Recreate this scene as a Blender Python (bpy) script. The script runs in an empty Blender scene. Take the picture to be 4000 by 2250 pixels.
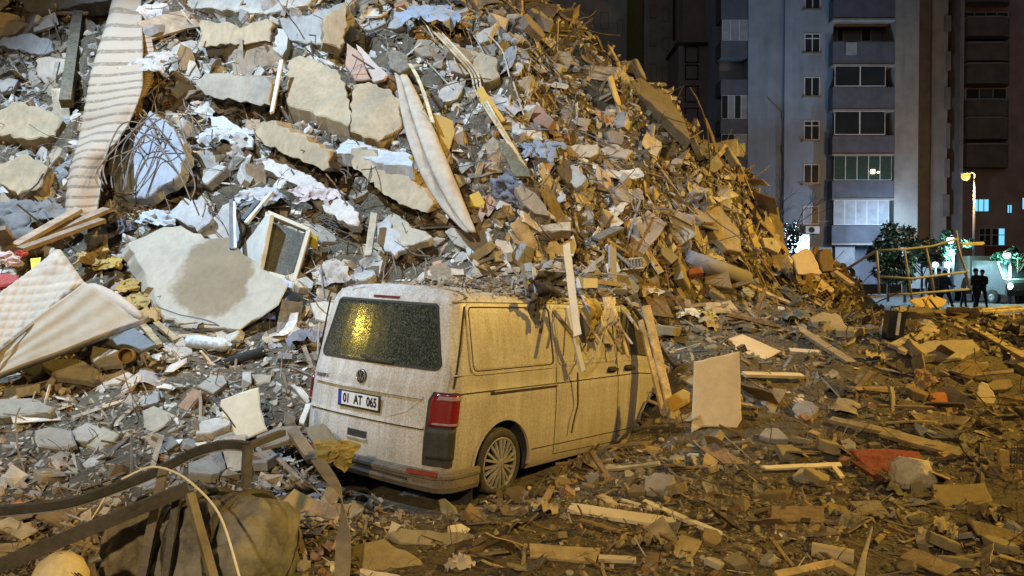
import bpy, bmesh, math, random
import numpy as np
from mathutils import Vector, Matrix, noise as mnoise

S = bpy.context.scene
COL = S.collection
rnd = random.Random(7)
rng = np.random.default_rng(11)

# ------------------------------------------------------------------ camera
FPX, CX, CY, HZN, CAMH = 3062.0, 2000.0, 1125.0, 1070.0, 2.04
PITCH = math.atan((CY - HZN) / FPX)
cam_d = bpy.data.cameras.new("camera")
cam_d.sensor_width = 36.0
cam_d.lens = 36.0 * FPX / 4000.0
cam_d.clip_end = 3000.0
cam = bpy.data.objects.new("camera", cam_d)
COL.objects.link(cam)
cam.location = (0, 0, CAMH)
cam.rotation_euler = (math.pi / 2 - PITCH, 0, 0)
S.camera = cam

# ------------------------------------------------------------------ night sky
W = bpy.data.worlds.new("World")
S.world = W
W.use_nodes = True
wn = W.node_tree.nodes
wl = W.node_tree.links
sky = wn.new("ShaderNodeTexSky")
sky.sky_type = 'NISHITA'
sky.sun_disc = False
sky.sun_elevation = math.radians(-2)
sky.sun_rotation = math.radians(200)
wn["Background"].inputs[1].default_value = 0.42
wl.new(sky.outputs[0], wn["Background"].inputs[0])

# ------------------------------------------------------------------ lamps that light the site
def spot(name, loc, target, power, color, size=60, blend=0.6, radius=0.3):
    d = bpy.data.lights.new(name, 'SPOT')
    d.energy = power
    d.color = color
    d.spot_size = math.radians(size)
    d.spot_blend = blend
    d.shadow_soft_size = radius
    o = bpy.data.objects.new(name, d)
    COL.objects.link(o)
    o.location = loc
    o.rotation_euler = (Vector(target) - Vector(loc)).to_track_quat('-Z', 'Y').to_euler()
    return o
AMBER = (1.0, 0.62, 0.095)
spot("sodium_lamp_east", (19, 9.5, 11.0), (0, 10.5, 2.0), 19500, AMBER, 108, 0.4, 0.22)
spot("sodium_lamp_west", (-13.1, 7.6, 3.95), (-1, 9, 1.5), 420, (1.0, 0.70, 0.08), 110, 0.5, 0.12)
spot("flood_mast_lamp", (-8.5, 4.0, 14.5), (-4.4, 11.0, 4.0), 23000, (0.52, 0.73, 1.0), 54, 0.75, 0.2)
spot("flood_tripod_lamp", (-2.0, -6.5, 6.2), (-1.8, 8.5, 2.0), 5000, (1.0, 0.76, 0.42), 72, 1.0, 0.2)

S.view_settings.view_transform = 'Standard'
S.view_settings.look = 'None'
S.view_settings.gamma = 1.0
S.view_settings.use_curve_mapping = False
S.view_settings.exposure = 0.0
S.render.engine = 'CYCLES'
S.cycles.use_denoising = True
S.cycles.max_bounces = 5
S.cycles.diffuse_bounces = 2
S.cycles.glossy_bounces = 2
S.cycles.transmission_bounces = 4
S.cycles.sample_clamp_indirect = 4.0
S.cycles.caustics_reflective = False
S.cycles.caustics_refractive = False

# ------------------------------------------------------------------ helpers
def ray(px, py):
    a = (px - CX) / FPX
    b = -(py - CY) / FPX
    c, s = math.cos(PITCH), math.sin(PITCH)
    return Vector((a, c + b * s, -s + b * c))

CAMP = Vector((0, 0, CAMH))
def P(px, py, Y):
    """the point of the place seen at photo pixel px,py at a distance of Y metres ahead"""
    d = ray(px, py)
    return CAMP + d * (Y / d.y)

def tag(o, label=None, cat=None, group=None, kind=None):
    if label: o["label"] = label
    if cat: o["category"] = cat
    if group: o["group"] = group
    if kind: o["kind"] = kind
    elif cat: o["kind"] = "thing"
    return o

def link(name, me, parent=None, mat=None, color=None):
    o = bpy.data.objects.new(name, me)
    COL.objects.link(o)
    if parent is not None: o.parent = parent
    if mat is not None:
        me.materials.clear()
        me.materials.append(mat)
    if color is not None: o.color = (color[0], color[1], color[2], 1)
    return o

def empty(name, loc=(0, 0, 0), label=None, cat=None, group=None):
    o = bpy.data.objects.new(name, None)
    COL.objects.link(o)
    o.location = loc
    o.empty_display_size = 0.2
    return tag(o, label, cat, group)

def mesh(name, V, F, smooth=False):
    me = bpy.data.meshes.new(name)
    me.from_pydata([tuple(v) for v in V], [], [tuple(f) for f in F])
    me.polygons.foreach_set("use_smooth", [bool(smooth)] * len(me.polygons))
    me.update()
    return me

def fast_tri_mesh(name, V, T, tint=None):
    V = np.asarray(V, np.float32); T = np.asarray(T, np.int32)
    me = bpy.data.meshes.new(name)
    me.vertices.add(len(V)); me.vertices.foreach_set("co", V.ravel())
    me.loops.add(len(T) * 3); me.loops.foreach_set("vertex_index", T.ravel())
    me.polygons.add(len(T)); me.polygons.foreach_set("loop_start", np.arange(0, len(T) * 3, 3, dtype=np.int32))
    if tint is not None:
        a = me.attributes.new("tint", 'FLOAT_COLOR', 'POINT')
        a.data.foreach_set("color", np.concatenate([tint, np.ones((len(V), 1))], 1).astype(np.float32).ravel())
    me.polygons.foreach_set("use_smooth", [False] * len(T))
    me.update(); me.validate()
    return me

class MB:
    """collects simple solids and links them as one mesh object"""
    def __init__(self): self.V, self.F = [], []
    def add(self, V, F):
        b = len(self.V)
        self.V += [tuple(v) for v in V]
        self.F += [tuple(i + b for i in f) for f in F]
        return self
    def box(self, c, s, R=None):
        c = Vector(c)
        vs = []
        for x in (-.5, .5):
            for y in (-.5, .5):
                for z in (-.5, .5):
                    v = Vector((x * s[0], y * s[1], z * s[2]))
                    vs.append(c + (R @ v if R else v))
        return self.add(vs, [(0, 1, 3, 2), (4, 6, 7, 5), (0, 4, 5, 1), (2, 3, 7, 6), (0, 2, 6, 4), (1, 5, 7, 3)])
    def bbox(self, lo, hi):
        return self.box([(a + b) / 2 for a, b in zip(lo, hi)], [b - a for a, b in zip(lo, hi)])
    def bar(self, a, b, w, h, up=(0, 0, 1)):
        a, b = Vector(a), Vector(b)
        d = (b - a)
        L = d.length
        d.normalize()
        s = d.cross(Vector(up))
        if s.length < 1e-3: s = d.cross(Vector((0, 1, 0)))
        s.normalize()
        u = s.cross(d)
        R = Matrix((d, s, u)).transposed()
        return self.box((a + b) / 2, (L, w, h), R)
    def tube(self, pts, r, n=6, caps=True):
        pts = [Vector(p) for p in pts]
        rs = r if isinstance(r, (list, tuple)) else [r] * len(pts)
        V, F = [], []
        ref = Vector((0.13, 0.31, 0.94))
        for i, p in enumerate(pts):
            d = (pts[min(i + 1, len(pts) - 1)] - pts[max(i - 1, 0)]).normalized()
            s = d.cross(ref)
            if s.length < 1e-3: s = d.cross(Vector((1, 0, 0)))
            s.normalize(); u = s.cross(d)
            for k in range(n):
                a = 2 * math.pi * k / n
                V.append(p + (s * math.cos(a) + u * math.sin(a)) * rs[i])
        for i in range(len(pts) - 1):
            for k in range(n):
                F.append((i * n + k, i * n + (k + 1) % n, (i + 1) * n + (k + 1) % n, (i + 1) * n + k))
        if caps:
            F.append(tuple(range(n))[::-1]); F.append(tuple((len(pts) - 1) * n + k for k in range(n)))
        return self.add(V, F)
    def lathe(self, prof, axis_o, axis, n=24, closed=True):
        """prof: (along, radius) pairs"""
        axis = Vector(axis).normalized(); o = Vector(axis_o)
        s = axis.cross(Vector((0, 0, 1)))
        if s.length < 1e-3: s = axis.cross(Vector((1, 0, 0)))
        s.normalize(); u = s.cross(axis)
        V, F = [], []
        for (t, r) in prof:
            for k in range(n):
                a = 2 * math.pi * k / n
                V.append(o + axis * t + (s * math.cos(a) + u * math.sin(a)) * r)
        for i in range(len(prof) - 1):
            for k in range(n):
                F.append((i * n + k, i * n + (k + 1) % n, (i + 1) * n + (k + 1) % n, (i + 1) * n + k))
        return self.add(V, F)
    def prism(self, poly, d0, d1):
        """poly: list of Vectors (planar), extruded from offset d0 to d1 (Vectors)"""
        n = len(poly)
        V = [Vector(p) + d0 for p in poly] + [Vector(p) + d1 for p in poly]
        F = [tuple(range(n)), tuple(range(2 * n - 1, n - 1, -1))]
        for i in range(n):
            j = (i + 1) % n
            F.append((i, i + n, j + n, j))
        return self.add(V, F)
    def build(self, name, mat=None, parent=None, smooth=False, color=None, fix=True):
        me = mesh(name, self.V, self.F, smooth)
        if fix:
            bm = bmesh.new(); bm.from_mesh(me)
            bmesh.ops.recalc_face_normals(bm, faces=bm.faces)
            bm.to_mesh(me); bm.free()
        return link(name, me, parent, mat, color)

def smooth_path(pts, n=6):
    """Catmull-Rom through the points"""
    pts = [Vector(p) for p in pts]
    out = []
    for i in range(len(pts) - 1):
        p0, p1, p2, p3 = pts[max(i - 1, 0)], pts[i], pts[i + 1], pts[min(i + 2, len(pts) - 1)]
        for k in range(n):
            t = k / n
            out.append(0.5 * ((2 * p1) + (p2 - p0) * t + (2 * p0 - 5 * p1 + 4 * p2 - p3) * t * t + (3 * p1 - p0 - 3 * p2 + p3) * t ** 3))
    out.append(pts[-1])
    return out

# ------------------------------------------------------------------ materials
def new_mat(name):
    m = bpy.data.materials.new(name)
    m.use_nodes = True
    nt = m.node_tree
    return m, nt, nt.nodes, nt.links, nt.nodes["Principled BSDF"]

def mixc(nt, fac, a, b, mode='MIX'):
    n = nt.nodes.new("ShaderNodeMix"); n.data_type = 'RGBA'; n.blend_type = mode
    for i, v in ((0, fac), (6, a), (7, b)):
        if hasattr(v, "is_output"): nt.links.new(v, n.inputs[i])
        elif i == 0: n.inputs[0].default_value = v
        else: n.inputs[i].default_value = (*v, 1) if len(v) == 3 else v
    return n.outputs[2]

def nz(nt, scale, detail=4, rough=0.6, coord=None, stretch=None):
    t = nt.nodes.new("ShaderNodeTexNoise")
    t.inputs["Scale"].default_value = scale
    t.inputs["Detail"].default_value = detail
    t.inputs["Roughness"].default_value = rough
    if coord is None:
        coord = nt.nodes.new("ShaderNodeNewGeometry").outputs["Position"]
    if stretch:
        mp = nt.nodes.new("ShaderNodeMapping"); mp.inputs["Scale"].default_value = stretch
        nt.links.new(coord, mp.inputs[0]); coord = mp.outputs[0]
    nt.links.new(coord, t.inputs["Vector"])
    return t.outputs["Fac"]

def ramp(nt, src, lo, hi, a=0.0, b=1.0):
    r = nt.nodes.new("ShaderNodeMapRange")
    r.inputs[1].default_value = lo; r.inputs[2].default_value = hi
    r.inputs[3].default_value = a; r.inputs[4].default_value = b
    nt.links.new(src, r.inputs[0])
    return r.outputs[0]

def math2(nt, op, a, b):
    m = nt.nodes.new("ShaderNodeMath"); m.operation = op
    for i, v in enumerate((a, b)):
        if hasattr(v, "is_output"): nt.links.new(v, m.inputs[i])
        else: m.inputs[i].default_value = v
    return m.outputs[0]

def bump(nt, h, strength=0.5, dist=0.02):
    b = nt.nodes.new("ShaderNodeBump")
    b.inputs["Strength"].default_value = strength; b.inputs["Distance"].default_value = dist
    nt.links.new(h, b.inputs["Height"])
    return b.outputs[0]

DUST = (0.36, 0.30, 0.225)
def rubble_mat(name, source, dust=0.55, rough=0.9, var=0.5, bstr=0.6, fine=26.0, grain=None, big=5.5, lump=1.2, streak=0.0):
    """source: 'object' = the object's own colour, 'tint' = colour attribute, or a colour"""
    m, nt, N, L, B = new_mat(name)
    if source == 'object':
        c = N.new("ShaderNodeObjectInfo").outputs["Color"]
    elif source == 'tint':
        a = N.new("ShaderNodeAttribute"); a.attribute_name = "tint"; c = a.outputs["Color"]
    else:
        r = N.new("ShaderNodeRGB"); r.outputs[0].default_value = (*source, 1); c = r.outputs[0]
    n1 = nz(nt, big, 6, 0.65)
    n2 = nz(nt, fine, 5, 0.7)
    v = ramp(nt, n1, 0.3, 0.7, 1 - var, 1 + var * 0.7)
    hsv = N.new("ShaderNodeHueSaturation"); L.new(c, hsv.inputs["Color"]); L.new(v, hsv.inputs["Value"])
    col = hsv.outputs[0]
    if grain:
        tc = N.new("ShaderNodeTexCoord").outputs["Object"]
        g = nz(nt, grain, 3, 0.6, tc, (0.05, 1, 1))
        col = mixc(nt, ramp(nt, g, 0.35, 0.65, 0.0, 0.55), col, (0.6, 0.5, 0.4), 'MULTIPLY')
    if streak:
        g = nz(nt, 16, 4, 0.65, None, (1, 1, 0.10))
        col = mixc(nt, ramp(nt, g, 0.42, 0.66, 0.0, streak), col, (0.45, 0.40, 0.33), 'MULTIPLY')
    geo = N.new("ShaderNodeNewGeometry")
    sep = N.new("ShaderNodeSeparateXYZ"); L.new(geo.outputs["True Normal"], sep.inputs[0])
    up = ramp(nt, sep.outputs[2], -0.1, 0.9, 0.35, 1.0)
    spk = ramp(nt, n2, 0.36, 0.62, 0.0, 1.0)
    fac = math2(nt, 'MULTIPLY', math2(nt, 'MULTIPLY', up, spk), dust)
    col = mixc(nt, fac, col, DUST)
    L.new(col, B.inputs["Base Color"])
    B.inputs["Roughness"].default_value = rough
    B.inputs["Specular IOR Level"].default_value = 0.25
    hh = math2(nt, 'ADD', n2, math2(nt, 'MULTIPLY', n1, lump))
    L.new(bump(nt, hh, bstr, 0.03), B.inputs["Normal"])
    return m

def plain(name, col, rough=0.6, metal=0.0, spec=0.4, emit=None, estr=1.0, noise_amt=0.25, nscale=8, bstr=0.15):
    m, nt, N, L, B = new_mat(name)
    n1 = nz(nt, nscale, 4, 0.6)
    c = mixc(nt, ramp(nt, n1, 0.3, 0.7), tuple(x * (1 - noise_amt) for x in col), tuple(min(1, x * (1 + noise_amt * .6)) for x in col))
    L.new(c, B.inputs["Base Color"])
    B.inputs["Roughness"].default_value = rough
    B.inputs["Metallic"].default_value = metal
    B.inputs["Specular IOR Level"].default_value = spec
    if emit:
        B.inputs["Emission Color"].default_value = (*emit, 1)
        B.inputs["Emission Strength"].default_value = estr
    if bstr:
        L.new(bump(nt, nz(nt, nscale * 5, 4, 0.6), bstr, 0.01), B.inputs["Normal"])
    return m

M = {}
M['rub'] = rubble_mat("rubble_piece", 'object')
M['rubc'] = rubble_mat("concrete_piece", 'object', dust=0.25, var=0.26, bstr=0.35, big=2.2, lump=0.15, fine=60, streak=0.35)
M['wood'] = rubble_mat("weathered_wood", 'object', dust=0.3, grain=60, bstr=0.3)
M['clean'] = rubble_mat("painted_board", 'object', dust=0.15, var=0.14, bstr=0.12, rough=0.7)
M['cloth'] = rubble_mat("dusty_cloth", 'object', dust=0.25, var=0.25, bstr=0.3, fine=60)
M['metal'] = rubble_mat("dull_metal", 'object', dust=0.14, var=0.4, bstr=0.2, rough=0.45)
M['stuff'] = rubble_mat("rubble_fragments", 'tint', dust=0.45)
M['soil'] = rubble_mat("dusty_rubble_soil", (0.085, 0.066, 0.038), dust=0.25, var=0.7, bstr=1.0, fine=34)

# ------------------------------------------------------------------ the van's place
VT = Vector((-1.3643, 7.0656, -0.0))
VR = Matrix(((0.6120, -0.7903, 0.0313), (0.7908, 0.6120, -0.0107), (-0.0107, 0.0313, 0.9995)))
VMAT = Matrix.Translation(VT) @ VR.to_4x4() @ Matrix.Rotation(math.radians(1.6), 4, 'Y')
VINV = VMAT.inverted()
VAX = (0.6124, 0.7906)
VLN = (-0.7906, 0.6124)

# ------------------------------------------------------------------ terrain heights
def _h(ix, iy, seed):
    n = (ix * 374761393 + iy * 668265263 + seed * 1442695041) & 0xffffffff
    n = ((n ^ (n >> 13)) * 1274126177) & 0xffffffff
    return ((n ^ (n >> 16)) & 0xffff) / 65535.0

def vnoise(x, y, seed=0):
    x = np.asarray(x, float); y = np.asarray(y, float)
    ix = np.floor(x).astype(np.int64); iy = np.floor(y).astype(np.int64)
    fx = x - ix; fy = y - iy
    fx = fx * fx * (3 - 2 * fx); fy = fy * fy * (3 - 2 * fy)
    a = _h(ix, iy, seed); b = _h(ix + 1, iy, seed); c = _h(ix, iy + 1, seed); d = _h(ix + 1, iy + 1, seed)
    return (a * (1 - fx) + b * fx) * (1 - fy) + (c * (1 - fx) + d * fx) * fy - 0.5

def sstep(a, b, x):
    t = np.clip((x - a) / (b - a), 0, 1)
    return t * t * (3 - 2 * t)

def terrain(x, y):
    x = np.asarray(x, float); y = np.asarray(y, float)
    fr = np.interp(y, [0, 4, 5.5, 7, 8.5, 10, 12, 14, 16, 19, 22, 26, 30], [0, .02, .06, .06, .18, .5, 1.0, 1.35, 1.4, 1.0, .62, .45, .42])
    fr = fr - 0.45 * sstep(5.0, 9.0, x) * sstep(13, 17, y)
    fl = np.interp(y, [0, 4, 5, 6, 7.5, 9, 10, 11.5, 14, 24, 28, 32], [0, .05, .1, .2, .55, 1.1, 1.5, 2.05, 2.3, 2.3, .6, .42])
    fr = fr + 0.40 * np.exp(-(((x - 2.15) / .62) ** 2 + ((y - 9.55) / .62) ** 2)) + 0.35 * np.exp(-(((x - 2.7) / .7) ** 2 + ((y - 10.6) / .7) ** 2))
    s = (x - VT.x) * VLN[0] + (y - VT.y) * VLN[1]
    t = (x - VT.x) * VAX[0] + (y - VT.y) * VAX[1]
    w = sstep(0.2, 1.35, s)
    f = fr * (1 - w) + fl * w
    f = f + 0.55 * np.exp(-(((x + 0.2) / 1.5) ** 2 + ((y - 11.0) / 1.1) ** 2))
    yt = np.interp(x, [-9, -3, 0, 2, 4, 5.2, 6.2, 8], [10.6, 10.3, 10.7, 11.9, 13.9, 15.3, 16.4, 21])
    d = y - yt
    front = 1.16 * (np.log1p(np.exp(np.clip(d * 2.2, -30, 30))) / 2.2)
    E = np.interp(x, [-12, -4, -1, 0, 1.7, 3.3, 4.7, 5.6, 6.4, 7.5], [12, 11, 8.6, 7.9, 6.6, 5.35, 4.2, 3.2, 1.6, 0.2])
    cap = np.maximum(E - f, 0.0)
    k = 0.35
    hp = -k * np.log(np.exp(-np.clip(front, 0, 40) / k) + np.exp(-np.clip(cap, 0, 40) / k))
    hp = np.maximum(hp, 0) * (1 - sstep(23, 28, y))
    on = sstep(0.2, 1.5, hp)
    n = vnoise(x * .8, y * .8, 1) * 1.0 + vnoise(x * 1.9, y * 1.9, 2) * .75 + vnoise(x * 4.3, y * 4.3, 3) * .42
    n2 = vnoise(x * 1.3, y * 1.3, 4) * .5 + vnoise(x * 3.1, y * 3.1, 5) * .28 + vnoise(x * 7, y * 7, 6) * .12
    far = 1 - sstep(20, 26, y)
    z = f + hp + n * on * .8 * far + n2 * (1 - on) * .34 * far * (0.4 + 0.6 * sstep(0.1, .8, f))
    inside = (np.abs(s) < 1.08) & (t > -0.2) & (t < 5.0)
    z = np.where(inside, np.minimum(z, 0.02 + 0.09 * np.clip(t - 1.6, 0, 4) + .5 * np.clip(t - 3.3, 0, 1.5) * sstep(-.5, -.95, s)), z)
    return z

def th(x, y): return float(terrain(x, y))

def hit(px, py, y0=3.6, y1=27.0):
    d = ray(px, py); d = d / d.y
    ys = np.linspace(y0, y1, 900)
    z = CAMP.z + d.z * ys
    g = z - terrain(d.x * ys, ys)
    i = np.argmax(g < 0)
    if g[i] >= 0: return None
    if i == 0: yy = ys[0]
    else:
        a, b = g[i - 1], g[i]
        yy = ys[i - 1] + (ys[i] - ys[i - 1]) * a / (a - b)
    return CAMP + d * float(yy)

def tnormal(x, y, e=0.25):
    dx = (th(x + e, y) - th(x - e, y)) / (2 * e); dy = (th(x, y + e) - th(x, y - e)) / (2 * e)
    return Vector((-dx, -dy, 1)).normalized()

# ------------------------------------------------------------------ ground, street, mound
gm = rubble_mat("ground_earth", (0.12, 0.10, 0.08), dust=0.3)
MB().add([(-900, -40, -0.35), (900, -40, -0.35), (900, 1500, -0.35), (-900, 1500, -0.35)], [(0, 1, 2, 3)]).build("ground", gm)["kind"] = "structure"
gx = np.concatenate([np.arange(-16, -10, .4), np.arange(-10, 11, .1), np.arange(11, 20.1, .4)])
gy = np.concatenate([np.arange(-3, 3, .4), np.arange(3, 20, .1), np.arange(20, 34.1, .4)])
X, Y = np.meshgrid(gx, gy)
Z = terrain(X, Y)
V = np.stack([X.ravel(), Y.ravel(), Z.ravel()], 1)
nx, ny = len(gx), len(gy)
ii = (np.arange(ny - 1)[:, None] * nx + np.arange(nx - 1)[None, :]).ravel()
T = np.concatenate([np.stack([ii, ii + 1, ii + nx + 1], 1), np.stack([ii, ii + nx + 1, ii + nx], 1)])
o = link("rubble_mound", fast_tri_mesh("rubble_mound", V, T), mat=M['soil'])
o["kind"] = "structure"

# ------------------------------------------------------------------ loose rubble
UX0, UY0, US = -20.0, 0.0, 0.08
_ux = np.arange(UX0, 24, US); _uy = np.arange(UY0, 32, US)
ZU = terrain(*np.meshgrid(_ux, _uy))

def zlook(x, y):
    i = np.clip(((x - UX0) / US).astype(int), 0, len(_ux) - 1); j = np.clip(((y - UY0) / US).astype(int), 0, len(_uy) - 1)
    return ZU[j, i]

def hits(px, py):
    """many photo pixels at once -> points on the rubble (NaN where nothing)"""
    a = (px - CX) / FPX; b = -(py - CY) / FPX
    c, s = math.cos(PITCH), math.sin(PITCH)
    dy = c + b * s; dx = a / dy; dz = (-s + b * c) / dy
    out = np.full((len(px), 3), np.nan)
    ys = np.concatenate([np.arange(3.4, 9, .05), np.arange(9, 27, .08)])
    for k in range(0, len(px), 4000):
        A, D = dx[k:k + 4000, None], dz[k:k + 4000, None]
        g = CAMH + D * ys - zlook(A * ys, np.broadcast_to(ys, (len(A), len(ys))))
        hit_ = g < 0
        i = hit_.argmax(1); ok = hit_.any(1)
        yy = ys[i]
        out[k:k + 4000] = np.where(ok[:, None], np.stack([dx[k:k + 4000] * yy, yy, CAMH + dz[k:k + 4000] * yy], 1), np.nan)
    return out

def hull(points):
    bm = bmesh.new()
    for p in points: bm.verts.new(p)
    bmesh.ops.convex_hull(bm, input=bm.verts)
    bmesh.ops.delete(bm, geom=[v for v in bm.verts if not v.link_faces], context='VERTS')
    bmesh.ops.triangulate(bm, faces=bm.faces)
    bm.verts.index_update()
    V = np.array([v.co[:] for v in bm.verts]); T = np.array([[v.index for v in f.verts] for f in bm.faces])
    bm.free()
    return V, T

def t_chunk(r, flat):
    n = 11
    p = r.uniform(-1, 1, (n, 3)); p /= np.maximum(np.abs(p).max(1, keepdims=True), .35)
    p *= r.uniform(.75, 1, (n, 1))
    p *= [.5, .5 * r.uniform(.38, .9), .5 * flat * r.uniform(.35, 1.0)]
    return hull(p)

def t_slab(r, flat):
    n = r.integers(5, 8)
    a = np.sort(r.uniform(0, 2 * math.pi, n)) ; a = (np.arange(n) + r.uniform(-.3, .3, n)) * 2 * math.pi / n
    rad = r.uniform(.34, .55, n)
    q = np.stack([np.cos(a) * rad, np.sin(a) * rad * r.uniform(.55, 1)], 1)
    th_ = flat * r.uniform(.8, 1.2) * .5
    jit = r.uniform(.9, 1.02, (n, 1))
    V = np.concatenate([np.c_[q * .95, np.full(n, th_)], np.c_[q, np.full(n, th_ * .7)], np.c_[q * jit, np.full(n, -th_)]])
    T = []
    for i in range(1, n - 1): T += [(0, i, i + 1), (2 * n, 2 * n + i + 1, 2 * n + i)]
    for i in range(n):
        j = (i + 1) % n
        for b in (0, n): T += [(b + i, b + n + i, b + n + j), (b + i, b + n + j, b + j)]
    return V, np.array(T)

def t_plank(r, w, t):
    xs = np.array([-.5, -.2, .2, .5]); bend = r.uniform(-.03, .03, 4)
    V = []
    for k, x in enumerate(xs):
        for (yy, zz) in ((-1, -1), (1, -1), (1, 1), (-1, 1)):
            e = r.uniform(-.05, .05) if k in (0, 3) else 0
            V.append((x + e, yy * w / 2 + bend[k], zz * t / 2 + bend[k] * .6))
    T = []
    for k in range(3):
        for c in range(4):
            a, b = k * 4 + c, k * 4 + (c + 1) % 4
            T += [(a, b, b + 4), (a, b + 4, a + 4)]
    T += [(0, 2, 1), (0, 3, 2), (12, 13, 14), (12, 14, 15)]
    return np.array(V), np.array(T)

def t_sheet(r, curl):
    n, m = 5, 4
    V = []
    ph = r.uniform(0, 6); c1 = r.uniform(-curl, curl); c2 = r.uniform(-curl, curl)
    w = r.uniform(.4, .8)
    for i in range(n):
        for j in range(m):
            x = i / (n - 1) - .5; y = (j / (m - 1) - .5) * w
            e = r.uniform(-.05, .05, 2) if (i in (0, n - 1) or j in (0, m - 1)) else (0, 0)
            V.append((x + e[0], y + e[1], c1 * (x * x) * 3 + c2 * (y * y) * 4 + .5 * c1 * x * y + r.uniform(-.2, .2) * curl * .3))
    V = np.array(V); k = len(V)
    V = np.concatenate([V, V - [0, 0, .018]])
    T = []
    for i in range(n - 1):
        for j in range(m - 1):
            a = i * m + j; b = a + 1; c = a + m; d = c + 1
            T += [(a, c, d), (a, d, b), (k + a, k + d, k + c), (k + a, k + b, k + d)]
    ring = [i * m for i in range(n)] + [(n - 1) * m + j for j in range(1, m)] + [i * m + m - 1 for i in range(n - 2, -1, -1)] + [j for j in range(m - 2, 0, -1)]
    for q in range(len(ring)):
        a, b = ring[q], ring[(q + 1) % len(ring)]
        T += [(a, k + b, b), (a, k + a, k + b)]
    return V, np.array(T)

def t_rag(r):
    n = 11
    V = []
    ph = r.uniform(0, 6.3, 6)
    for i in range(n):
        for j in range(n):
            x = i / (n - 1) - .5; y = (j / (n - 1) - .5) * .8
            q = Vector((x * 3.2 + ph[0], y * 3.2 + ph[1], ph[2]))
            z = .45 * (.5 - abs(mnoise.noise(q))) + .22 * (.4 - abs(mnoise.noise(q * 2.4)))
            sh = 1 - .35 * abs(math.sin(3 * x + ph[3]))
            V.append((x * (1 - .3 * abs(math.sin(4 * y + ph[4]))), y * sh, z - .25 * (x * x + y * y)))
    T = []
    for i in range(n - 1):
        for j in range(n - 1):
            a = i * n + j; T += [(a, a + n, a + n + 1), (a, a + n + 1, a + 1)]
    return np.array(V), np.array(T)

def t_rod(r, rad, wig):
    pts = []
    p = np.array([-.5, 0, 0.]); d = np.array([1., r.uniform(-wig, wig), r.uniform(-wig, wig)])
    n = 9
    for i in range(n):
        pts.append(p.copy()); d = d + r.uniform(-wig, wig, 3) * .7; d /= np.linalg.norm(d); p = p + d / (n - 1)
    mb = MB().tube(pts, rad, 4)
    T = []
    for f in mb.F:
        for q in range(1, len(f) - 1): T.append((f[0], f[q], f[q + 1]))
    return np.array(mb.V), np.array(T)

def t_brick(r):
    """piece of hollow clay block: ribbed box with a broken end"""
    mb = MB()
    L = r.uniform(.6, 1)
    for z in (-.3, -.1, .1, .3): mb.box((0, 0, z * .9), (L, .55, .035))
    for y in (-.27, 0, .27): mb.box((r.uniform(-.06, .06), y, 0), (L * r.uniform(.8, 1), .035, .57))
    T = []
    for f in mb.F: T += [(f[0], f[1], f[2]), (f[0], f[2], f[3])]
    return np.array(mb.V), np.array(T)

r0 = np.random.default_rng(5)
TPL = {
    'chunk': [t_chunk(r0, .8) for _ in range(22)],
    'slab': [t_slab(r0, .22) for _ in range(22)],
    'plank': [t_plank(r0, r0.uniform(.06, .13), r0.uniform(.02, .05)) for _ in range(14)],
    'board': [t_plank(r0, r0.uniform(.35, .6), r0.uniform(.02, .05)) for _ in range(10)],
    'sheet': [t_sheet(r0, r0.uniform(.1, .5)) for _ in range(16)],
    'rag': [t_rag(r0) for _ in range(12)],
    'rod': [t_rod(r0, .008, .35) for _ in range(16)],
    'pipe': [t_rod(r0, .016, .05) for _ in range(6)],
    'brick': [t_brick(r0) for _ in range(6)],
}
PAL = {
    'chunk': [(.36, .33, .29), (.42, .37, .30), (.30, .27, .24), (.50, .45, .38), (.27, .21, .15), (.38, .29, .20), (.46, .36, .26)],
    'slab': [(.34, .32, .29), (.40, .35, .28), (.26, .24, .22), (.46, .42, .36), (.30, .24, .17)],
    'plank': [(.26, .18, .10), (.36, .28, .18), (.18, .13, .08), (.52, .47, .38), (.42, .33, .22)],
    'board': [(.40, .33, .24), (.48, .40, .29), (.30, .21, .13), (.24, .18, .12), (.56, .50, .42)],
    'sheet': [(.45, .40, .33), (.28, .27, .27), (.36, .27, .17), (.17, .17, .18), (.55, .50, .42)],
    'rag': [(.30, .26, .22), (.42, .36, .30), (.14, .14, .17), (.34, .22, .16), (.20, .22, .28), (.5, .45, .4)],
    'rod': [(.13, .10, .08), (.20, .15, .11), (.10, .10, .11)],
    'pipe': [(.50, .47, .42), (.22, .20, .18), (.33, .27, .2)],
    'brick': [(.40, .20, .11), (.36, .22, .14), (.42, .27, .17)],
}

def rand_rot(nrm, tilt, r):
    """a rotation that lays z along the slope normal, tilted at random"""
    n = np.array(nrm) + r.normal(0, tilt, 3); n /= np.linalg.norm(n)
    a = r.normal(size=3); a -= n * a.dot(n); a /= np.linalg.norm(a)
    return np.stack([a, np.cross(n, a), n], 1)

GX, GY = np.gradient(ZU, US, axis=1), np.gradient(ZU, US, axis=0)
def nlook(x, y):
    i = np.clip(((x - UX0) / US).astype(int), 0, len(_ux) - 1); j = np.clip(((y - UY0) / US).astype(int), 0, len(_uy) - 1)
    n = np.stack([-GX[j, i], -GY[j, i], np.ones(len(i))], 1)
    return n / np.linalg.norm(n, axis=1, keepdims=True)

def in_van(p, grow=0.0):
    l = VINV @ Vector(p)
    return -0.15 - grow < l.x < 5.0 + grow and abs(l.y) < 1.0 + grow and l.z < 2.1

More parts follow.
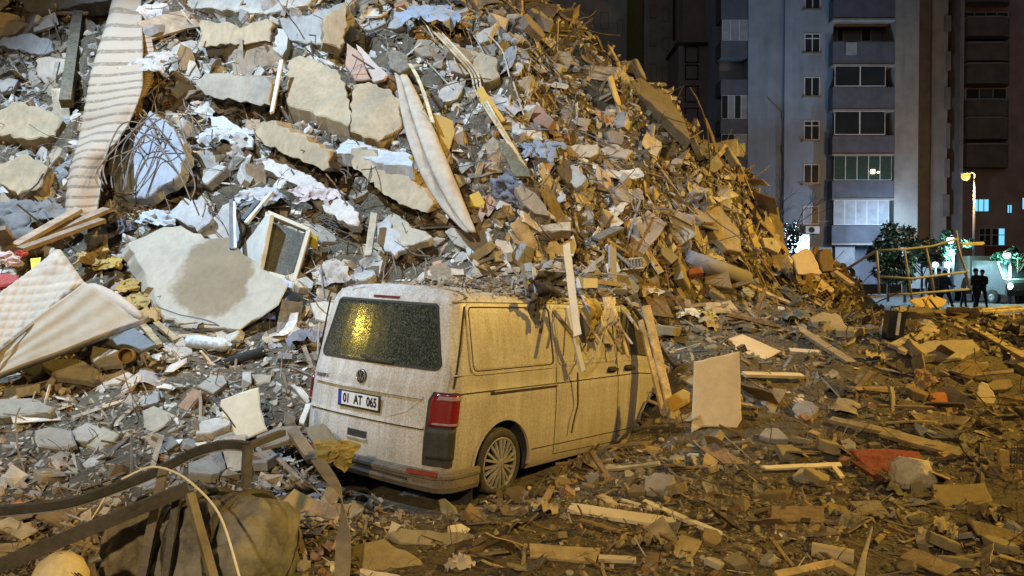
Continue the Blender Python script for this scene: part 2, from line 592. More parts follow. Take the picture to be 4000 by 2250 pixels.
def local_colour(c, x, y, z, r):
    """what the pieces of this part of the site are made of: muddy brown litter on the low ground to the east, pale plaster on the west heap"""
    c = np.array(c)
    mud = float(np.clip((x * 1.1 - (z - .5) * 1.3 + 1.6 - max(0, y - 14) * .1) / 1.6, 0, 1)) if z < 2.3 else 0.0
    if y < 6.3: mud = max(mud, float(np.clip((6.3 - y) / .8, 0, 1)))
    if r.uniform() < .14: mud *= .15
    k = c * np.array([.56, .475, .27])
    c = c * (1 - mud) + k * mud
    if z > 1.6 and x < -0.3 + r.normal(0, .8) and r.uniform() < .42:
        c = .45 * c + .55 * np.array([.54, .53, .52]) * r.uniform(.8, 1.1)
    if z > 2.2 and r.uniform() < .10: c = c * .35
    return c

def scatter_stuff(name, n, kinds, smin, smax, power, seed, tilt=.45, region=None, lift=.22, span=(-120, 4120, -60, 2330), bare=0.0):
    r = np.random.default_rng(seed)
    px = r.uniform(span[0], span[1], n); py = r.uniform(span[2], span[3], n)
    if region is not None:
        k = region(px, py); px, py = px[k], py[k]
    H = hits(px, py)
    ok = ~np.isnan(H[:, 0]); H = H[ok]
    s = (H[:, 0] - VT.x) * VLN[0] + (H[:, 1] - VT.y) * VLN[1]; t = (H[:, 0] - VT.x) * VAX[0] + (H[:, 1] - VT.y) * VAX[1]
    ok = ~((np.abs(s) < 1.02) & (t > -.1) & (t < 5)); H = H[ok]
    if bare:  # trodden muddy patches on the low ground stay open
        m_ = vnoise(H[:, 0] * .75 + 3, H[:, 1] * .75, 21) + .5 * vnoise(H[:, 0] * 2, H[:, 1] * 2, 22)
        lowg = (H[:, 2] < .9) & (H[:, 0] > -1.2)
        H = H[~(lowg & (m_ > .02) & (r.uniform(0, 1, len(H)) < bare))]
    N = nlook(H[:, 0], H[:, 1])
    names = [k for k, w in kinds]; ws = np.array([w for k, w in kinds], float); ws /= ws.sum()
    ch = r.choice(len(names), len(H), p=ws)
    u = r.uniform(0, 1, len(H))
    size = (smin + (smax - smin) * u ** power) * H[:, 1] / FPX
    VV, TT, CC = [], [], []
    b = 0
    for i in range(len(H)):
        kd = names[ch[i]]
        V, T = TPL[kd][r.integers(len(TPL[kd]))]
        sc = size[i] * {'plank': 2.6, 'rod': 3.2, 'pipe': 3.2, 'rag': 1.4}.get(kd, 1)
        R = rand_rot(N[i], tilt, r)
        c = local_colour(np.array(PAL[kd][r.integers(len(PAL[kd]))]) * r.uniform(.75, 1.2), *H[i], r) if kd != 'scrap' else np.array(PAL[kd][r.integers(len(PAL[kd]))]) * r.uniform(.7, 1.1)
        VV.append(V @ R.T * sc + H[i] + N[i] * (size[i] * lift))
        TT.append(T + b); b += len(V)
        CC.append(np.broadcast_to(c, (len(V), 3)))
    o = link(name, fast_tri_mesh(name, np.concatenate(VV), np.concatenate(TT), np.concatenate(CC)), mat=M['stuff'])
    o["kind"] = "stuff"
    return o

scatter_stuff("rubble_gravel", 36000, [('chunk', 5), ('slab', 4), ('sheet', 1.2), ('plank', 1.8)], 7, 24, 2.2, 101, bare=.45)
scatter_stuff("small_debris", 31000, [('chunk', 3.2), ('slab', 4.5), ('sheet', 1.8), ('board', 1.4), ('plank', 2.6), ('rod', .8), ('rag', .25), ('brick', .4)], 18, 50, 2.0, 102, tilt=.5, bare=.85)
scatter_stuff("outlying_rubble", 17000, [('chunk', 4), ('slab', 4), ('sheet', 1), ('plank', 2), ('board', 1), ('rod', .4)], 24, 95, 2.0, 106, span=(-1900, 5600, -300, 2900),
              region=lambda x, y: (x < -100) | (x > 4100) | (y > 2310) | (y < -50))
scatter_stuff("broken_concrete", 2600, [('chunk', 5), ('slab', 4), ('board', .6), ('sheet', .8), ('plank', 1), ('rod', .8)], 42, 95, 1.6, 105, tilt=.6, lift=.2, region=lambda x, y: (y < 1050) & (x < 2150))
scatter_stuff("twisted_wire_litter", 2600, [('rod', 4), ('pipe', 1)], 22, 60, 1.5, 103, tilt=.8, lift=.5)

TPL['scrap'] = TPL['sheet'] + TPL['plank'][:6] + TPL['slab'][:6]
PAL['scrap'] = [(.72, .62, .44), (.66, .55, .36), (.75, .70, .60), (.55, .42, .22)]
scatter_stuff("pale_litter", 2100, [('scrap', 1)], 8, 30, 2.2, 104, tilt=.35, lift=.45)

# ---- pieces that can be told apart: objects of their own
TM = {}
def tpl_mesh(kind, i, mat):
    key = (kind, i, mat)
    if key not in TM:
        V, T = TPL[kind][i]
        me = fast_tri_mesh(kind, V, T)
        me.materials.append(M[mat])
        if kind == 'rag': me.polygons.foreach_set("use_smooth", [True] * len(me.polygons))
        TM[key] = me
    return TM[key]

COLN = {  # colour word per palette slot
    'chunk': ['grey', 'tan', 'dark grey', 'pale', 'brown', 'ochre', 'sandy'],
    'slab': ['grey', 'tan', 'dark grey', 'pale grey', 'brown'],
    'plank': ['brown', 'light brown', 'dark brown', 'whitish', 'tan'],
    'board': ['tan', 'light tan', 'brown', 'dark brown', 'off-white'],
    'sheet': ['beige', 'grey', 'brown', 'dark grey', 'off-white'],
    'rag': ['brown-grey', 'beige', 'dark navy', 'rust brown', 'slate blue', 'cream'],
    'rod': ['rusty', 'brown', 'black'], 'pipe': ['pale', 'dark grey', 'tan'], 'brick': ['red', 'brown-red', 'orange'],
}
KN = {  # name, label noun, category
    'chunk': ("concrete_chunk", "broken concrete chunk", "concrete chunk", 'rubc'),
    'slab': ("slab_fragment", "flat slab fragment", "slab fragment", 'rubc'),
    'plank': ("wood_plank", "splintered plank", "plank", 'wood'),
    'board': ("board_piece", "broken furniture board", "board", 'wood'),
    'sheet': ("bent_sheet", "bent thin sheet", "sheet", 'rub'),
    'rag': ("cloth_rag", "crumpled cloth rag", "rag", 'cloth'),
    'rod': ("rebar_rod", "bent thin rod", "rod", 'metal'),
    'pipe': ("loose_pipe", "thin pipe", "pipe", 'metal'),
    'brick': ("hollow_brick", "hollow clay brick", "brick", 'rub'),
}
def zone(px, py):
    if py > 1900: return "before the van's rear bumper" if px < 2000 else "on the ground by the fallen white planks"
    if px < 1150:
        if py < 520: return "on the heap by the striped carpet's top"
        if py < 900: return "on the heap around the rebar tangle"
        if py < 1350: return "around the mattress and the leaning slab"
        return "between the mattress and the bent railing"
    if py < 700 and px < 2000: return "on the heap around the paired square slabs"
    if py < 700: return "on the heap's flank below the dark tower"
    if py < 1000: return "on the heap's foot above the van roof" if px < 2300 else "on the heap's shoulder facing the street"
    if px < 1750: return "along the van's rear side"
    if py < 1350: return "behind the upright beige board"
    if px > 2650 and py < 1700: return "between the beige boards and the pipe frame"
    return "around the red panel and the pale boulder" if px > 2950 else "beside the van's sliding door"

keepout = []  # photo-pixel boxes of the big things, where loose pieces would bury them

def scatter_things(kind, n, smin, smax, power, seed, tilt=.45, lift=.2, weight=None):
    r = np.random.default_rng(seed)
    nm, noun, cat, mat = KN[kind]
    made = 0
    px = r.uniform(-20, 4020, n * 12); py = r.uniform(0, 2240, n * 12)
    H = hits(px, py)
    for i in range(len(H)):
        if made >= n: break
        if np.isnan(H[i, 0]) or H[i, 1] > 21: continue
        if weight and r.uniform() > weight(px[i], py[i]): continue
        if any(a < px[i] < c and b < py[i] < d for a, b, c, d in keepout): continue
        if in_van((H[i, 0], H[i, 1], .5), .12): continue
        N = nlook(H[i:i + 1, 0], H[i:i + 1, 1])[0]
        s = (smin + (smax - smin) * r.uniform() ** power) * H[i, 1] / FPX
        sc = s * {'plank': 2.4, 'rod': 3.4, 'pipe': 3.0, 'rag': 1.3, 'board': 1.2}.get(kind, 1)
        ti = int(r.integers(len(TPL[kind]))); ci = int(r.integers(len(PAL[kind])))
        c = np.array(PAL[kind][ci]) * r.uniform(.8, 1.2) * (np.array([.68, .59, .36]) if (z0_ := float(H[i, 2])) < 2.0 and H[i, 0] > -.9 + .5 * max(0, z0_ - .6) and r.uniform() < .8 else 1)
        o = link(nm, tpl_mesh(kind, ti, mat), color=c)
        R = rand_rot(N, tilt, r)
        mw = Matrix([list(R[0] * sc) + [0], list(R[1] * sc) + [0], list(R[2] * sc) + [0], [0, 0, 0, 1]])
        mw.translation = Vector(H[i] + N * s * lift)
        o.matrix_world = mw
        z_ = zone(px[i], py[i])
        q_ = s * FPX / H[i, 1]
        big = "large " if q_ > smin + .45 * (smax - smin) else ("small " if q_ < smin + .13 * (smax - smin) else "")
        nzv = abs(R[2, 2]); pose = "upturned " if nzv < .55 else ("flat-lying " if nzv > .88 and kind not in ('rod', 'pipe', 'chunk') else "")
        tag(o, f"{big}{pose}{COLN[kind][ci]} {noun} {z_}", cat, f"{big}{pose}{COLN[kind][ci]} {noun}s {z_}")
        made += 1

def spawn_loose():
    heapw = lambda x, y: 1.0 if y < 1000 else (.5 if x < 1900 else .12)
    fieldw = lambda x, y: 1.0 if (y > 900 or x > 2300) else .45
    scatter_things('chunk', 280, 40, 120, 1.9, 1, weight=heapw)
    scatter_things('slab', 295, 50, 170, 1.9, 2, tilt=.28)
    scatter_things('plank', 290, 40, 110, 1.5, 3, tilt=.25, weight=fieldw)
    scatter_things('board', 200, 50, 170, 1.7, 4, tilt=.32)
    scatter_things('sheet', 190, 45, 160, 1.7, 5, tilt=.4)
    scatter_things('rag', 70, 50, 130, 1.5, 6, tilt=.4)
    scatter_things('rod', 190, 45, 120, 1.3, 7, tilt=.8, lift=.5, weight=heapw)
    scatter_things('pipe', 50, 40, 110, 1.4, 8, tilt=.4, lift=.3)
    scatter_things('brick', 70, 30, 70, 1.4, 9, tilt=.6)

# ------------------------------------------------------------------ the white van
def van_materials():
    m, nt, N, L, B = new_mat("dusty_white_paint")
    tc = N.new("ShaderNodeTexCoord").outputs["Object"]
    n1 = nz(nt, 62, 5, 0.8, tc); n2 = nz(nt, 2.2, 4, 0.6, tc)
    streak = nz(nt, 9, 4, 0.7, tc, (1, 1, 0.07))
    d = math2(nt, 'ADD', math2(nt, 'MULTIPLY', ramp(nt, n1, 0.40, 0.60), 0.55), math2(nt, 'MULTIPLY', ramp(nt, n2, 0.3, 0.7), 0.25))
    d = math2(nt, 'ADD', d, math2(nt, 'MULTIPLY', ramp(nt, streak, 0.42, 0.6), 0.32))
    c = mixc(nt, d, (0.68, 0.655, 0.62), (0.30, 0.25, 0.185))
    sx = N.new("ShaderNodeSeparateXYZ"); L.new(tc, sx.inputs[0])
    flank = ramp(nt, math2(nt, 'ABSOLUTE', sx.outputs[1], 0), .80, .90, 0, .5)  # heavier flank dust, also darkening the sides to offset the amber lamp
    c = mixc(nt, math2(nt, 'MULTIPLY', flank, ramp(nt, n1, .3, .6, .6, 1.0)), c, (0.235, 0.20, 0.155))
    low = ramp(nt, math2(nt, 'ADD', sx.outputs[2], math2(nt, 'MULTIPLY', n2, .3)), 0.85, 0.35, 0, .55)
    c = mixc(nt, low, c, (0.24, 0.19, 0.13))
    L.new(c, B.inputs["Base Color"]); B.inputs["Roughness"].default_value = 0.42
    B.inputs["Specular IOR Level"].default_value = 0.4
    L.new(bump(nt, n1, 0.12, 0.004), B.inputs["Normal"])
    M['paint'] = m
    # rear glass under spattered dust
    m, nt, N, L, B = new_mat("dust_spattered_glass")
    tc = N.new("ShaderNodeTexCoord").outputs["Object"]
    n1 = nz(nt, 60, 5, 0.85, tc); n3 = nz(nt, 3.0, 3, 0.5, tc)
    f = math2(nt, 'MULTIPLY', ramp(nt, n1, 0.49, 0.60), ramp(nt, n3, 0.25, 0.6, 0.45, 1.0))
    L.new(mixc(nt, f, (0.014, 0.02, 0.017), (0.10, 0.10, 0.075)), B.inputs["Base Color"])
    L.new(ramp(nt, f, 0, 1, 0.13, 0.6), B.inputs["Roughness"])
    L.new(bump(nt, n1, 0.08, 0.002), B.inputs["Normal"])
    M['rearglass'] = m
    m, nt, N, L, B = new_mat("red_lamp_glass")
    tc = N.new("ShaderNodeTexCoord").outputs["Object"]
    n1 = nz(nt, 60, 3, 0.7, tc)
    L.new(mixc(nt, ramp(nt, n1, .4, .7), (0.22, 0.006, 0.012), (0.10, 0.012, 0.012)), B.inputs["Base Color"])
    B.inputs["Roughness"].default_value = 0.22; B.inputs["Coat Weight"].default_value = 0.6
    M['redlamp'] = m
    M['clearlamp'] = plain("clear_lamp_glass", (0.30, 0.22, 0.22), rough=0.15, noise_amt=.2, nscale=40)
    M['blackpl'] = rubble_mat("dusty_black_plastic", (0.030, 0.030, 0.028), dust=0.16, rough=0.55, bstr=0.15, fine=90)
    M['greypl'] = rubble_mat("muddy_grey_plastic", (0.12, 0.10, 0.075), dust=0.55, rough=0.7, bstr=0.2, fine=60)
    M['gap'] = plain("shut_line_shadow_gap", (0.035, 0.03, 0.024), rough=0.9, bstr=0)
    M['tyre'] = rubble_mat("dusty_tyre_rubber", (0.028, 0.027, 0.026), dust=0.22, rough=0.85, bstr=0.3, fine=50)
    M['rim'] = rubble_mat("dusty_silver_wheel_cover", (0.24, 0.225, 0.20), dust=0.35, rough=0.35, bstr=0.1, fine=70)
    M['chrome'] = plain("dull_chrome", (0.42, 0.40, 0.36), rough=0.35, metal=0.7)
    M['darkglass'] = rubble_mat("dusty_side_glass", (0.03, 0.032, 0.03), dust=0.55, rough=0.35, bstr=0.1, fine=80)
    M['plate'] = plain("plate_white", (0.72, 0.71, 0.70), rough=0.4, noise_amt=.08, bstr=0)
    M['plateblue'] = plain("plate_blue_band", (0.03, 0.05, 0.33), rough=0.4, bstr=0)
    M['ink'] = plain("plate_black_ink", (0.015, 0.015, 0.015), rough=0.5, bstr=0)
van_materials()

# half contour of the body, sill to roof centre: (half width, height)
CON = [(0.84, 0.235), (0.91, 0.25), (0.935, 0.31), (0.944, 0.42), (0.948, 0.60), (0.949, 0.80), (0.947, 0.95), (0.946, 1.045), (0.938, 1.06), (0.936, 1.14), (0.930, 1.21),
       (0.912, 1.30), (0.885, 1.45), (0.855, 1.62), (0.825, 1.76), (0.800, 1.835), (0.765, 1.885), (0.70, 1.915), (0.52, 1.94), (0.27, 1.955), (0.0, 1.96)]
CZ = [c[1] for c in CON[:16]]; CYW = [c[0] for c in CON[:16]]
def yside(z): return float(np.interp(z, CZ, CYW))
def xrear(y, z):
    """rear face of the van: leans in at the top, bows out in the middle"""
    base = float(np.interp(z, [0.2, 0.45, 0.72, 0.76, 1.03, 1.07, 1.25, 1.79, 1.87, 1.96], [0.00, -0.02, -0.012, 0.0, 0.03, 0.026, 0.075, 0.17, 0.21, 0.31]))
    return base + 0.075 * (abs(y) / 0.95) ** 2.4 + 0.05 * max(0, abs(y) / .95 - .86) / .14

def build_van():
    van = empty("delivery_van", (0, 0, 0), "dust covered white panel van half buried in rubble with its tailgate facing us", "van")
    van.matrix_world = VMAT
    # ---- body shell
    xs = [0.0, 0.02, 0.05, 0.10, 0.2, 0.38, 0.55, 0.8, 1.2, 1.7, 2.3, 2.9, 3.3, 3.6, 3.95, 4.2, 4.5, 4.7, 4.83, 4.88]
    inset = [0.06, 0.032, 0.010, 0.0] + [0] * 12 + [.02, .06, .13, .2]
    V, F = [], []
    nC = len(CON)
    rows = []
    for k, x in enumerate(xs):
        # roof falls to the windscreen and bonnet at the front
        top = float(np.interp(x, [0, 3.15, 3.3, 4.15, 4.3, 4.7, 4.88], [1.96, 1.95, 1.88, 1.13, 1.07, 0.95, 0.6]))
        row = []
        for (hw, z) in CON:
            zz = z if z < 1.05 or top > 1.9 else 1.05 + (z - 1.05) * (top - 1.05) / 0.91
            if top < 1.05: zz = z * top / 1.96 if z > .3 else z
            w = max(0.0, hw - inset[k] * (1 if hw > .3 else hw / .3))
            blend = max(0.0, 1 - k / 4.0) if k < 4 else 0.0
            xx = x
            if k < 4: xx = xrear(hw if k else w, z) + [0, .022, .055, .11][k]
            elif k == 4: xx = max(x, xrear(hw, z) + .16)
            row.append((xx, w, zz))
        rows.append(row)
    def vid(k, j, side):
        return (k * nC + j) * 2 + side
    for row in rows:
        for (x, w, z) in row:
            V.append((x, w, z)); V.append((x, -w, z))
    for k in range(len(xs) - 1):
        for j in range(nC - 1):
            F.append((vid(k, j, 0), vid(k + 1, j, 0), vid(k + 1, j + 1, 0), vid(k, j + 1, 0)))
            F.append((vid(k, j, 1), vid(k, j + 1, 1), vid(k + 1, j + 1, 1), vid(k + 1, j, 1)))
        F.append((vid(k, 0, 0), vid(k, 0, 1), vid(k + 1, 0, 1), vid(k + 1, 0, 0)))
    # rear cap in strips across
    nY = 14
    caprow = []
    for j, (hw, z) in enumerate(CON):
        w = rows[0][j][1]
        ids = []
        for q in range(nY + 1):
            y = w * (1 - 2 * q / nY)
            if q == 0: ids.append(vid(0, j, 0))
            elif q == nY: ids.append(vid(0, j, 1))
            else:
                V.append((xrear(y, z), y, z)); ids.append(len(V) - 1)
        caprow.append(ids)
    for j in range(nC - 1):
        for q in range(nY):
            a = (caprow[j][q], caprow[j][q + 1], caprow[j + 1][q + 1], caprow[j + 1][q])
            F.append(a)
    # front cap
    k = len(xs) - 1
    F.append(tuple(vid(k, j, 0) for j in range(nC)) + tuple(vid(k, j, 1) for j in range(nC - 1, -1, -1)))
    me = mesh("body", V, F, True)
    bm = bmesh.new(); bm.from_mesh(me)
    bmesh.ops.remove_doubles(bm, verts=bm.verts, dist=0.0006)
    bmesh.ops.recalc_face_normals(bm, faces=bm.faces)
    bm.to_mesh(me); bm.free()
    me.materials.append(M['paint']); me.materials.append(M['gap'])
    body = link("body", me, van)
    # wheel arches cut through the sides
    WX, WZ, WR = 0.835, 0.36, 0.325
    for (x, z, r) in ((WX, 0.355, 0.415), (3.83, 0.36, 0.415)):
        for sd in (-1, 1):
            mb = MB().lathe([(0, 0.001), (0, r), (.5, r), (.5, .001)], (x, sd * 0.62, z), (0, sd, 0), 40)
            c = mb.build("cutter", M['gap'], van)
            md = body.modifiers.new("arch", 'BOOLEAN'); md.object = c; md.operation = 'DIFFERENCE'; md.solver = 'EXACT'
    bpy.context.view_layer.update()
    dg = bpy.context.evaluated_depsgraph_get()
    nm = bpy.data.meshes.new_from_object(body.evaluated_get(dg))
    body.modifiers.clear(); body.data = nm
    for o in [o for o in COL.objects if o.name.startswith("cutter")]: bpy.data.objects.remove(o)
    nm.polygons.foreach_set("use_smooth", [True] * len(nm.polygons))
    nm.set_sharp_from_angle(angle=math.radians(32))

    def sidept(x, z, off): return Vector((x, -(yside(z) + off), z))
    def side_strip(path, w, off, th_, name, mat, parent=None, step=.06):
        """a strip that follows the right flank along a path of (x,z)"""
        pts = []
        for (a, b) in zip(path[:-1], path[1:]):
            n = max(1, int(math.hypot(b[0] - a[0], b[1] - a[1]) / step))
            for i in range(n): pts.append((a[0] + (b[0] - a[0]) * i / n, a[1] + (b[1] - a[1]) * i / n))
        pts.append(path[-1])
        mb = MB(); V, F = [], []
        for i, p in enumerate(pts):
            q0, q1 = pts[max(i - 1, 0)], pts[min(i + 1, len(pts) - 1)]
            d = Vector((q1[0] - q0[0], q1[1] - q0[1])).normalized(); nn = Vector((-d.y, d.x))
            for sgn, o_ in ((-1, off - th_), (-1, off), (1, off), (1, off - th_)):
                V.append(sidept(p[0] + nn.x * w / 2 * sgn, p[1] + nn.y * w / 2 * sgn, o_))
        for i in range(len(pts) - 1):
            for c in range(4):
                F.append((i * 4 + c, i * 4 + (c + 1) % 4, i * 4 + 4 + (c + 1) % 4, i * 4 + 4 + c))
        F += [(0, 1, 2, 3), tuple(len(V) - 4 + c for c in (3, 2, 1, 0))]
        mb.add(V, F)
        return mb.build(name, mat, parent or van, smooth=False)
    def rrect(x0, x1, z0, z1, r, n=5, skew=0.0):
        out = []
        for (cx, cz, a0) in ((x1 - r, z1 - r, 0), (x0 + r, z1 - r, 90), (x0 + r, z0 + r, 180), (x1 - r, z0 + r, 270)):
            for i in range(n + 1):
                a = math.radians(a0 + 90 * i / n)
                out.append((cx + r * math.cos(a) + skew * (cz + r * math.sin(a) - z0), cz + r * math.sin(a)))
        return out
    def side_patch(poly, off, th_, name, mat, parent=None, nz_=7):
        """filled outline laid on the flank: scan rows so that it follows the curve"""
        z0, z1 = min(p[1] for p in poly), max(p[1] for p in poly)
        rowsP = []
        for i in range(nz_ + 1):
            z = z0 + (z1 - z0) * i / nz_
            zc = min(max(z, z0 + 1e-4), z1 - 1e-4); xs_ = []
            for a, b in zip(poly, poly[1:] + poly[:1]):
                if (a[1] - zc) * (b[1] - zc) <= 0 and abs(a[1] - b[1]) > 1e-7:
                    xs_.append(a[0] + (b[0] - a[0]) * (zc - a[1]) / (b[1] - a[1]))
            rowsP.append((min(xs_), max(xs_), z))
        V, F = [], []
        for (a, b, z) in rowsP:
            V += [sidept(a, z, off), sidept(b, z, off), sidept(a, z, off - th_), sidept(b, z, off - th_)]
        for i in range(nz_):
            b = i * 4
            F += [(b, b + 1, b + 5, b + 4), (b + 2, b + 6, b + 7, b + 3), (b, b + 4, b + 6, b + 2), (b + 1, b + 3, b + 7, b + 5)]
        F += [(0, 2, 3, 1), (nz_ * 4, nz_ * 4 + 1, nz_ * 4 + 3, nz_ * 4 + 2)]
        return MB().add(V, F).build(name, mat, parent or van)

    # ---- flank: blind rear panel, sliding door, front door, rail, trim lines
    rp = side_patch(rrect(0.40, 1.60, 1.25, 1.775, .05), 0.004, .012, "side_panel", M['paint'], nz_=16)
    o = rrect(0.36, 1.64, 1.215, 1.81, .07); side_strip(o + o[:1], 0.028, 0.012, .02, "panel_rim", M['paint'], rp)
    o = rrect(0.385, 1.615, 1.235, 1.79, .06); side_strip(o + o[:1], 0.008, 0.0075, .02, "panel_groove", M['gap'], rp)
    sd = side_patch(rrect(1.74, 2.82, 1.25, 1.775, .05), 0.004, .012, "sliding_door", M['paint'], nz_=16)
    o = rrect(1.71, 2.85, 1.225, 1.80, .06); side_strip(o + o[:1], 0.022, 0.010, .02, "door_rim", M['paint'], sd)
    side_strip([(1.66, .34), (1.66, 1.82)], .009, .002, .02, "shut_line", M['gap'], sd)
    side_strip([(2.90, .30), (2.885, .9), (2.86, 1.25), (2.80, 1.82)], .010, .002, .02, "shut_line", M['gap'], sd)
    side_strip([(1.66, .335), (2.90, .30)], .008, .002, .02, "shut_line", M['gap'], sd)
    side_strip([(0.14, 1.05), (1.66, 1.043), (3.35, 1.043), (4.1, .98)], .011, .003, .02, "waist_groove", M['gap'])
    side_strip([(0.62, 1.028), (1.66, 1.022)], .030, .008, .02, "door_rail", M['gap'])
    side_strip([(0.66, 1.040), (1.66, 1.034)], .010, .014, .02, "rail_lip", M['paint'])
    side_strip([(0.13, 1.212), (3.3, 1.20)], .010, .004, .02, "belt_line", M['paint'])
    side_strip([(1.27, .435), (2.9, .415), (3.40, .41)], .009, .003, .02, "sill_groove", M['gap'])
    side_strip([(0.22, 1.832), (3.05, 1.83)], .010, .003, .02, "roof_gutter", M['greypl'])
    fd = side_patch([(2.97, 1.24), (3.92, 1.22), (3.33, 1.74), (2.97, 1.76)], 0.004, .012, "door_window", M['darkglass'], nz_=10)
    side_strip([(3.98, .5), (4.0, 1.0), (3.95, 1.2)], .010, .002, .02, "shut_line", M['gap'])
    for hx in (2.66, 3.03):
        h = MB().bar(sidept(hx, 1.125, .028), sidept(hx + .17, 1.12, .028), .028, .03).build("door_handle", M['blackpl'], van)
        MB().box(sidept(hx + .02, 1.123, .012), (.03, .04, .026)).box(sidept(hx + .15, 1.121, .012), (.03, .04, .026)).build("handle_mount", M['blackpl'], h)
        side_patch(rrect(hx - .01, hx + .18, 1.085, 1.15, .02), .0035, .01, "handle_cup", M['gap'], h, 4)
    # wheel-arch lip
    for cx_ in (WX, 3.83):
        pts = [(cx_ + .425 * math.cos(a), .355 + .425 * math.sin(a)) for a in np.linspace(math.radians(-8), math.radians(180 if cx_ == WX else 188), 26)]
        side_strip([p for p in pts], .030, .010, .03, "arch_lip", M['paint'], step=1)
        if cx_ == WX: pass
    # ---- rear face helpers
    def rp_(y, z, off): return Vector((xrear(y, z) - off, y, z))
    def rear_patch(poly, off, th_, name, mat, parent=None, nz_=10, ny=10):
        z0, z1 = min(p[1] for p in poly), max(p[1] for p in poly)
        V, F = [], []
        for layer in (0, 1):
            for i in range(nz_ + 1):
                z = z0 + (z1 - z0) * i / nz_
                zc = min(max(z, z0 + 1e-4), z1 - 1e-4); ys_ = []
                for a, b in zip(poly, poly[1:] + poly[:1]):
                    if (a[1] - zc) * (b[1] - zc) <= 0 and abs(a[1] - b[1]) > 1e-7:
                        ys_.append(a[0] + (b[0] - a[0]) * (zc - a[1]) / (b[1] - a[1]))
                ya, yb = min(ys_), max(ys_)
                for q in range(ny + 1):
                    V.append(rp_(ya + (yb - ya) * q / ny, z, off - layer * th_))
        st = (nz_ + 1) * (ny + 1)
        for i in range(nz_):
            for q in range(ny):
                a = i * (ny + 1) + q
                F.append((a, a + 1, a + ny + 2, a + ny + 1)); F.append((st + a, st + a + ny + 1, st + a + ny + 2, st + a + 1))
        for i in range(nz_):
            for q in (0, ny):
                a = i * (ny + 1) + q; F.append((a, a + ny + 1, st + a + ny + 1, st + a))
        for q in range(ny):
            for a in (q, nz_ * (ny + 1) + q): F.append((a, a + 1, st + a + 1, st + a))
        return MB().add(V, F).build(name, mat, parent or van, smooth=False)
    def rear_strip(path, w, off, th_, name, mat, parent=None, step=.05):
        pts = []
        for (a, b) in zip(path[:-1], path[1:]):
            n = max(1, int(math.hypot(b[0] - a[0], b[1] - a[1]) / step))
            for i in range(n): pts.append((a[0] + (b[0] - a[0]) * i / n, a[1] + (b[1] - a[1]) * i / n))
        pts.append(path[-1])
        V, F = [], []
        for i, p in enumerate(pts):
            q0, q1 = pts[max(i - 1, 0)], pts[min(i + 1, len(pts) - 1)]
            d = Vector((q1[0] - q0[0], q1[1] - q0[1])).normalized(); nn = Vector((-d.y, d.x))
            for sgn, o_ in ((-1, off - th_), (-1, off), (1, off), (1, off - th_)):
                V.append(rp_(p[0] + nn.x * w / 2 * sgn, p[1] + nn.y * w / 2 * sgn, o_))
        for i in range(len(pts) - 1):
            for c in range(4): F.append((i * 4 + c, i * 4 + (c + 1) % 4, i * 4 + 4 + (c + 1) % 4, i * 4 + 4 + c))
        F += [(0, 1, 2, 3), tuple(len(V) - 4 + c for c in (3, 2, 1, 0))]
        return MB().add(V, F).build(name, mat, parent or van)
    def trap(yb, yt, z0, z1, r=.05, n=5):
        out = []
        corners = [(yt, z1, -1, -1), (-yt, z1, 1, -1), (-yb, z0, 1, 1), (yb, z0, -1, 1)]
        for i, (y, z, sy, sz) in enumerate(corners):
            a0 = (0, 90, 180, 270)[i]
            for k in range(n + 1):
                a = math.radians(a0 + 90 * k / n)
                out.append((y + sy * r + r * math.cos(a), z + sz * r + r * math.sin(a)))
        return out
    # ---- tailgate
    wo = trap(.775, .655, 1.245, 1.80, .05)
    win = rear_patch(wo, 0.005, .012, "rear_window", M['rearglass'], nz_=14, ny=12)
    rear_strip(wo + wo[:1], .022, 0.008, .014, "window_seal", M['blackpl'], win)
    rear_strip([(.16, 1.285), (0.0, 1.262), (-.26, 1.262)], .016, .030, .016, "window_wiper", M['blackpl'])
    bl = rear_patch([(.17, 1.832), (-.17, 1.832), (-.17, 1.852), (.17, 1.852)], .008, .02, "brake_light", plain("dim_brake_light", (.12, .025, .02), rough=.3), nz_=2)
    # tailgate shut lines
    for sg in (1, -1):
        rear_strip([(sg * .885, 1.80), (sg * .905, 1.45), (sg * .915, 1.10)], .005, .001, .02, "tailgate_gap", M['gap'])
    # number plate niche: brow, scoop, lower crease
    rear_strip([(.80, 1.005), (.42, 1.0), (-.30, 1.0), (-.66, 1.0)], .020, .022, .05, "number_plate_brow", M['paint'])
    rear_strip([(.42, .995), (.36, .84), (.28, .80)], .010, .005, .03, "scoop_edge", M['paint'])
    rear_strip([(-.64, .985), (-.48, .86), (-.30, .80)], .010, .005, .03, "scoop_edge", M['paint'])
    rear_strip([(.86, .735), (0, .735), (-.70, .735)], .010, .003, .03, "tailgate_crease", M['gap'])
    rear_strip([(.86, .752), (0, .752), (-.70, .752)], .022, .010, .03, "crease_lip", M['paint'])
    hp_ = rear_patch([(.215, .555), (-.045, .555), (-.045, .62), (.215, .62)], .004, .02, "grab_recess", M['blackpl'], nz_=2)
    rear_strip([(.225, .55), (-.055, .55)], .014, .016, .03, "recess_lip", M['paint'], hp_)
    # number plate, tilted like the niche
    pl0 = rp_(.09, .885, .022)
    pt = MB().box(pl0, (.012, .56, .150)).build("license_plate", M['blackpl'], van)
    MB().box(pl0 + Vector((-.0085, -.022, .004)), (.008, .49, .118)).build("plate_face", M['plate'], pt)
    MB().box(pl0 + Vector((-.0085, .246, .004)), (.0082, .046, .118)).build("blue_band", M['plateblue'], pt)
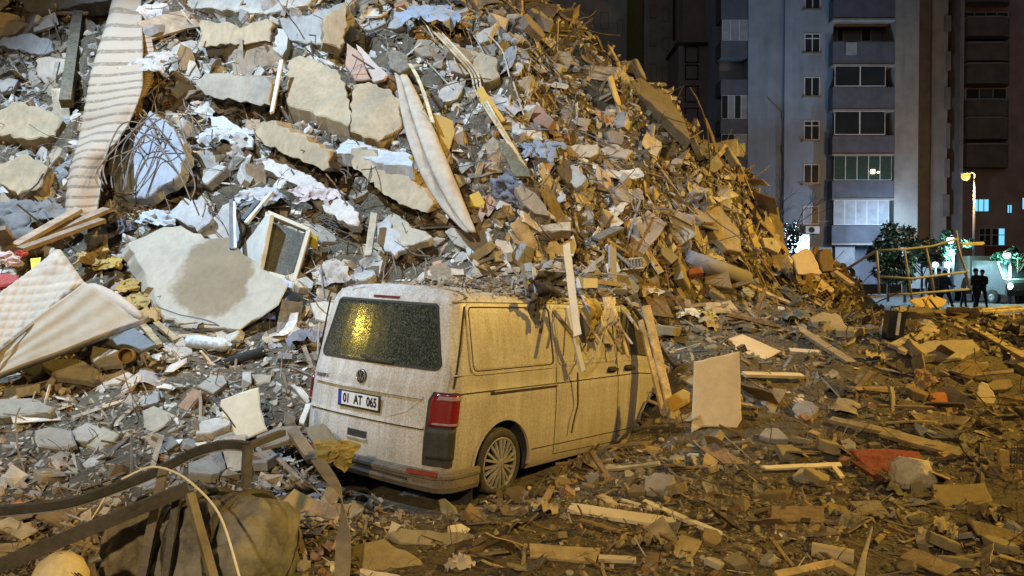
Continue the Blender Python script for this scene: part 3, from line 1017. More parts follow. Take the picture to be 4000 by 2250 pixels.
    def text(body_, size, at, name, mat, parent, width=1.0, ext=.0015, bold=0.0):
        cu = bpy.data.curves.new(name, 'FONT'); cu.body = body_; cu.size = size; cu.extrude = ext; cu.align_x = 'CENTER'; cu.align_y = 'CENTER'; cu.offset = bold
        t_ = bpy.data.objects.new("t", cu); COL.objects.link(t_); bpy.context.view_layer.update()
        me_ = bpy.data.meshes.new_from_object(t_.evaluated_get(bpy.context.evaluated_depsgraph_get())); bpy.data.objects.remove(t_)
        R = Matrix(((0, 0, -1), (-1, 0, 0), (0, 1, 0))).to_4x4()
        me_.transform(Matrix.Translation(at) @ R @ Matrix.Diagonal((width, 1, 1, 1)))
        return link(name, me_, parent, mat)
    for s_, yy in (("01", .155), ("AT", -.005), ("065", -.185)):
        text(s_, .115, pl0 + Vector((-.0142, yy, .003)), "plate_number", M['ink'], pt, .78, bold=.0035)
    # round badge with the interlaced letters, and the model name
    bc = rp_(.105, 1.105, .006)
    bad = MB().lathe([(0, .001), (0, .062), (.010, .062), (.014, .052), (.010, .001)], bc, (-1, 0, .12), 28).build("badge", M['ink'], van)
    mb = MB()
    ring = [bc + Vector((-.013, .057 * math.cos(a), .057 * math.sin(a))) for a in np.linspace(0, 2 * math.pi, 25)]
    mb.tube(ring, .0045, 5, caps=False)
    def st(pts):
        for a, b in zip(pts[:-1], pts[1:]):
            mb.bar(bc + Vector((-.015, -a[0], a[1])), bc + Vector((-.015, -b[0], b[1])), .008, .006, up=(1, 0, 0))
    st([(-.022, .050), (0, .004), (.022, .050)])
    st([(-.046, .030), (-.022, -.046), (0, -.002), (.022, -.046), (.046, .030)])
    mb.build("badge_letters", M['chrome'], bad)
    text("TRANSPORTER", .052, rp_(.655, 1.052, .004), "model_name", plain("badge_grey", (.16, .15, .13), rough=.4, metal=.3, bstr=0), van, .72, .003)
    # ---- tail lights
    for sg in (-1, 1):
        def lp(y, z, off): # wraps from the rear face round the corner
            return (sg * y, z)
        out = [(.955, 1.055), (.80, 1.055), (.745, 1.00), (.735, .46), (.955, .46)]
        hs = MB()
        # black housing wraps the corner
        def wrap(y0, y1, z0, z1, off, mbx, cut=0.0):
            if sg > 0: y0 = max(y0, .905); y1 = max(y1, .93)
            V, F = [], []
            zs = np.linspace(z0, z1, 9); us = np.linspace(0, 1, 11)
            for z in zs:
                yy0 = y0 + (cut * max(0, (z - (z1 - .055)) / .055))
                for u in us:
                    # path: along the rear face from y0 to the corner then forward along the side
                    yc = yside(z) - 0.06
                    s_ = u * ((yc - yy0) + .07)
                    if s_ <= yc - yy0:
                        y = yy0 + s_; p = Vector((xrear(y, z) - off, sg * y, z))
                    else:
                        q = (s_ - (yc - yy0)) / .07
                        a = q * math.pi / 2
                        p = Vector((xrear(yc, z) + .055 * (1 - math.cos(a)) - off * math.cos(a), sg * (yc + .058 * math.sin(a) + off * math.sin(a)), z))
                    V.append(p)
            n = len(us)
            for i in range(len(zs) - 1):
                for k in range(n - 1):
                    a = i * n + k; F.append((a, a + 1, a + n + 1, a + n))
            b = len(V)
            V2 = [p + Vector((.05, -sg * .02, 0)) for p in V]
            ring = [i * n for i in range(len(zs))] + [(len(zs) - 1) * n + k for k in range(1, n)] + [i * n + n - 1 for i in range(len(zs) - 2, -1, -1)] + list(range(n - 2, 0, -1))
            for i in range(len(ring)):
                a, c = ring[i], ring[(i + 1) % len(ring)]; F.append((a, c, b + c, b + a))
            mbx.add(V + V2, F)
        wrap(.715, .95, .44, 1.062, .006, hs, .05)
        tl = hs.build("tail_light", M['blackpl'], van, smooth=False)
        r_ = MB(); wrap(.75, .945, .775, 1.05, .016, r_, .05); r_.build("red_lens", M['redlamp'], tl, smooth=True)
        c_ = MB(); wrap(.80, .88, 1.0, 1.032, .021, c_, .03); c_.build("clear_lens", M['clearlamp'], tl, smooth=True)
        w_ = MB(); wrap(.79, .86, .79, .806, .0205, w_, 0); w_.build("reversing_lens", M['clearlamp'], tl, smooth=True)
        d_ = MB(); wrap(.75, .945, .50, .755, .012, d_, 0); d_.build("dark_lens", M['blackpl'], tl, smooth=True)
    # ---- rear bumper with step, reflectors, corner cladding
    mb = MB(); V, F = [], []
    prof = [(.0, .405), (-.045, .40), (-.058, .37), (-.055, .345), (-.038, .335), (-.042, .27), (-.02, .225), (.05, .22)]
    ypath = [(-.95 + 0.0, .42)] 
    path = [(.47, -.957), (.30, -.962), (.14, -.955), (.07, -.92), (.035, -.85), (.0, -.5), (-.005, 0), (.0, .5), (.035, .85), (.07, .92), (.14, .955), (.30, .962), (.47, .957)]
    for i, (px_, py_) in enumerate(path):
        a0, a1 = path[max(i - 1, 0)], path[min(i + 1, len(path) - 1)]
        d = Vector((a1[0] - a0[0], a1[1] - a0[1])).normalized(); nn = Vector((-d.y, d.x)) 
        for (o_, z) in prof:
            k = .6 if abs(py_) > .9 else 1.0
            V.append((px_ + nn.x * (-o_) * k, py_ + nn.y * (-o_) * k, z))
    m_ = len(prof)
    for i in range(len(path) - 1):
        for j in range(m_ - 1):
            F.append((i * m_ + j, i * m_ + j + 1, (i + 1) * m_ + j + 1, (i + 1) * m_ + j))
    bp = MB().add(V, F).build("rear_bumper", M['greypl'], van, smooth=False, fix=False)
    MB().bar((-.066, -.62, .39), (-.02, -.92, .395), .012, .04).build("reflector", plain("dusty_red_reflector", (.24, .05, .03), rough=.4), bp)
    MB().bar((-.066, .62, .39), (-.02, .92, .395), .012, .04).build("reflector", plain("dusty_red_reflector", (.24, .05, .03), rough=.4), bp)
    MB().bbox((-.046, -.60, .300), (-.038, .60, .318)).build("bumper_groove", M['gap'], bp)
    # ---- wheels
    def wheel(x, sg, flat):
        o = Vector((x, sg * .70, WZ))
        ax = (0, sg, 0)
        prof = [(.0, .20), (0, .30), (.025, .322), (.06, .33), (.16, .33), (.20, .322), (.222, .30), (.226, .27), (.218, .235), (.20, .225), (.14, .20)]
        mbt = MB().lathe([(a, b) for a, b in prof], o, ax, 48)
        # the flat tyre squats on the ground
        V = []
        for v in mbt.V:
            dz = v[2] - WZ
            if flat and dz < -.20:
                k = (-.20 - dz)
                v = (v[0] + (v[0] - x) * k * .7, v[1] + sg * k * .22, WZ - .20 - k * .55)
            V.append(v)
        mbt.V = V
        wh = mbt.build("wheel", M['tyre'], van, smooth=True)
        face = o + Vector((0, sg * .205, 0))
        rm = MB().lathe([(-.06, .001), (-.05, .18), (-.02, .205), (.012, .228), (.018, .236), (.010, .245), (-.02, .242)], face, ax, 48).build("rim_well", M['blackpl'], wh, smooth=True)
        MB().lathe([(.0, .216), (.014, .222), (.020, .234), (.012, .246), (-.01, .246)], face, ax, 48).build("rim_ring", M['rim'], wh, smooth=True)
        for k in range(10):
            a = 2 * math.pi * k / 10 + .2
            mbs = MB()
            for da in (-.075, .075):
                u = Vector((math.cos(a), 0, math.sin(a))); u2 = Vector((math.cos(a + da * 1.9), 0, math.sin(a + da * 1.9)))
                p0 = face + u * .045 + Vector((0, sg * .018, 0)); p1 = face + u2 * .222 + Vector((0, sg * .012, 0))
                mbs.bar(p0, p1, .021, .022, up=(0, 1, 0))
            mbs.build("spoke", M['rim'], wh)
        MB().lathe([(.0, .055), (.022, .052), (.030, .038), (.031, .001)], face, ax, 20).build("hub_cap", M['rim'], wh, smooth=True)
    wheel(WX, -1, True); wheel(WX, 1, True); wheel(3.83, -1, True); wheel(3.83, 1, True)
    # dark liners inside the arches
    for x in (WX, 3.83):
        for sg in (-1, 1):
            V, F = [], []
            for i, a in enumerate(np.linspace(math.radians(-10), math.radians(190), 21)):
                for yy in (.55, .935): V.append((x + .412 * math.cos(a), sg * yy, .355 + .412 * math.sin(a)))
            for i in range(20): F.append((2 * i, 2 * i + 1, 2 * i + 3, 2 * i + 2))
            MB().add(V, F).build("arch_liner", M['blackpl'], van)
    # mud flap behind the rear wheel
    MB().box((.43, -.83, .19), (.014, .22, .26)).build("mud_flap", M['blackpl'], van)
    # windscreen, mirror, headlight at the buried front
    V = [(3.36, .70, 1.84), (3.36, -.70, 1.84), (4.12, -.80, 1.17), (4.12, .80, 1.17)]
    ws = MB(); nn = Vector((.66, 0, .75)) * .012
    ws.prism([Vector(v) for v in V], nn, nn * 2); ws.build("windscreen", M['darkglass'], van)
    for sg in (-1, 1):
        MB().box((4.78, sg * .70, .80), (.10, .26, .16)).build("headlight", M['clearlamp'], van)
        if sg > 0: MB().box((3.80, sg * 1.03, 1.22), (.12, .17, .26)).build("wing_mirror", M['blackpl'], van)
    return van
VAN = build_van()

# ------------------------------------------------------------------ the big pieces one can point at
def V3(n): return Vector(n).normalized()

def on_plane(pix, p0, n):
    out = []
    for (px, py) in pix:
        d = ray(px, py); t = (p0 - CAMP).dot(n) / d.dot(n)
        out.append(CAMP + d * t)
    return out

def anchor(px, py, dy=0.0, Y=None):
    if Y is not None: return P(px, py, Y)
    h = hit(px, py)
    if h is None: h = P(px, py, 17)
    d = ray(px, py)
    return h - d * (dy / d.y)

def rough_poly(pts, n, amp, step):
    out = []
    for a, b in zip(pts, pts[1:] + pts[:1]):
        L = (b - a).length; k = max(1, min(14, int(L / step)))
        s = (b - a).normalized().cross(n)
        for i in range(k):
            p = a + (b - a) * (i / k)
            if i: p = p + s * rnd.uniform(-amp, amp) + (b - a) * rnd.uniform(-.2, .2) / k
            out.append(p)
    return out

def solid(name, pts, n, ext, mat, color, amp=.02, step=.12, bev=.014, parent=None, origin=None):
    """a broken plate: rough outline, chipped front edge, real thickness"""
    p2 = rough_poly(pts, n, amp, step)
    c = sum(pts, Vector()) / len(pts)
    o = origin if origin is not None else c
    k = len(p2)
    V = []
    for p in p2:
        ins = min(bev * rnd.uniform(.6, 1.8), (c - p).length * .3)
        V.append(p + (c - p).normalized() * ins + n * rnd.uniform(-.15, .15) * amp)
    for p in p2: V.append(p + ext.normalized() * min(bev * rnd.uniform(.6, 1.6), ext.length * .4))
    for p in p2: V.append(p + ext + n * rnd.uniform(-.2, .2) * amp)
    F = [tuple(range(k)), tuple(range(3 * k - 1, 2 * k - 1, -1))]
    for i in range(k):
        j = (i + 1) % k
        for b in (0, k): F.append((b + i, b + k + i, b + k + j, b + j))
    me = mesh(name, [v - o for v in V], F)
    bm = bmesh.new(); bm.from_mesh(me)
    bmesh.ops.triangulate(bm, faces=[f for f in bm.faces if len(f.verts) > 4])
    bmesh.ops.recalc_face_normals(bm, faces=bm.faces); bm.to_mesh(me); bm.free()
    ob = link(name, me, parent, M[mat] if isinstance(mat, str) else mat, color)
    if parent is None: ob.location = o
    return ob

def hero(name, label, cat, pix, n, th, col, mat='rubc', dy=.25, Y=None, amp=.02, step=.10, bev=.014, ext=None, group=None, keep=True):
    n = V3(n)
    cx = sum(p[0] for p in pix) / len(pix); cy = sum(p[1] for p in pix) / len(pix)
    pts = on_plane(pix, anchor(cx, cy, dy, Y), n)
    e = Vector(ext) if ext else -n * th
    conc = name in ("concrete_slab", "concrete_beam", "concrete_block")
    if conc: amp, step = .032, .07
    o = solid(name, pts, n, e, mat, col, amp, step, bev)
    if conc:
        # torn reinforcing bars sticking out of the broken rim
        c = sum(pts, Vector()) / len(pts)
        for q in range(rnd.randint(4, 8)):
            i = rnd.randrange(len(pts)); a, b = pts[i], pts[(i + 1) % len(pts)]
            p = a.lerp(b, rnd.uniform(.1, .9)) + e * rnd.uniform(.25, .7) - c
            d = (p.normalized() + Vector((rnd.uniform(-.4, .4), rnd.uniform(-.6, .1), rnd.uniform(-.3, .5)))).normalized()
            L = rnd.uniform(.15, .5); s_ = Vector((rnd.uniform(-1, 1), rnd.uniform(-1, .2), rnd.uniform(-1, .4))) * L * .45
            MB().tube(smooth_path([p - d * .12, p + d * L * .5, p + d * L + s_], 4), .009, 4).build("reinforcing_bar", M['metal'], o, False, (.13, .10, .08))
    if keep:
        xs = [p[0] for p in pix]; ys = [p[1] for p in pix]
        m = 6
        keepout.append((min(xs) + m, min(ys) + m, max(xs) - m, max(ys) - m))
    return tag(o, label, cat, group)

def stick(name, label, cat, a, b, w, h, col, mat='wood', dy=.06, Ya=None, Yb=None, bend=0.0, taper=1.0, group=None):
    """a plank or bar between two photo points"""
    A = anchor(*a, dy, Ya); B = anchor(*b, dy, Yb)
    d = B - A; L = d.length; d.normalize()
    s = d.cross(Vector((0, -.4, .9))).normalized(); u = s.cross(d)
    V, F = [], []
    n = 6
    for i in range(n + 1):
        t = i / n; c = d * (L * t) + u * (bend * math.sin(math.pi * t))
        k = 1 + (taper - 1) * t
        jag = rnd.uniform(-.02, .02) if i in (0, n) else 0
        for (q, r) in ((-1, -1), (1, -1), (1, 1), (-1, 1)):
            V.append(c + s * (q * w / 2 * k) + u * (r * h / 2) + d * (jag * q) + s * rnd.uniform(-.003, .003))
    for i in range(n):
        for c in range(4): F.append((i * 4 + c, i * 4 + (c + 1) % 4, i * 4 + 4 + (c + 1) % 4, i * 4 + 4 + c))
    F += [(0, 1, 2, 3), tuple(n * 4 + c for c in (3, 2, 1, 0))]
    o = MB().add(V, F).build(name, M[mat], None, color=col)
    o.location = A
    for q in range(8):
        t = (q + .5) / 8; x = a[0] + (b[0] - a[0]) * t; y = a[1] + (b[1] - a[1]) * t
        m_ = max(14, abs(b[0] - a[0]) / 16); keepout.append((x - m_ - 12, y - 18, x + m_ + 12, y + 34))
    return tag(o, label, cat, group)

def cable(name, label, cat, pts, r, col, mat='metal', dy=.1, group=None, n=6, Ys=None):
    W_ = [anchor(p[0], p[1], dy, (Ys[i] if Ys else None)) for i, p in enumerate(pts)]
    o0 = W_[0]
    o = MB().tube([p - o0 for p in smooth_path(W_, 6)], r, n).build(name, M[mat], None, True, col)
    o.location = o0
    return tag(o, label, cat, group)

def strip_path(name, cols, mat, color, parent=None, thick=.01, wav=None, uvs=True, smooth=True):
    """cols: list of (left, right) world points down a hanging sheet; lofted as a sheet with thickness"""
    m = 14
    V = []; n = len(cols)
    for i, (a, b) in enumerate(cols):
        for j in range(m + 1):
            t = j / m; p = a.lerp(b, t)
            if wav: p = p + wav(i / (n - 1), t)
            V.append(p)
    back = [v + Vector((0, thick, -thick * .3)) for v in V]
    k = len(V); F = []
    for i in range(n - 1):
        for j in range(m):
            a = i * (m + 1) + j
            F.append((a, a + 1, a + m + 2, a + m + 1)); F.append((k + a, k + a + m + 1, k + a + m + 2, k + a + 1))
    for i in range(n - 1):
        for j in (0, m):
            a = i * (m + 1) + j; F.append((a, a + m + 1, k + a + m + 1, k + a))
    for j in range(m):
        for a in (j, (n - 1) * (m + 1) + j): F.append((a, a + 1, k + a + 1, k + a))
    me = mesh(name, V + back, F, smooth)
    if uvs:
        uv = me.uv_layers.new(name="UVMap")
        cnt = (m + 1)
        for lp in me.loops:
            v = lp.vertex_index % k
            uv.data[lp.index].uv = ((v % cnt) / m, (v // cnt) / (n - 1))
    return link(name, me, parent, mat, color)

GREY, TAN, DK, PALE, BRN = (.32, .30, .27), (.36, .275, .17), (.15, .145, .145), (.50, .46, .39), (.27, .19, .12)

# --- slabs of the collapsed floors on the heap
def stained_slab():
    m = rubble_mat("stained_pale_concrete", 'object', dust=.2, var=.14, bstr=.3, big=3, lump=.1, fine=60, streak=.2)
    nt = m.node_tree; B = nt.nodes["Principled BSDF"]; src = B.inputs["Base Color"].links[0].from_socket
    tc = nt.nodes.new("ShaderNodeTexCoord").outputs["Object"]
    mp = nt.nodes.new("ShaderNodeMapping"); mp.inputs["Scale"].default_value = (1.35, .9, 1.1); mp.inputs["Location"].default_value = (.02, 0, .02); nt.links.new(tc, mp.inputs[0])
    ln = nt.nodes.new("ShaderNodeVectorMath"); ln.operation = 'LENGTH'; nt.links.new(mp.outputs[0], ln.inputs[0])
    d = math2(nt, 'ADD', ln.outputs["Value"], math2(nt, 'MULTIPLY', nz(nt, 2.6, 4, .6, tc), .9))
    nt.links.new(mixc(nt, ramp(nt, d, 1.22, 1.08), src, (.62, .54, .44), 'MULTIPLY'), B.inputs["Base Color"])
    M['slabm'] = m
stained_slab()
F1 = (-.12, -.78, .62)
hero("concrete_slab", "thick square tan slab, higher of the paired blocks on the heap face", "concrete slab",
     [(1128, 235), (1170, 214), (1312, 268), (1348, 335), (1374, 438), (1358, 492), (1122, 402)], F1, .5, TAN, dy=.75, ext=(.03, .55, -.62))
hero("concrete_slab", "thick square tan slab, lower of the paired blocks with a grey underside", "concrete slab",
     [(1376, 330), (1440, 318), (1530, 352), (1562, 395), (1564, 500), (1480, 552), (1368, 512)], (.05, -.8, .6), .4, TAN, dy=.8, ext=(.02, .5, -.42))
hero("concrete_beam", "long fallen beam running down under the paired blocks, streaked side", "concrete beam",
     [(992, 480), (1060, 470), (1288, 590), (1286, 655), (1262, 668), (1000, 545)], (-.3, -.9, .3), .5, TAN, dy=.55, ext=(.1, .5, .05))
hero("concrete_beam", "long fallen beam ending below the tan rolled sheet, blue-grey top", "concrete beam",
     [(1372, 580), (1440, 585), (1600, 690), (1692, 800), (1668, 832), (1560, 800), (1380, 660)], (-.25, -.85, .45), .5, TAN, dy=.55, ext=(.12, .5, .10))
hero("concrete_beam", "short beam with a grey streaked face under the upper ledge of the heap", "concrete beam",
     [(782, 78), (905, 92), (935, 110), (1042, 72), (1062, 85), (1056, 165), (782, 182)], (0, -.95, .25), .5, TAN, dy=.55, ext=(.0, .5, .08))
hero("concrete_beam", "dark streaked beam fragment hanging over a black hollow of the heap", "concrete beam",
     [(762, 318), (800, 285), (1040, 300), (1062, 345), (1055, 412), (980, 405), (800, 372)], (.05, -.9, .4), .4, (.30, .26, .2), dy=.6, ext=(0, .45, .1))
hero("concrete_block", "blue-grey cracked block beside the dark notch near the heap top", "concrete block",
     [(1090, 70), (1210, 58), (1345, 8), (1352, 70), (1300, 190), (1262, 172), (1110, 160)], (-.2, -.9, .3), .45, GREY, dy=.55)
hero("concrete_block", "pale block with a sharp shaded edge next to the cracked block", "concrete block",
     [(1262, 70), (1352, 10), (1360, 100), (1330, 195), (1262, 165)], (.35, -.9, .2), .3, TAN, dy=.75)
hero("concrete_slab", "wide slab edge at the very top of the heap over the short beam", "concrete slab",
     [(640, -30), (1260, -40), (1200, 20), (1040, 55), (800, 30), (660, 40)], (0, -.8, .55), .5, (.44, .4, .34), dy=.6)
hero("concrete_slab", "dark slate slab sticking out at the top left corner of the heap", "concrete slab",
     [(52, -40), (400, -40), (420, 0), (300, 20), (150, 62), (96, 40)], (-.1, -.85, .3), .35, DK, dy=.7)
hero("concrete_slab", "grey tilted plate behind the rebar tangle, its face bare", "concrete slab",
     [(420, 640), (520, 500), (585, 430), (700, 520), (725, 600), (690, 690), (560, 775), (455, 770)], (-.25, -.85, .45), .2, (.30, .32, .36), dy=.5)
hero("concrete_block", "rounded tan boulder of concrete left of the striped carpet, upper", "concrete block",
     [(-30, 440), (60, 395), (190, 430), (245, 470), (215, 530), (120, 545), (-30, 520)], (0, -.9, .4), .5, TAN, dy=.5)
hero("concrete_block", "rounded tan boulder of concrete left of the striped carpet, lower", "concrete block",
     [(-10, 640), (100, 600), (190, 650), (160, 730), (70, 765), (-10, 700)], (.1, -.9, .4), .5, TAN, dy=.5)
hero("concrete_block", "pinkish squared block left of the dark upright post", "concrete block",
     [(138, 235), (170, 222), (255, 228), (262, 320), (200, 335), (142, 300)], (.1, -.95, .2), .35, (.45, .38, .3), dy=.4)
hero("concrete_block", "blue-grey stone-like block at the left edge above the pinkish block", "concrete block",
     [(0, 150), (100, 130), (190, 150), (215, 200), (150, 215), (0, 180)], (0, -.9, .3), .35, (.33, .33, .33), dy=.4)
hero("concrete_chunk", "wedge of orange-tan concrete at the upper left edge of the frame of the heap", "concrete chunk",
     [(-20, 40), (70, 60), (108, 90), (60, 130), (-20, 145)], (.1, -.9, .4), .3, (.42, .32, .2), dy=.4)
hero("leaning_slab", "huge pale slab leaning at the foot of the heap with a darker wet patch", "concrete slab",
     [(502, 948), (640, 885), (705, 880), (800, 930), (905, 925), (940, 975), (1050, 1060), (1132, 1108), (1090, 1190), (985, 1255), (940, 1290), (760, 1282), (650, 1246)], (-.1, -.80, .60), .26, (.38, .335, .26), mat='slabm' if 'slabm' in M else 'rubc', dy=.45, amp=.03, ext=(-.20, .20, -.12))
hero("concrete_slab", "white triangular plate standing behind the leaning slab beside thin dark profiles", "concrete slab",
     [(770, 915), (830, 850), (905, 775), (955, 880), (918, 975), (880, 960)], (.1, -.9, .4), .1, (.42, .41, .39), dy=.35)
hero("concrete_slab", "grey lump slab with a pale ridge above the leaning slab", "concrete slab",
     [(660, 830), (720, 770), (800, 790), (830, 850), (770, 905), (700, 860)], (-.2, -.8, .5), .2, (.38, .37, .36), dy=.4)
hero("concrete_slab", "brown-edged slab lying above the van roof under the tan rolled sheet", "concrete slab",
     [(1500, 850), (1545, 835), (1600, 880), (1690, 925), (1640, 945), (1570, 960), (1500, 905)], (-.2, -.7, .7), .12, (.40, .34, .25), dy=.3)
hero("concrete_slab", "white crumpled plaster slab between the framed pane and the brown-edged slab", "concrete slab",
     [(1470, 870), (1505, 850), (1600, 960), (1540, 1000), (1480, 950)], (-.2, -.8, .6), .08, (.42, .41, .39), dy=.28)
hero("concrete_slab", "wide pale slab with frayed plaster under the beam left of the framed pane", "concrete slab",
     [(1020, 600), (1150, 650), (1300, 740), (1402, 830), (1395, 880), (1320, 860), (1180, 740), (1030, 660)], (-.2, -.75, .6), .15, (.50, .45, .40), dy=.35)
hero("concrete_slab", "blue-white slab face under the lower paired block", "concrete slab",
     [(1290, 600), (1360, 540), (1480, 580), (1600, 600), (1612, 650), (1500, 640), (1380, 600)], (-.1, -.5, .85), .2, (.44, .44, .44), dy=.45)
# --- middle and right flank
hero("concrete_block", "tan block catching light just right of the tan rolled sheet head", "concrete block",
     [(1835, 235), (1880, 200), (1945, 230), (1950, 300), (1890, 320), (1850, 280)], (-.2, -.8, .5), .4, TAN, dy=.4)
hero("concrete_block", "row of squared light stone with a joint on the flank of the heap", "concrete block",
     [(2178, 570), (2335, 560), (2338, 600), (2270, 620), (2180, 605)], (.05, -.9, .3), .3, (.46, .38, .27), dy=.4)
hero("concrete_slab", "curved grey slab edge below the row of squared stone on the flank", "concrete slab",
     [(2168, 650), (2200, 622), (2260, 650), (2290, 700), (2250, 735), (2190, 690)], (-.3, -.8, .5), .15, (.38, .34, .27), dy=.4)
hero("concrete_slab", "pair of tan flagstones side by side right of the row of squared stone", "concrete slab",
     [(2345, 580), (2400, 560), (2475, 590), (2445, 620), (2380, 610)], (0, -.8, .6), .1, (.40, .33, .25), dy=.4)
hero("concrete_slab", "large olive-tan blade of wall standing on edge at the end of the heap", "wall fragment",
     [(2905, 870), (2925, 852), (2965, 930), (2972, 985), (2940, 960)], (.4, -.85, .2), .06, (.50, .38, .16), dy=.3, Y=None)
hero("wall_fragment", "dark standing wall stump at the right end of the heap before the shrub", "wall fragment",
     [(2985, 850), (3040, 805), (3062, 900), (3075, 1010), (2990, 1010)], (.1, -.95, .1), .35, (.22, .17, .11), Y=17.2)
hero("wall_fragment", "long tan slab of wall tilted along the ridge facing the street", "wall fragment",
     [(2440, 320), (2500, 300), (2560, 345), (2600, 350), (2680, 480), (2700, 550), (2640, 500), (2550, 410)], (.25, -.75, .6), .2, (.19, .155, .10), dy=.3)
hero("wall_fragment", "ochre slab leaning at the end of the heap above the grey pipe", "wall fragment",
     [(2760, 830), (2810, 800), (2890, 900), (2900, 985), (2840, 975), (2780, 900)], (.3, -.8, .4), .15, (.36, .28, .15), dy=.4)
hero("clay_pipe", "red-brown clay pipe half on the flank near the curved board", "pipe", [(2040, 380), (2120, 420), (2165, 470), (2140, 500), (2090, 485), (2040, 430)], (-.3, -.8, .5), .15, (.30, .15, .09), dy=.35)
hero("drum_fragment", "pale round drum end embedded in the heap beside the dark board", "drum", [(1998, 490), (2020, 478), (2050, 490), (2058, 510), (2030, 525), (2004, 518)], (0, -.8, .6), .2, (.44, .42, .38), dy=.35, step=.05)
stick("roof_beam", "pale bent strip sticking out along the ridge of the heap", "strip", (2195, 140), (2350, 235), .10, .05, (.5, .45, .36), Ya=15.6, Yb=16.0)
stick("roof_beam", "small forked post poking above the ridge of the heap", "post", (2362, 240), (2398, 175), .07, .05, (.42, .38, .3), Ya=16, Yb=15.9)
stick("roof_beam", "level pale stick on the skyline of the heap below the annex", "strip", (2520, 328), (2600, 330), .10, .05, (.5, .45, .34), Ya=16.5, Yb=16.5)
# --- the dark board with a bundle of strips
hero("dark_board", "dark olive board at the lower end of the strip bundle", "board",
     [(1945, 545), (1985, 560), (2065, 665), (2070, 690), (2010, 690), (1955, 590)], (-.4, -.8, .4), .04, (.12, .10, .05), mat='wood', dy=.5)
for k, (dx, c) in enumerate(((0, (.55, .45, .26)), (13, (.5, .42, .3)), (26, (.58, .5, .36)))):
    cable("strip_of_trim", ("yellowish", "tan", "cream")[k] + " long trim strip in the bundle bending down the heap, " + ("innermost", "middle", "outermost")[k], "trim strip",
          [(1690 + dx, 120), (1770 + dx, 205), (1838 + dx, 285), (1855 + dx, 350), (1900 + dx * .8, 430), (1960 + dx * .5, 520), (2060 + dx * .3, 680)], .022, c, 'wood', dy=.55, n=4)
hero("ochre_board", "narrow ochre panel slotted beside the strip bundle", "panel", [(1865, 340), (1885, 335), (1950, 430), (1975, 470), (1940, 480), (1890, 420)], (.2, -.85, .4), .05, (.42, .28, .06), mat='clean', dy=.45)
hero("ochre_board", "tall ochre panel behind the tan rolled sheet", "panel", [(1690, 440), (1770, 470), (1780, 520), (1745, 620), (1715, 560)], (.3, -.85, .3), .05, (.38, .26, .07), mat='clean', dy=.35)
hero("ochre_board", "yellow ochre panel in the black hollow below the tan rolled sheet", "panel", [(1835, 760), (1870, 745), (1895, 790), (1890, 815), (1835, 805)], (.2, -.9, .3), .05, (.48, .32, .05), mat='clean', dy=.4)
# --- long tan rolled sheet
def long_sheet():
    rt = empty("rolled_sheet", P(1700, 600, 11.5), "long tan rolled sheet with a lengthwise seam bending down the heap to the van", "rolled sheet")
    rows = [(1560, 278, 44), (1585, 340, 66), (1610, 420, 90), (1645, 520, 110), (1690, 640, 112), (1735, 740, 104), (1785, 830, 78), (1840, 908, 34)]
    C = []
    for (x, y, w) in rows:
        C.append((anchor(x, y, .75), w * 12 / FPX))
    C2 = smooth_path([c for c, w in C], 4); ws = np.interp(np.linspace(0, 1, len(C2)), np.linspace(0, 1, len(C)), [w for c, w in C])
    for half in (0, 1):
        V, F = [], []
        m = 9
        for i, p in enumerate(C2):
            for j in range(m + 1):
                a = math.pi * (j / m)
                u = -math.cos(a) * .5
                if half == 0: x = (u * .42 - .30) * ws[i]; zf = math.sin(a) * .22
                else: x = (u * .62 + .19) * ws[i]; zf = math.sin(a) * .30
                V.append(p + Vector((x, -zf * ws[i] + .012 * math.sin(i * 1.3 + j), .0)) - rt.location)
        n = len(C2)
        for i in range(n - 1):
            for j in range(m):
                a = i * (m + 1) + j; F.append((a, a + 1, a + m + 2, a + m + 1))
            F.append((i * (m + 1) + m, i * (m + 1), (i + 1) * (m + 1), (i + 1) * (m + 1) + m))
        F.append(tuple(range(m + 1))); F.append(tuple((n - 1) * (m + 1) + j for j in range(m, -1, -1)))
        MB().add(V, F).build("folded_half", M['cloth'], rt, True, (.40, .325, .24) if half else (.36, .295, .225))
    pts = on_plane([(1512, 205), (1535, 192), (1590, 215), (1602, 262), (1560, 285), (1520, 265)], anchor(1555, 235, .9), V3((-.2, -.85, .4)))
    solid("dark_end", [p for p in pts], V3((-.2, -.85, .4)), Vector((.02, .12, -.05)), 'rub', (.13, .11, .08), parent=rt, origin=rt.location)
long_sheet()
stick("bent_strip", "thin pale strip curving down beside the tan rolled sheet", "strip", (1600, 250), (1690, 480), .05, .02, (.55, .48, .3), dy=.95, bend=.12)
stick("white_pole", "thin white pole leaning on the left side of the paired blocks", "pole", (1100, 238), (1062, 440), .05, .05, (.62, .58, .52), mat='clean', dy=.75)
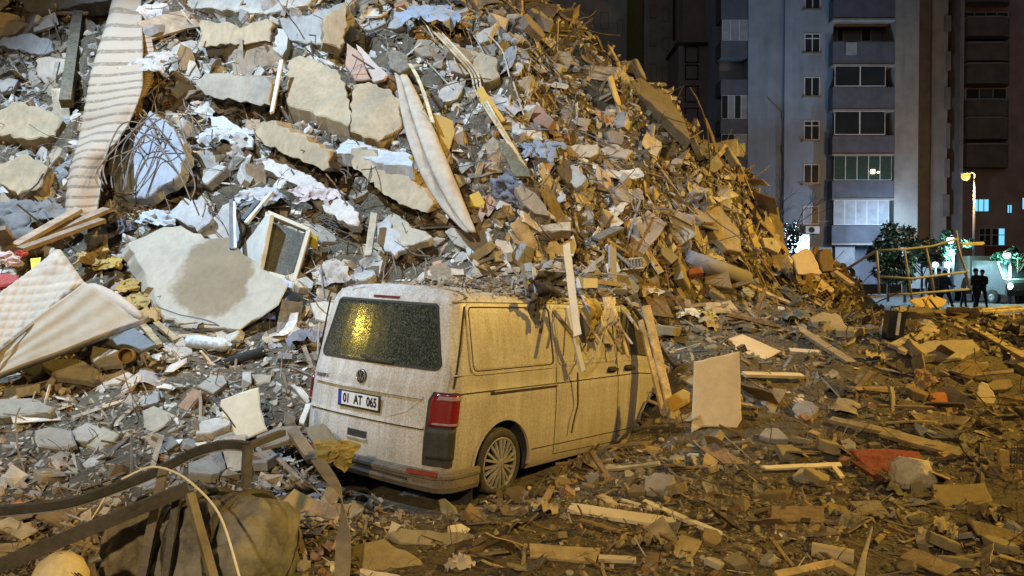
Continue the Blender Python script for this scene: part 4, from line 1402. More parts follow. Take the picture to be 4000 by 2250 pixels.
# --- striped carpet
def carpet():
    m, nt, N, L, B = new_mat("striped_carpet_weave")
    uv = N.new("ShaderNodeUVMap"); sp = N.new("ShaderNodeSeparateXYZ"); L.new(uv.outputs[0], sp.inputs[0])
    geo = N.new("ShaderNodeTexCoord").outputs["Object"]
    w_ = nz(nt, 3.0, 3, .5, geo)
    t = math2(nt, 'ADD', math2(nt, 'MULTIPLY', sp.outputs[1], 24.0), math2(nt, 'MULTIPLY', w_, .22))
    fr = math2(nt, 'FRACT', t, 0.0)
    band = math2(nt, 'MULTIPLY', ramp(nt, fr, .56, .62), ramp(nt, fr, .92, .86))
    broken = ramp(nt, nz(nt, 14, 3, .6, geo), .30, .46)
    band = math2(nt, 'MULTIPLY', band, broken)
    n2 = nz(nt, 30, 4, .7, geo)
    c = mixc(nt, band, (.34, .26, .185), (.17, .12, .075))
    c = mixc(nt, ramp(nt, n2, .4, .7, 0, .4), c, DUST)
    L.new(c, B.inputs["Base Color"]); B.inputs["Roughness"].default_value = .95
    L.new(bump(nt, nz(nt, 120, 3, .6, geo), .4, .01), B.inputs["Normal"])
    M['carpet'] = m
    rt = empty("striped_carpet", P(400, 400, 11.3), "long tan carpet with brown cross stripes hanging down the heap", "carpet")
    rows = [(445, 548, -30), (425, 548, 90), (395, 552, 200), (362, 556, 300), (340, 560, 370), (318, 540, 440), (300, 500, 520), (285, 440, 590), (272, 400, 660), (262, 385, 740), (258, 372, 820), (262, 375, 862)]
    cols = []
    for (a, b, y) in rows:
        c = anchor((a + b) / 2, y, .62); 
        cols.append((P(a, y, c.y), P(b, y - (b - a) * .10, c.y - .05)))
    A_ = smooth_path([c[0] for c in cols], 6); B_ = smooth_path([c[1] for c in cols], 6)
    def wav(v, u):
        k = .009 * math.sin(v * 24 * 2 * math.pi + u * 1.0) + .03 * math.sin(v * 9 + u * 2) + .05 * math.sin(u * 5 + v * 7) + .10 * math.sin(u * math.pi)
        return Vector((0.03 * math.sin(v * 11) * (u - .5), -k, .008 * math.sin(u * 5 + v * 9)))
    o = strip_path("hanging_length", [(a - rt.location, b - rt.location) for a, b in zip(A_, B_)], M['carpet'], None, rt, .02, wav)
    rows = [(548, 575, 90), (556, 600, 200), (556, 598, 280), (552, 590, 340), (548, 560, 390)]
    cols = []
    for (a, b, y) in rows:
        c = anchor((a + b) / 2, y, .42); cols.append((P(a, y, c.y) - rt.location, P(b, y - 8, c.y + .12) - rt.location))
    strip_path("folded_edge", cols, M['carpet'], None, rt, .02, lambda v, u: Vector((0, -.03 * math.sin(u * 3), 0)))
    keepout.append((290, 0, 540, 860))
carpet()
stick("dark_post", "dark olive upright post standing left of the striped carpet", "post", (308, 55), (258, 405), .17, .15, (.10, .085, .055), dy=.55)
# --- rebar tangle over the grey plate
for k in range(8):
    a0 = rnd.uniform(0, 1)
    x0, y0 = 430 + rnd.uniform(-30, 60), 760 - rnd.uniform(0, 60)
    pts = [(x0, y0), (x0 + rnd.uniform(-30, 30), y0 - rnd.uniform(60, 140)), (500 + rnd.uniform(-20, 80), 520 + rnd.uniform(-40, 60)), (600 + rnd.uniform(-20, 60), 500 + rnd.uniform(-60, 60)), (700 + rnd.uniform(-40, 60), 560 + rnd.uniform(-60, 140)), (720 + rnd.uniform(-20, 60), 680 + rnd.uniform(-40, 120))]
    cable("rebar_rod", "looping dark reinforcing rod in the tangle over the grey tilted plate", "rod", pts[:rnd.randint(4, 6)], .011, rnd.choice([(.06, .055, .055), (.14, .10, .07), (.10, .08, .07)]), dy=rnd.uniform(.75, 1.0), group="rods of the rebar tangle", n=5)
for k in range(10):
    x0, y0 = 560 + rnd.uniform(-90, 190), 420 + rnd.uniform(-40, 120)
    cable("rebar_rod", "short rusty rod in the mat of wires above the grey tilted plate", "rod", [(x0, y0), (x0 + rnd.uniform(10, 60), y0 + rnd.uniform(20, 70)), (x0 + rnd.uniform(40, 110), y0 + rnd.uniform(50, 170))], .009, (.20, .14, .09), dy=rnd.uniform(.45, .8), group="rods of the wire mat", n=4)
for k in range(16):
    x0, y0 = 1180 + rnd.uniform(-80, 180), 790 + rnd.uniform(-40, 80)
    cable("rebar_rod", "thin dark wire spilling over the white debris right of the framed pane", "rod", [(x0, y0), (x0 + rnd.uniform(20, 80), y0 + rnd.uniform(-30, 40)), (x0 + rnd.uniform(60, 150), y0 + rnd.uniform(-20, 70))], .008, (.07, .065, .06), dy=rnd.uniform(.3, .5), group="wires over the white debris", n=4)
for k, (x, y, x2, y2) in enumerate(((1890, 120, 1990, 300), (1745, 60, 1900, 230), (1680, 90, 1780, 250), (2095, 700, 2020, 560), (2350, 640, 2480, 830), (1640, 120, 1760, 200), (1560, 30, 1700, 160))):
    cable("loose_cable", ("pale", "grey", "tan", "dark", "brown", "dun", "cream")[k] + " loose cable draped across the flank of the heap", "cable", [(x, y), ((x + x2) / 2 + 20, (y + y2) / 2 - 15), (x2, y2)], .012, [(.5, .45, .35), (.3, .3, .3), (.42, .34, .2), (.06, .06, .06), (.22, .16, .1), (.35, .3, .24), (.55, .5, .4)][k], dy=.4)
# --- framed pane
def framed_pane():
    n = V3((.12, -.93, .33)); p0 = anchor(1120, 960, .55)
    rt = empty("framed_pane", p0, "tilted pale box frame holding a dark greenish dusty pane", "window")
    q = on_plane([(1048, 835), (1208, 902), (1150, 1100), (1008, 1060)], p0, n)
    qi = on_plane([(1058, 862), (1192, 915), (1138, 1085), (1012, 1048)], p0 + n * .004, n)
    mb = MB()
    for i in range(4):
        a, b = q[i], q[(i + 1) % 4]
        mb.bar(a - p0 + n * .0, b - p0 + n * .0, .05, .12, up=n)
    mb.build("frame", M['clean'], rt, color=(.52, .48, .38))
    solid("pane", qi, n, -n * .02, 'paneg', (.05, .06, .055), amp=.001, bev=.002, parent=rt, origin=p0)
    s1 = on_plane([(928, 985), (1040, 838), (1052, 840), (1008, 1062), (950, 1040)], anchor(990, 960, .45), V3((-.75, -.6, .25)))
    solid("side_panel", s1, V3((-.75, -.6, .25)), Vector((.05, .05, 0)), 'clean', (.46, .44, .38), amp=.004, parent=rt, origin=p0)
    s2 = on_plane([(975, 1040), (1010, 1062), (1150, 1102), (1140, 1125), (1080, 1110)], p0 - n * .05, V3((0, -.7, .7)))
    solid("bottom_rail", s2, V3((0, -.7, .7)), Vector((0, .04, -.06)), 'clean', (.34, .37, .42), amp=.004, parent=rt, origin=p0)
M['paneg'] = rubble_mat("greenish_dusty_pane", 'object', dust=.5, rough=.25, bstr=.1, fine=70)
framed_pane()
hero("ochre_board", "small yellow ochre card tucked against the framed pane", "panel", [(1208, 908), (1245, 920), (1240, 975), (1212, 965)], (.3, -.9, .2), .03, (.5, .33, .03), mat='clean', dy=.35)
stick("profile_bar", "dark metal profile standing in front of the white triangular plate, left", "profile", (903, 782), (905, 975), .05, .04, (.12, .12, .13), mat='metal', dy=.6)
stick("profile_bar", "pale metal profile standing in front of the white triangular plate, right", "profile", (915, 790), (920, 970), .035, .03, (.55, .55, .55), mat='metal', dy=.62)
stick("profile_bar", "diagonal pale profile right of the white triangular plate", "profile", (1062, 752), (960, 872), .05, .04, (.5, .5, .52), mat='metal', dy=.55)
stick("profile_bar", "diagonal dark profile above the framed pane", "profile", (1048, 740), (950, 860), .07, .05, (.10, .10, .11), mat='metal', dy=.5)
stick("wood_plank", "upright tan plank right of the framed pane before the white plaster", "plank", (1462, 835), (1438, 1000), .09, .05, (.46, .38, .27), dy=.5)
# --- pale debris bank below the framed pane: bags and dome
def dome():
    c = anchor(1125, 1195, .10)
    o = MB().lathe([(.16, .001), (.155, .07), (.12, .15), (.06, .20), (0, .215), (-.10, .20), (-.12, .17)], c * 0, (.2, -.75, .62), 28).build("black_helmet", M['gloss'], None, True)
    o.location = c
    tag(o, "shiny black dome lying at the edge of the leaning slab", "dome")
    MB().lathe([(-.005, .216), (-.012, .226), (-.03, .226), (-.035, .21)], Vector(), (.2, -.75, .62), 28).build("rim", M['blackpl'], o, True)
M['gloss'] = plain("glossy_black_shell", (.022, .024, .028), rough=.30, spec=.6, noise_amt=.4, nscale=6, bstr=.1)
dome()

def rag(name, label, cat, px, py, size, col, dy=.1, seed=1, flat=.6, mat='cloth', n=30, Y=None):
    r = np.random.default_rng(seed); ph = r.uniform(0, 6.3, 12)
    c = anchor(px, py, dy, Y); s = size * c.y / FPX
    nn = Vector((0, -.55, .83)) if Y is None else Vector((.3, -.9, .2)); nn.normalize()
    a = Vector((1, r.uniform(-.3, .3), r.uniform(-.2, .2))); a = (a - nn * a.dot(nn)).normalized(); b = nn.cross(a)
    V, F = [], []
    for i in range(n + 1):
        for j in range(n + 1):
            u, v = i / n - .5, j / n - .5
            q = Vector((u * 3.0 + ph[0], v * 3.0 + ph[1], ph[2]))
            w_ = mnoise.noise(q * .8) * .9
            z = .34 * (.5 - abs(mnoise.noise(q + Vector((w_, -w_, 0))))) + .16 * (.4 - abs(mnoise.noise(q * 2.3 + Vector((0, w_, 3))))) + .06 * mnoise.noise(q * 6)
            z += .55 * (.25 - u * u - v * v)
            e1, e2 = mnoise.noise(q * 1.6 + Vector((7, 0, 0))), mnoise.noise(q * 1.6 + Vector((0, 9, 0)))
            du = u * (1 - .3 * abs(math.sin(3 * v + ph[4]))) + .14 * e1; dv = flat * (v * (1 - .35 * abs(math.sin(4 * u + ph[5]))) + .14 * e2)
            V.append(a * (du * s) + b * (dv * s) + nn * (z * s * .5))
    for i in range(n):
        for j in range(n):
            k = i * (n + 1) + j; F.append((k, k + n + 1, k + n + 2, k + 1))
    o = MB().add(V, F).build(name, M[mat], None, True, col, fix=False)
    o.location = c
    return tag(o, label, cat)
rag("cloth_rag", "purple cloth beside the shiny black dome", "cloth", 1030, 1235, 110, (.11, .09, .20), seed=3)
rag("plastic_bag", "black plastic bag left of the shiny black dome", "bag", 1015, 1190, 110, (.03, .03, .035), seed=4)
rag("cloth_rag", "crumpled white sheet of cloth on the bank above the framed pane", "cloth", 1015, 770, 210, (.40, .40, .41), seed=5, dy=.4)
rag("cloth_rag", "pinkish patterned quilt spilling under the fallen beam", "quilt", 1240, 770, 230, (.52, .42, .40), seed=6, dy=.35)
rag("plastic_sheet", "bluish plastic sheet over the corner of the leaning slab", "plastic sheet", 620, 860, 220, (.38, .42, .47), seed=7, dy=.4)
rag("cloth_rag", "dark grey drape bunched at the left edge below the striped carpet", "cloth", 80, 860, 330, (.13, .125, .12), seed=8, dy=.4, flat=.9)
rag("cloth_rag", "white drape hanging in folds left of the paired blocks", "cloth", 590, 250, 200, (.40, .36, .33), seed=9, dy=.6, flat=1.2)
rag("cloth_rag", "white crumpled bedding right of the mat of wires", "cloth", 880, 540, 220, (.42, .42, .42), seed=10, dy=.4)
rag("cloth_rag", "slate blue cloth draped on the flank left of the row of squared stone", "cloth", 2110, 590, 190, (.20, .22, .26), seed=12, dy=.35, flat=1)
rag("cloth_rag", "blue-grey cloth sheet near the heap top left of the strip bundle", "cloth", 1690, 70, 260, (.28, .31, .37), seed=13, dy=.4, flat=.8)
hero("terracotta_board", "dull pink panel standing behind the lower paired block", "panel", [(1355, 165), (1405, 200), (1450, 310), (1390, 315), (1350, 260)], (.2, -.9, .3), .06, (.34, .24, .19), mat='clean', dy=.6)
hero("terracotta_board", "pink pleated panel fanning out right of the dull pink panel", "panel", [(1390, 170), (1515, 290), (1500, 310), (1460, 320), (1420, 230)], (.0, -.9, .4), .06, (.42, .33, .27), mat='clean', dy=.6)
hero("white_fascia", "crumpled white fascia below the mat of wires", "fascia", [(820, 455), (870, 450), (990, 540), (985, 575), (900, 560), (830, 500)], (-.2, -.75, .6), .05, (.44, .43, .41), mat='clean', dy=.5)

# --- mattress on its divan
def mattress():
    rt = empty("mattress", P(250, 1180, 8.6), "pinkish quilted mattress folded on a divan base, tilted against the debris", "mattress")
    o = rt.location
    def patch(name, corners, nu, nv, fz_, mat, col, nrm, thick=.03):
        A, B, C, D = corners
        V, F = [], []
        for i in range(nu + 1):
            for j in range(nv + 1):
                u, v = i / nu, j / nv
                p = A * (1 - u) * (1 - v) + B * u * (1 - v) + C * u * v + D * (1 - u) * v
                V.append(p + nrm * fz_(u, v) - o)
        k = len(V)
        V += [v - nrm * thick - nrm * 0 for v in V]
        w = nv + 1
        for i in range(nu):
            for j in range(nv):
                a = i * w + j
                F.append((a, a + w, a + w + 1, a + 1)); F.append((k + a, k + a + 1, k + a + w + 1, k + a + w))
        ring = [i * w for i in range(nu + 1)] + [nu * w + j for j in range(1, w)] + [i * w + nv for i in range(nu - 1, -1, -1)] + [j for j in range(nv - 1, 0, -1)]
        for q in range(len(ring)):
            a, b = ring[q], ring[(q + 1) % len(ring)]; F.append((a, b, k + b, k + a))
        return MB().add(V, F).build(name, M[mat], rt, True, col)
    n = V3((.15, -.72, .68)); p0 = P(180, 1170, 8.35)
    c = on_plane([(-190, 1300), (225, 945), (335, 1105), (-60, 1420)], p0, n)
    def quilt(u, v):
        e = min(u, 1 - u, v * 1.0, 1 - v) ; ed = -.09 * max(0, 1 - e / .09) ** 2
        a, b = u * 9, v * 5
        t = abs(math.sin(math.pi * (a + b))) * abs(math.sin(math.pi * (a - b)))
        return .022 * t ** .6 + ed + .03 * math.sin(u * 5 + v * 3) + .05 * math.exp(-((u - .85) ** 2 + (v - .3) ** 2) / .02)
    patch("quilted_top", c, 90, 54, quilt, 'mattress', (.38, .32, .25), n, .16)
    p1 = p0 + n * -.14; n2 = V3((.25, -.86, .45))
    c2 = on_plane([(-120, 1440), (330, 1100), (548, 1252), (-60, 1480)], P(250, 1250, 8.2), n2)
    patch("side_panel", c2, 40, 30, lambda u, v: .012 * math.sin(v * 22 + u * 4) * (1 - v) + .01 * math.sin(u * 13 + v * 5), 'mattress', (.34, .285, .21), n2, .10)
    c3 = on_plane([(-130, 1478), (548, 1250), (556, 1268), (-130, 1530)], P(250, 1345, 8.24), V3((.1, -.95, -.1)))
    patch("base_rail", c3, 20, 4, lambda u, v: 0, 'rub', (.16, .15, .15), V3((.1, -.95, -.1)), .25)
    ca, cb = c[2] - n * .07, c2[2] + Vector((0, .03, .02))
    pts = [ca.lerp(cb, t) + Vector((0, 0, .03 * math.sin(math.pi * t))) for t in (0, .22, .5, .8, 1)]
    MB().tube([p - o for p in smooth_path(pts, 6)], [.03, .05, .06, .07, .075, .075, .08, .08, .08, .08, .08, .08, .08, .075, .075, .07, .07, .065, .06, .06, .05, .05, .04, .03, .015], 14).build("end_bolster", M['mattress'], rt, True, (.40, .34, .28))
    cable_ = smooth_path([c[2].lerp(c[3], t) + n * .005 for t in (0.02, .3, .6, 1)], 6)
    MB().tube([p - o for p in cable_], .012, 6).build("piping", M['cloth'], rt, True, (.16, .13, .11))
    keepout.append((0, 960, 520, 1440))
M['mattress'] = rubble_mat("stained_mattress_ticking", 'object', dust=.2, var=.16, bstr=.15, rough=.9, fine=14)
mattress()
hero("red_cushion", "dull red cushion at the left edge above the mattress", "cushion", [(-20, 1075), (20, 1065), (72, 1072), (60, 1100), (0, 1118), (-20, 1115)], (0, -.7, .7), .08, (.34, .035, .03), mat='cloth', Y=8.9, step=.05)
rag("cloth_rag", "white and red cloth at the left edge above the dull red cushion", "cloth", 30, 1010, 120, (.55, .40, .38), seed=21, Y=9.2)
rag("cloth_rag", "small bright red cloth at the corner of the timber boards", "cloth", 86, 990, 50, (.45, .04, .03), seed=22, Y=9.1)
hero("yellow_scrap", "small yellow scrap of plastic above the mattress corner", "scrap", [(118, 1010), (160, 1005), (155, 1030), (122, 1055)], (0, -.9, .4), .01, (.75, .60, .06), mat='clean', Y=8.95)
for k, (a, b, w, c) in enumerate((((-20, 1000), (420, 818), .16, (.30, .21, .13)), ((60, 960), (310, 818), .14, (.36, .26, .17)), ((-10, 895), (75, 1000), .18, (.34, .24, .15)), ((80, 975), (400, 860), .12, (.26, .18, .12)))):
    stick("timber_board", ("long brown board reaching across below the striped carpet", "shorter tan board parallel above the long brown board", "steep tan board at the left edge of the board pile", "dark brown board lowest of the board pile above the mattress")[k], "board", a, b, w, .05, c, Ya=9.6 - k * .1, Yb=10.4 - .1 * k)
# --- added rags painted ochre for sodium light in the hollow between mattress and slab
for k, (px, py, s, c) in enumerate(((360, 1010, 150, (.38, .25, .08)), (430, 1030, 120, (.42, .27, .06)), (500, 1120, 120, (.34, .21, .05)), (540, 1175, 130, (.36, .24, .07)), (590, 1230, 110, (.33, .2, .06)))):
    rag("ochre_tinted_rag", "crumpled rag coloured as sodium light between mattress and leaning slab, " + ("highest of its row", "second down", "third down", "fourth down", "lowest of its row")[k], "fabric", px, py, s, c, seed=30 + k, dy=.2, flat=.9)
hero("cardboard_box", "ochre cardboard box piece at the lower end of the hollow beside the mattress", "cardboard", [(555, 1215), (615, 1212), (618, 1250), (560, 1255)], (.2, -.9, .3), .12, (.42, .28, .12), mat='clean', dy=.25)
stick("wood_plank", "ochre batten slanting down from the mattress corner, left of a pair", "plank", (545, 1255), (625, 1350), .07, .04, (.40, .29, .15), dy=.16)
stick("wood_plank", "ochre batten slanting down from the mattress corner, right of a pair", "plank", (610, 1262), (690, 1330), .07, .04, (.38, .27, .14), dy=.16)
hero("flat_screen", "black-framed grey flat screen lying under the mattress edge", "screen", [(405, 1340), (520, 1272), (612, 1345), (535, 1372), (450, 1362)], (.1, -.6, .8), .05, (.13, .14, .145), mat='clean', dy=.16, amp=.003)
# --- slope between mattress and railing
S1 = (0, -.55, .83)
hero("slab_fragment", "hexagonal brown-tan slab lying under the mattress edge", "slab fragment", [(160, 1410), (178, 1396), (300, 1400), (352, 1425), (398, 1462), (360, 1492), (220, 1470), (165, 1428)], S1, .08, (.33, .28, .19), dy=.2)
hero("slab_fragment", "long dark smooth slab at the left edge with a grey cut side", "slab fragment", [(-30, 1560), (120, 1552), (210, 1592), (190, 1612), (-30, 1628)], (0, -.5, .87), .12, (.26, .24, .19), dy=.25)
hero("slab_fragment", "arrowhead tan slab left of the beige torn board", "slab fragment", [(555, 1600), (600, 1582), (690, 1622), (660, 1650), (600, 1700), (560, 1672)], S1, .06, (.37, .31, .22), dy=.15)
hero("slab_fragment", "round-cornered grey-brown slab on the slope, left of a pair", "slab fragment", [(135, 1680), (190, 1664), (280, 1680), (298, 1735), (240, 1752), (145, 1742)], S1, .06, (.32, .28, .22), dy=.15)
hero("slab_fragment", "fan shaped tan slab on the slope, right of a pair", "slab fragment", [(350, 1695), (400, 1662), (478, 1684), (440, 1730), (390, 1762), (332, 1740)], S1, .06, (.35, .30, .21), dy=.15)
hero("torn_board", "cream torn board standing upright beside the van's rear corner", "board", [(862, 1562), (1010, 1512), (1018, 1600), (1045, 1680), (930, 1722), (872, 1710)], (.05, -.88, .45), .02, (.62, .54, .38), mat='clean', dy=.3, amp=.012, step=.06)
hero("brick_box", "orange-brown squared brick box left of the cream torn board", "brick", [(690, 1590), (750, 1515), (795, 1530), (730, 1612)], (-.2, -.7, .7), .14, (.34, .19, .10), dy=.2, amp=.004)
hero("white_scrap", "small bright white triangular scrap on the slope", "scrap", [(658, 1720), (716, 1714), (688, 1748)], (0, -.8, .6), .01, (.85, .85, .85), mat='clean', dy=.1, amp=.002)
hero("cream_scrap", "small cream block right of the bright white scrap", "scrap", [(758, 1728), (810, 1722), (812, 1742), (760, 1748)], (0, -.8, .6), .03, (.7, .6, .42), mat='clean', dy=.1, amp=.002)
hero("slab_fragment", "tan thin slab with a pale cut end below the flat screen", "slab fragment", [(380, 1470), (480, 1440), (520, 1460), (500, 1500), (400, 1510)], (0, -.7, .7), .06, (.46, .38, .28), dy=.2)
hero("slab_fragment", "grey slab wedge over the hexagonal slab's right end", "slab fragment", [(360, 1350), (490, 1372), (480, 1420), (385, 1430), (350, 1395)], (.1, -.6, .8), .08, (.37, .33, .27), dy=.2)
def can():
    c = anchor(500, 1392, .2)
    o = MB().lathe([(0, .001), (0, .085), (.16, .085), (.16, .078), (.02, .074)], Vector(), (.25, -.95, .15), 20).build("tin_can", M['metal'], None, True, (.30, .19, .06)); o.location = c
    tag(o, "open rusty tin can on its side below the flat screen", "can")
    c = anchor(810, 1340, .18)
    o = MB().lathe([(-.26, .02), (-.24, .07), (-.1, .085), (.05, .078), (.2, .085), (.25, .06), (.28, .028), (.31, .026)], Vector(), (.95, -.1, -.1), 18).build("water_bottle", M['foil'], None, True); o.location = c
    tag(o, "clear crumpled plastic bottle lying left of the van", "bottle")
    MB().lathe([(.305, .001), (.305, .032), (.34, .032), (.34, .001)], Vector(), (.95, -.1, -.1), 14).build("cap", M['blackpl'], o)
    c = anchor(950, 1402, .18)
    pts = [anchor(868, 1428, .18) - c, anchor(920, 1405, .2) - c, anchor(1032, 1372, .2) - c]
    o = MB().tube(smooth_path(pts, 5), .055, 14).build("blue_tube", M['gloss'], None, True); o.location = c
    tag(o, "dark glossy blue-grey tube left of the van", "tube")
M['foil'] = plain("clear_crumpled_plastic", (.52, .54, .56), rough=.25, noise_amt=.5, nscale=20, bstr=.5)
can()
# --- van's rear-left corner: slabs and splintered wood heaped on it
hero("slab_fragment", "dark brown flat slab leaning on the van's bumper corner", "slab fragment", [(1190, 1668), (1260, 1650), (1352, 1745), (1300, 1780), (1225, 1760)], (-.2, -.6, .78), .05, (.25, .20, .12), Y=6.75)
hero("slab_fragment", "dark dusty slab propped under the cream torn board", "slab fragment", [(1000, 1700), (1080, 1665), (1185, 1662), (1130, 1720), (1020, 1745)], (0, -.5, .87), .05, (.24, .21, .17), Y=6.9)
stick("wood_plank", "splintered grey plank propped before the van's bumper corner", "plank", (1140, 1680), (1225, 1800), .09, .05, (.27, .23, .18), Ya=6.6, Yb=6.3)
stick("wood_plank", "white slat standing against the van's hidden left flank", "plank", (1205, 1580), (1178, 1655), .05, .02, (.68, .64, .55), mat='clean', Ya=7.3, Yb=7.0)
rag("ochre_tinted_rag", "mossy ochre rag over the van's bumper corner", "fabric", 1310, 1770, 180, (.27, .21, .06), seed=41, Y=6.35, flat=.7)
rag("cloth_rag", "dark blue cloth lying on the ground under the rear bumper", "cloth", 1660, 1922, 190, (.07, .09, .16), seed=42, dy=.05)
hero("cardboard_box", "amber cardboard box lying open in the debris below the tail of the van", "cardboard", [(1100, 1960), (1150, 1905), (1260, 1965), (1220, 2045), (1130, 2020)], (.2, -.75, .6), .10, (.45, .29, .09), mat='clean', dy=.2, amp=.004)
# --- twisted metal strip and flat pieces in front
def twisted():
    pts = [P(1242, 1800, 5.9), P(1290, 1870, 5.6), P(1330, 1930, 5.4), P(1342, 2040, 5.2), P(1340, 2140, 5.05), P(1335, 2290, 4.8)]
    C2 = smooth_path(pts, 6); rt0 = C2[0]
    V, F = [], []
    for i, p in enumerate(C2):
        a = i * .13; w = .05
        d = Vector((math.cos(a), math.sin(a) * .8, 0)); V += [p - d * w - rt0, p + d * w - rt0, p + d * w + Vector((0, .012, .003)) - rt0, p - d * w + Vector((0, .012, .003)) - rt0]
    for i in range(len(C2) - 1):
        for c in range(4): F.append((i * 4 + c, i * 4 + (c + 1) % 4, i * 4 + 4 + (c + 1) % 4, i * 4 + 4 + c))
    F += [(0, 1, 2, 3), tuple(len(V) - 4 + c for c in (3, 2, 1, 0))]
    o = MB().add(V, F).build("metal_strip", M['metal'], None, False, (.19, .165, .14)); o.location = rt0
    tag(o, "twisted upright metal strip in front of the van's bumper", "metal strip")
twisted()
G1 = (0, -.35, .94)
hero("slab_fragment", "long flat tan slab propped over a black gap in front of the van", "slab fragment", [(1515, 2080), (1560, 2060), (1850, 2085), (1862, 2105), (1800, 2135), (1560, 2120)], G1, .05, (.32, .27, .18), dy=.12)
hero("plaster_block", "cream plaster block with a thin wire on the flat tan slab", "block", [(1748, 2052), (1800, 2040), (1838, 2062), (1815, 2094), (1752, 2078)], (.1, -.7, .7), .08, (.66, .57, .36), mat='clean', dy=.18, amp=.006)
hero("half_disc", "olive half disc standing on edge in front of the rear wheel", "disc", [(1712, 1952), (1735, 1945), (1778, 1980), (1800, 2035), (1770, 2040), (1722, 2005)], (-.1, -.9, .4), .04, (.27, .24, .14), dy=.1, amp=.004)
hero("slab_fragment", "big ochre-brown slab lying in the front debris right of the metal strip", "slab fragment", [(1380, 2130), (1500, 2100), (1640, 2180), (1700, 2250), (1480, 2290), (1360, 2200)], G1, .06, (.33, .26, .13), dy=.08)
hero("cream_scrap", "cream paper-like piece folded at the left end of the flat tan slab", "scrap", [(1530, 2035), (1565, 2050), (1520, 2110), (1508, 2108)], (-.2, -.8, .5), .01, (.64, .54, .36), mat='clean', dy=.12)
stick("white_batten", "bright cream batten across the bottom of the frame below the ochre-brown slab", "batten", (1395, 2235), (1560, 2262), .05, .02, (.75, .66, .5), mat='clean', dy=.05)
# --- planks on the ground, right foreground
stick("white_plank", "wide cream plank with chipped paint lying beside a thin white one", "plank", (2225, 1985), (2640, 2048), .11, .035, (.72, .60, .40), mat='clean', dy=.10)
stick("white_plank", "thin straight white plank crossing right of the wide cream plank", "plank", (2515, 1960), (2812, 2085), .045, .03, (.78, .70, .50), mat='clean', dy=.10)
stick("white_plank", "short cream slat behind the wide cream plank, upper", "plank", (2425, 1952), (2545, 1988), .035, .02, (.66, .55, .38), mat='clean', dy=.08)
stick("white_plank", "short white slat behind the wide cream plank, lower", "plank", (2420, 1972), (2510, 1994), .03, .02, (.7, .6, .44), mat='clean', dy=.07)
stick("chipboard_strip", "ochre chipboard strip lying below the wide cream plank", "plank", (2070, 2155), (2335, 2175), .13, .03, (.48, .36, .17), dy=.08)
stick("white_batten", "cream batten right end of the ochre chipboard strip", "batten", (2340, 2180), (2485, 2188), .04, .03, (.6, .5, .33), mat='clean', dy=.07)
stick("white_batten", "cream bent strip lying before the red panel", "batten", (2985, 1828), (3285, 1815), .055, .02, (.75, .64, .42), mat='clean', dy=.12)
stick("white_batten", "short cream leg turned down at the end of the cream bent strip", "batten", (3255, 1820), (3290, 1865), .05, .02, (.75, .64, .42), mat='clean', dy=.12)
stick("white_batten", "thin cream stick lying level left of the red panel", "batten", (2690, 1776), (2730, 1778), .03, .02, (.7, .62, .44), mat='clean', dy=.1)
def shard():
    n = V3((-.2, -.95, .1))
    hero("wood_shard", "sharp pale wooden shard standing upright at the bottom right", "shard", [(3335, 2290), (3345, 2240), (3405, 2056), (3412, 2058), (3385, 2180), (3375, 2290)], (-.2, -.95, .12), .015, (.66, .54, .26), mat='wood', Y=4.85, amp=.002)
shard()
stick("wood_plank", "ochre bent board along the bottom edge left of the wooden shard", "plank", (3030, 2255), (3260, 2205), .06, .05, (.45, .34, .16), dy=.08)
stick("wood_plank", "ochre bent board sloping to the foot of the wooden shard", "plank", (3255, 2205), (3345, 2255), .06, .05, (.45, .34, .16), dy=.08)
def tube2():
    A, B = anchor(3172, 2148, .1), anchor(3335, 2178, .1)
    o = MB().tube([Vector(), (B - A) * .5, B - A], .055, 16, caps=False)
    o.tube([(B - A), (B - A) * .03], .046, 16, caps=False)
    o = o.build("cardboard_tube", M['clean'], None, True, (.47, .36, .21)); o.location = A
    tag(o, "hollow tan cardboard tube left of the wooden shard", "tube")
tube2()
def panel2():
    n = V3((.05, -.55, .84)); p0 = anchor(3115, 2045, .12)
    rt = empty("double_board", p0, "dark brown double wooden panel lying flat at the bottom right", "panel")
    for k, q in enumerate(([(3010, 1972), (3218, 1975), (3222, 2042), (3012, 2036)], [(3012, 2042), (3222, 2048), (3226, 2122), (3016, 2112)])):
        solid("board", on_plane(q, p0, n), n, -n * .03, 'wood', (.22, .15, .07), amp=.003, bev=.006, parent=rt, origin=p0)
panel2()
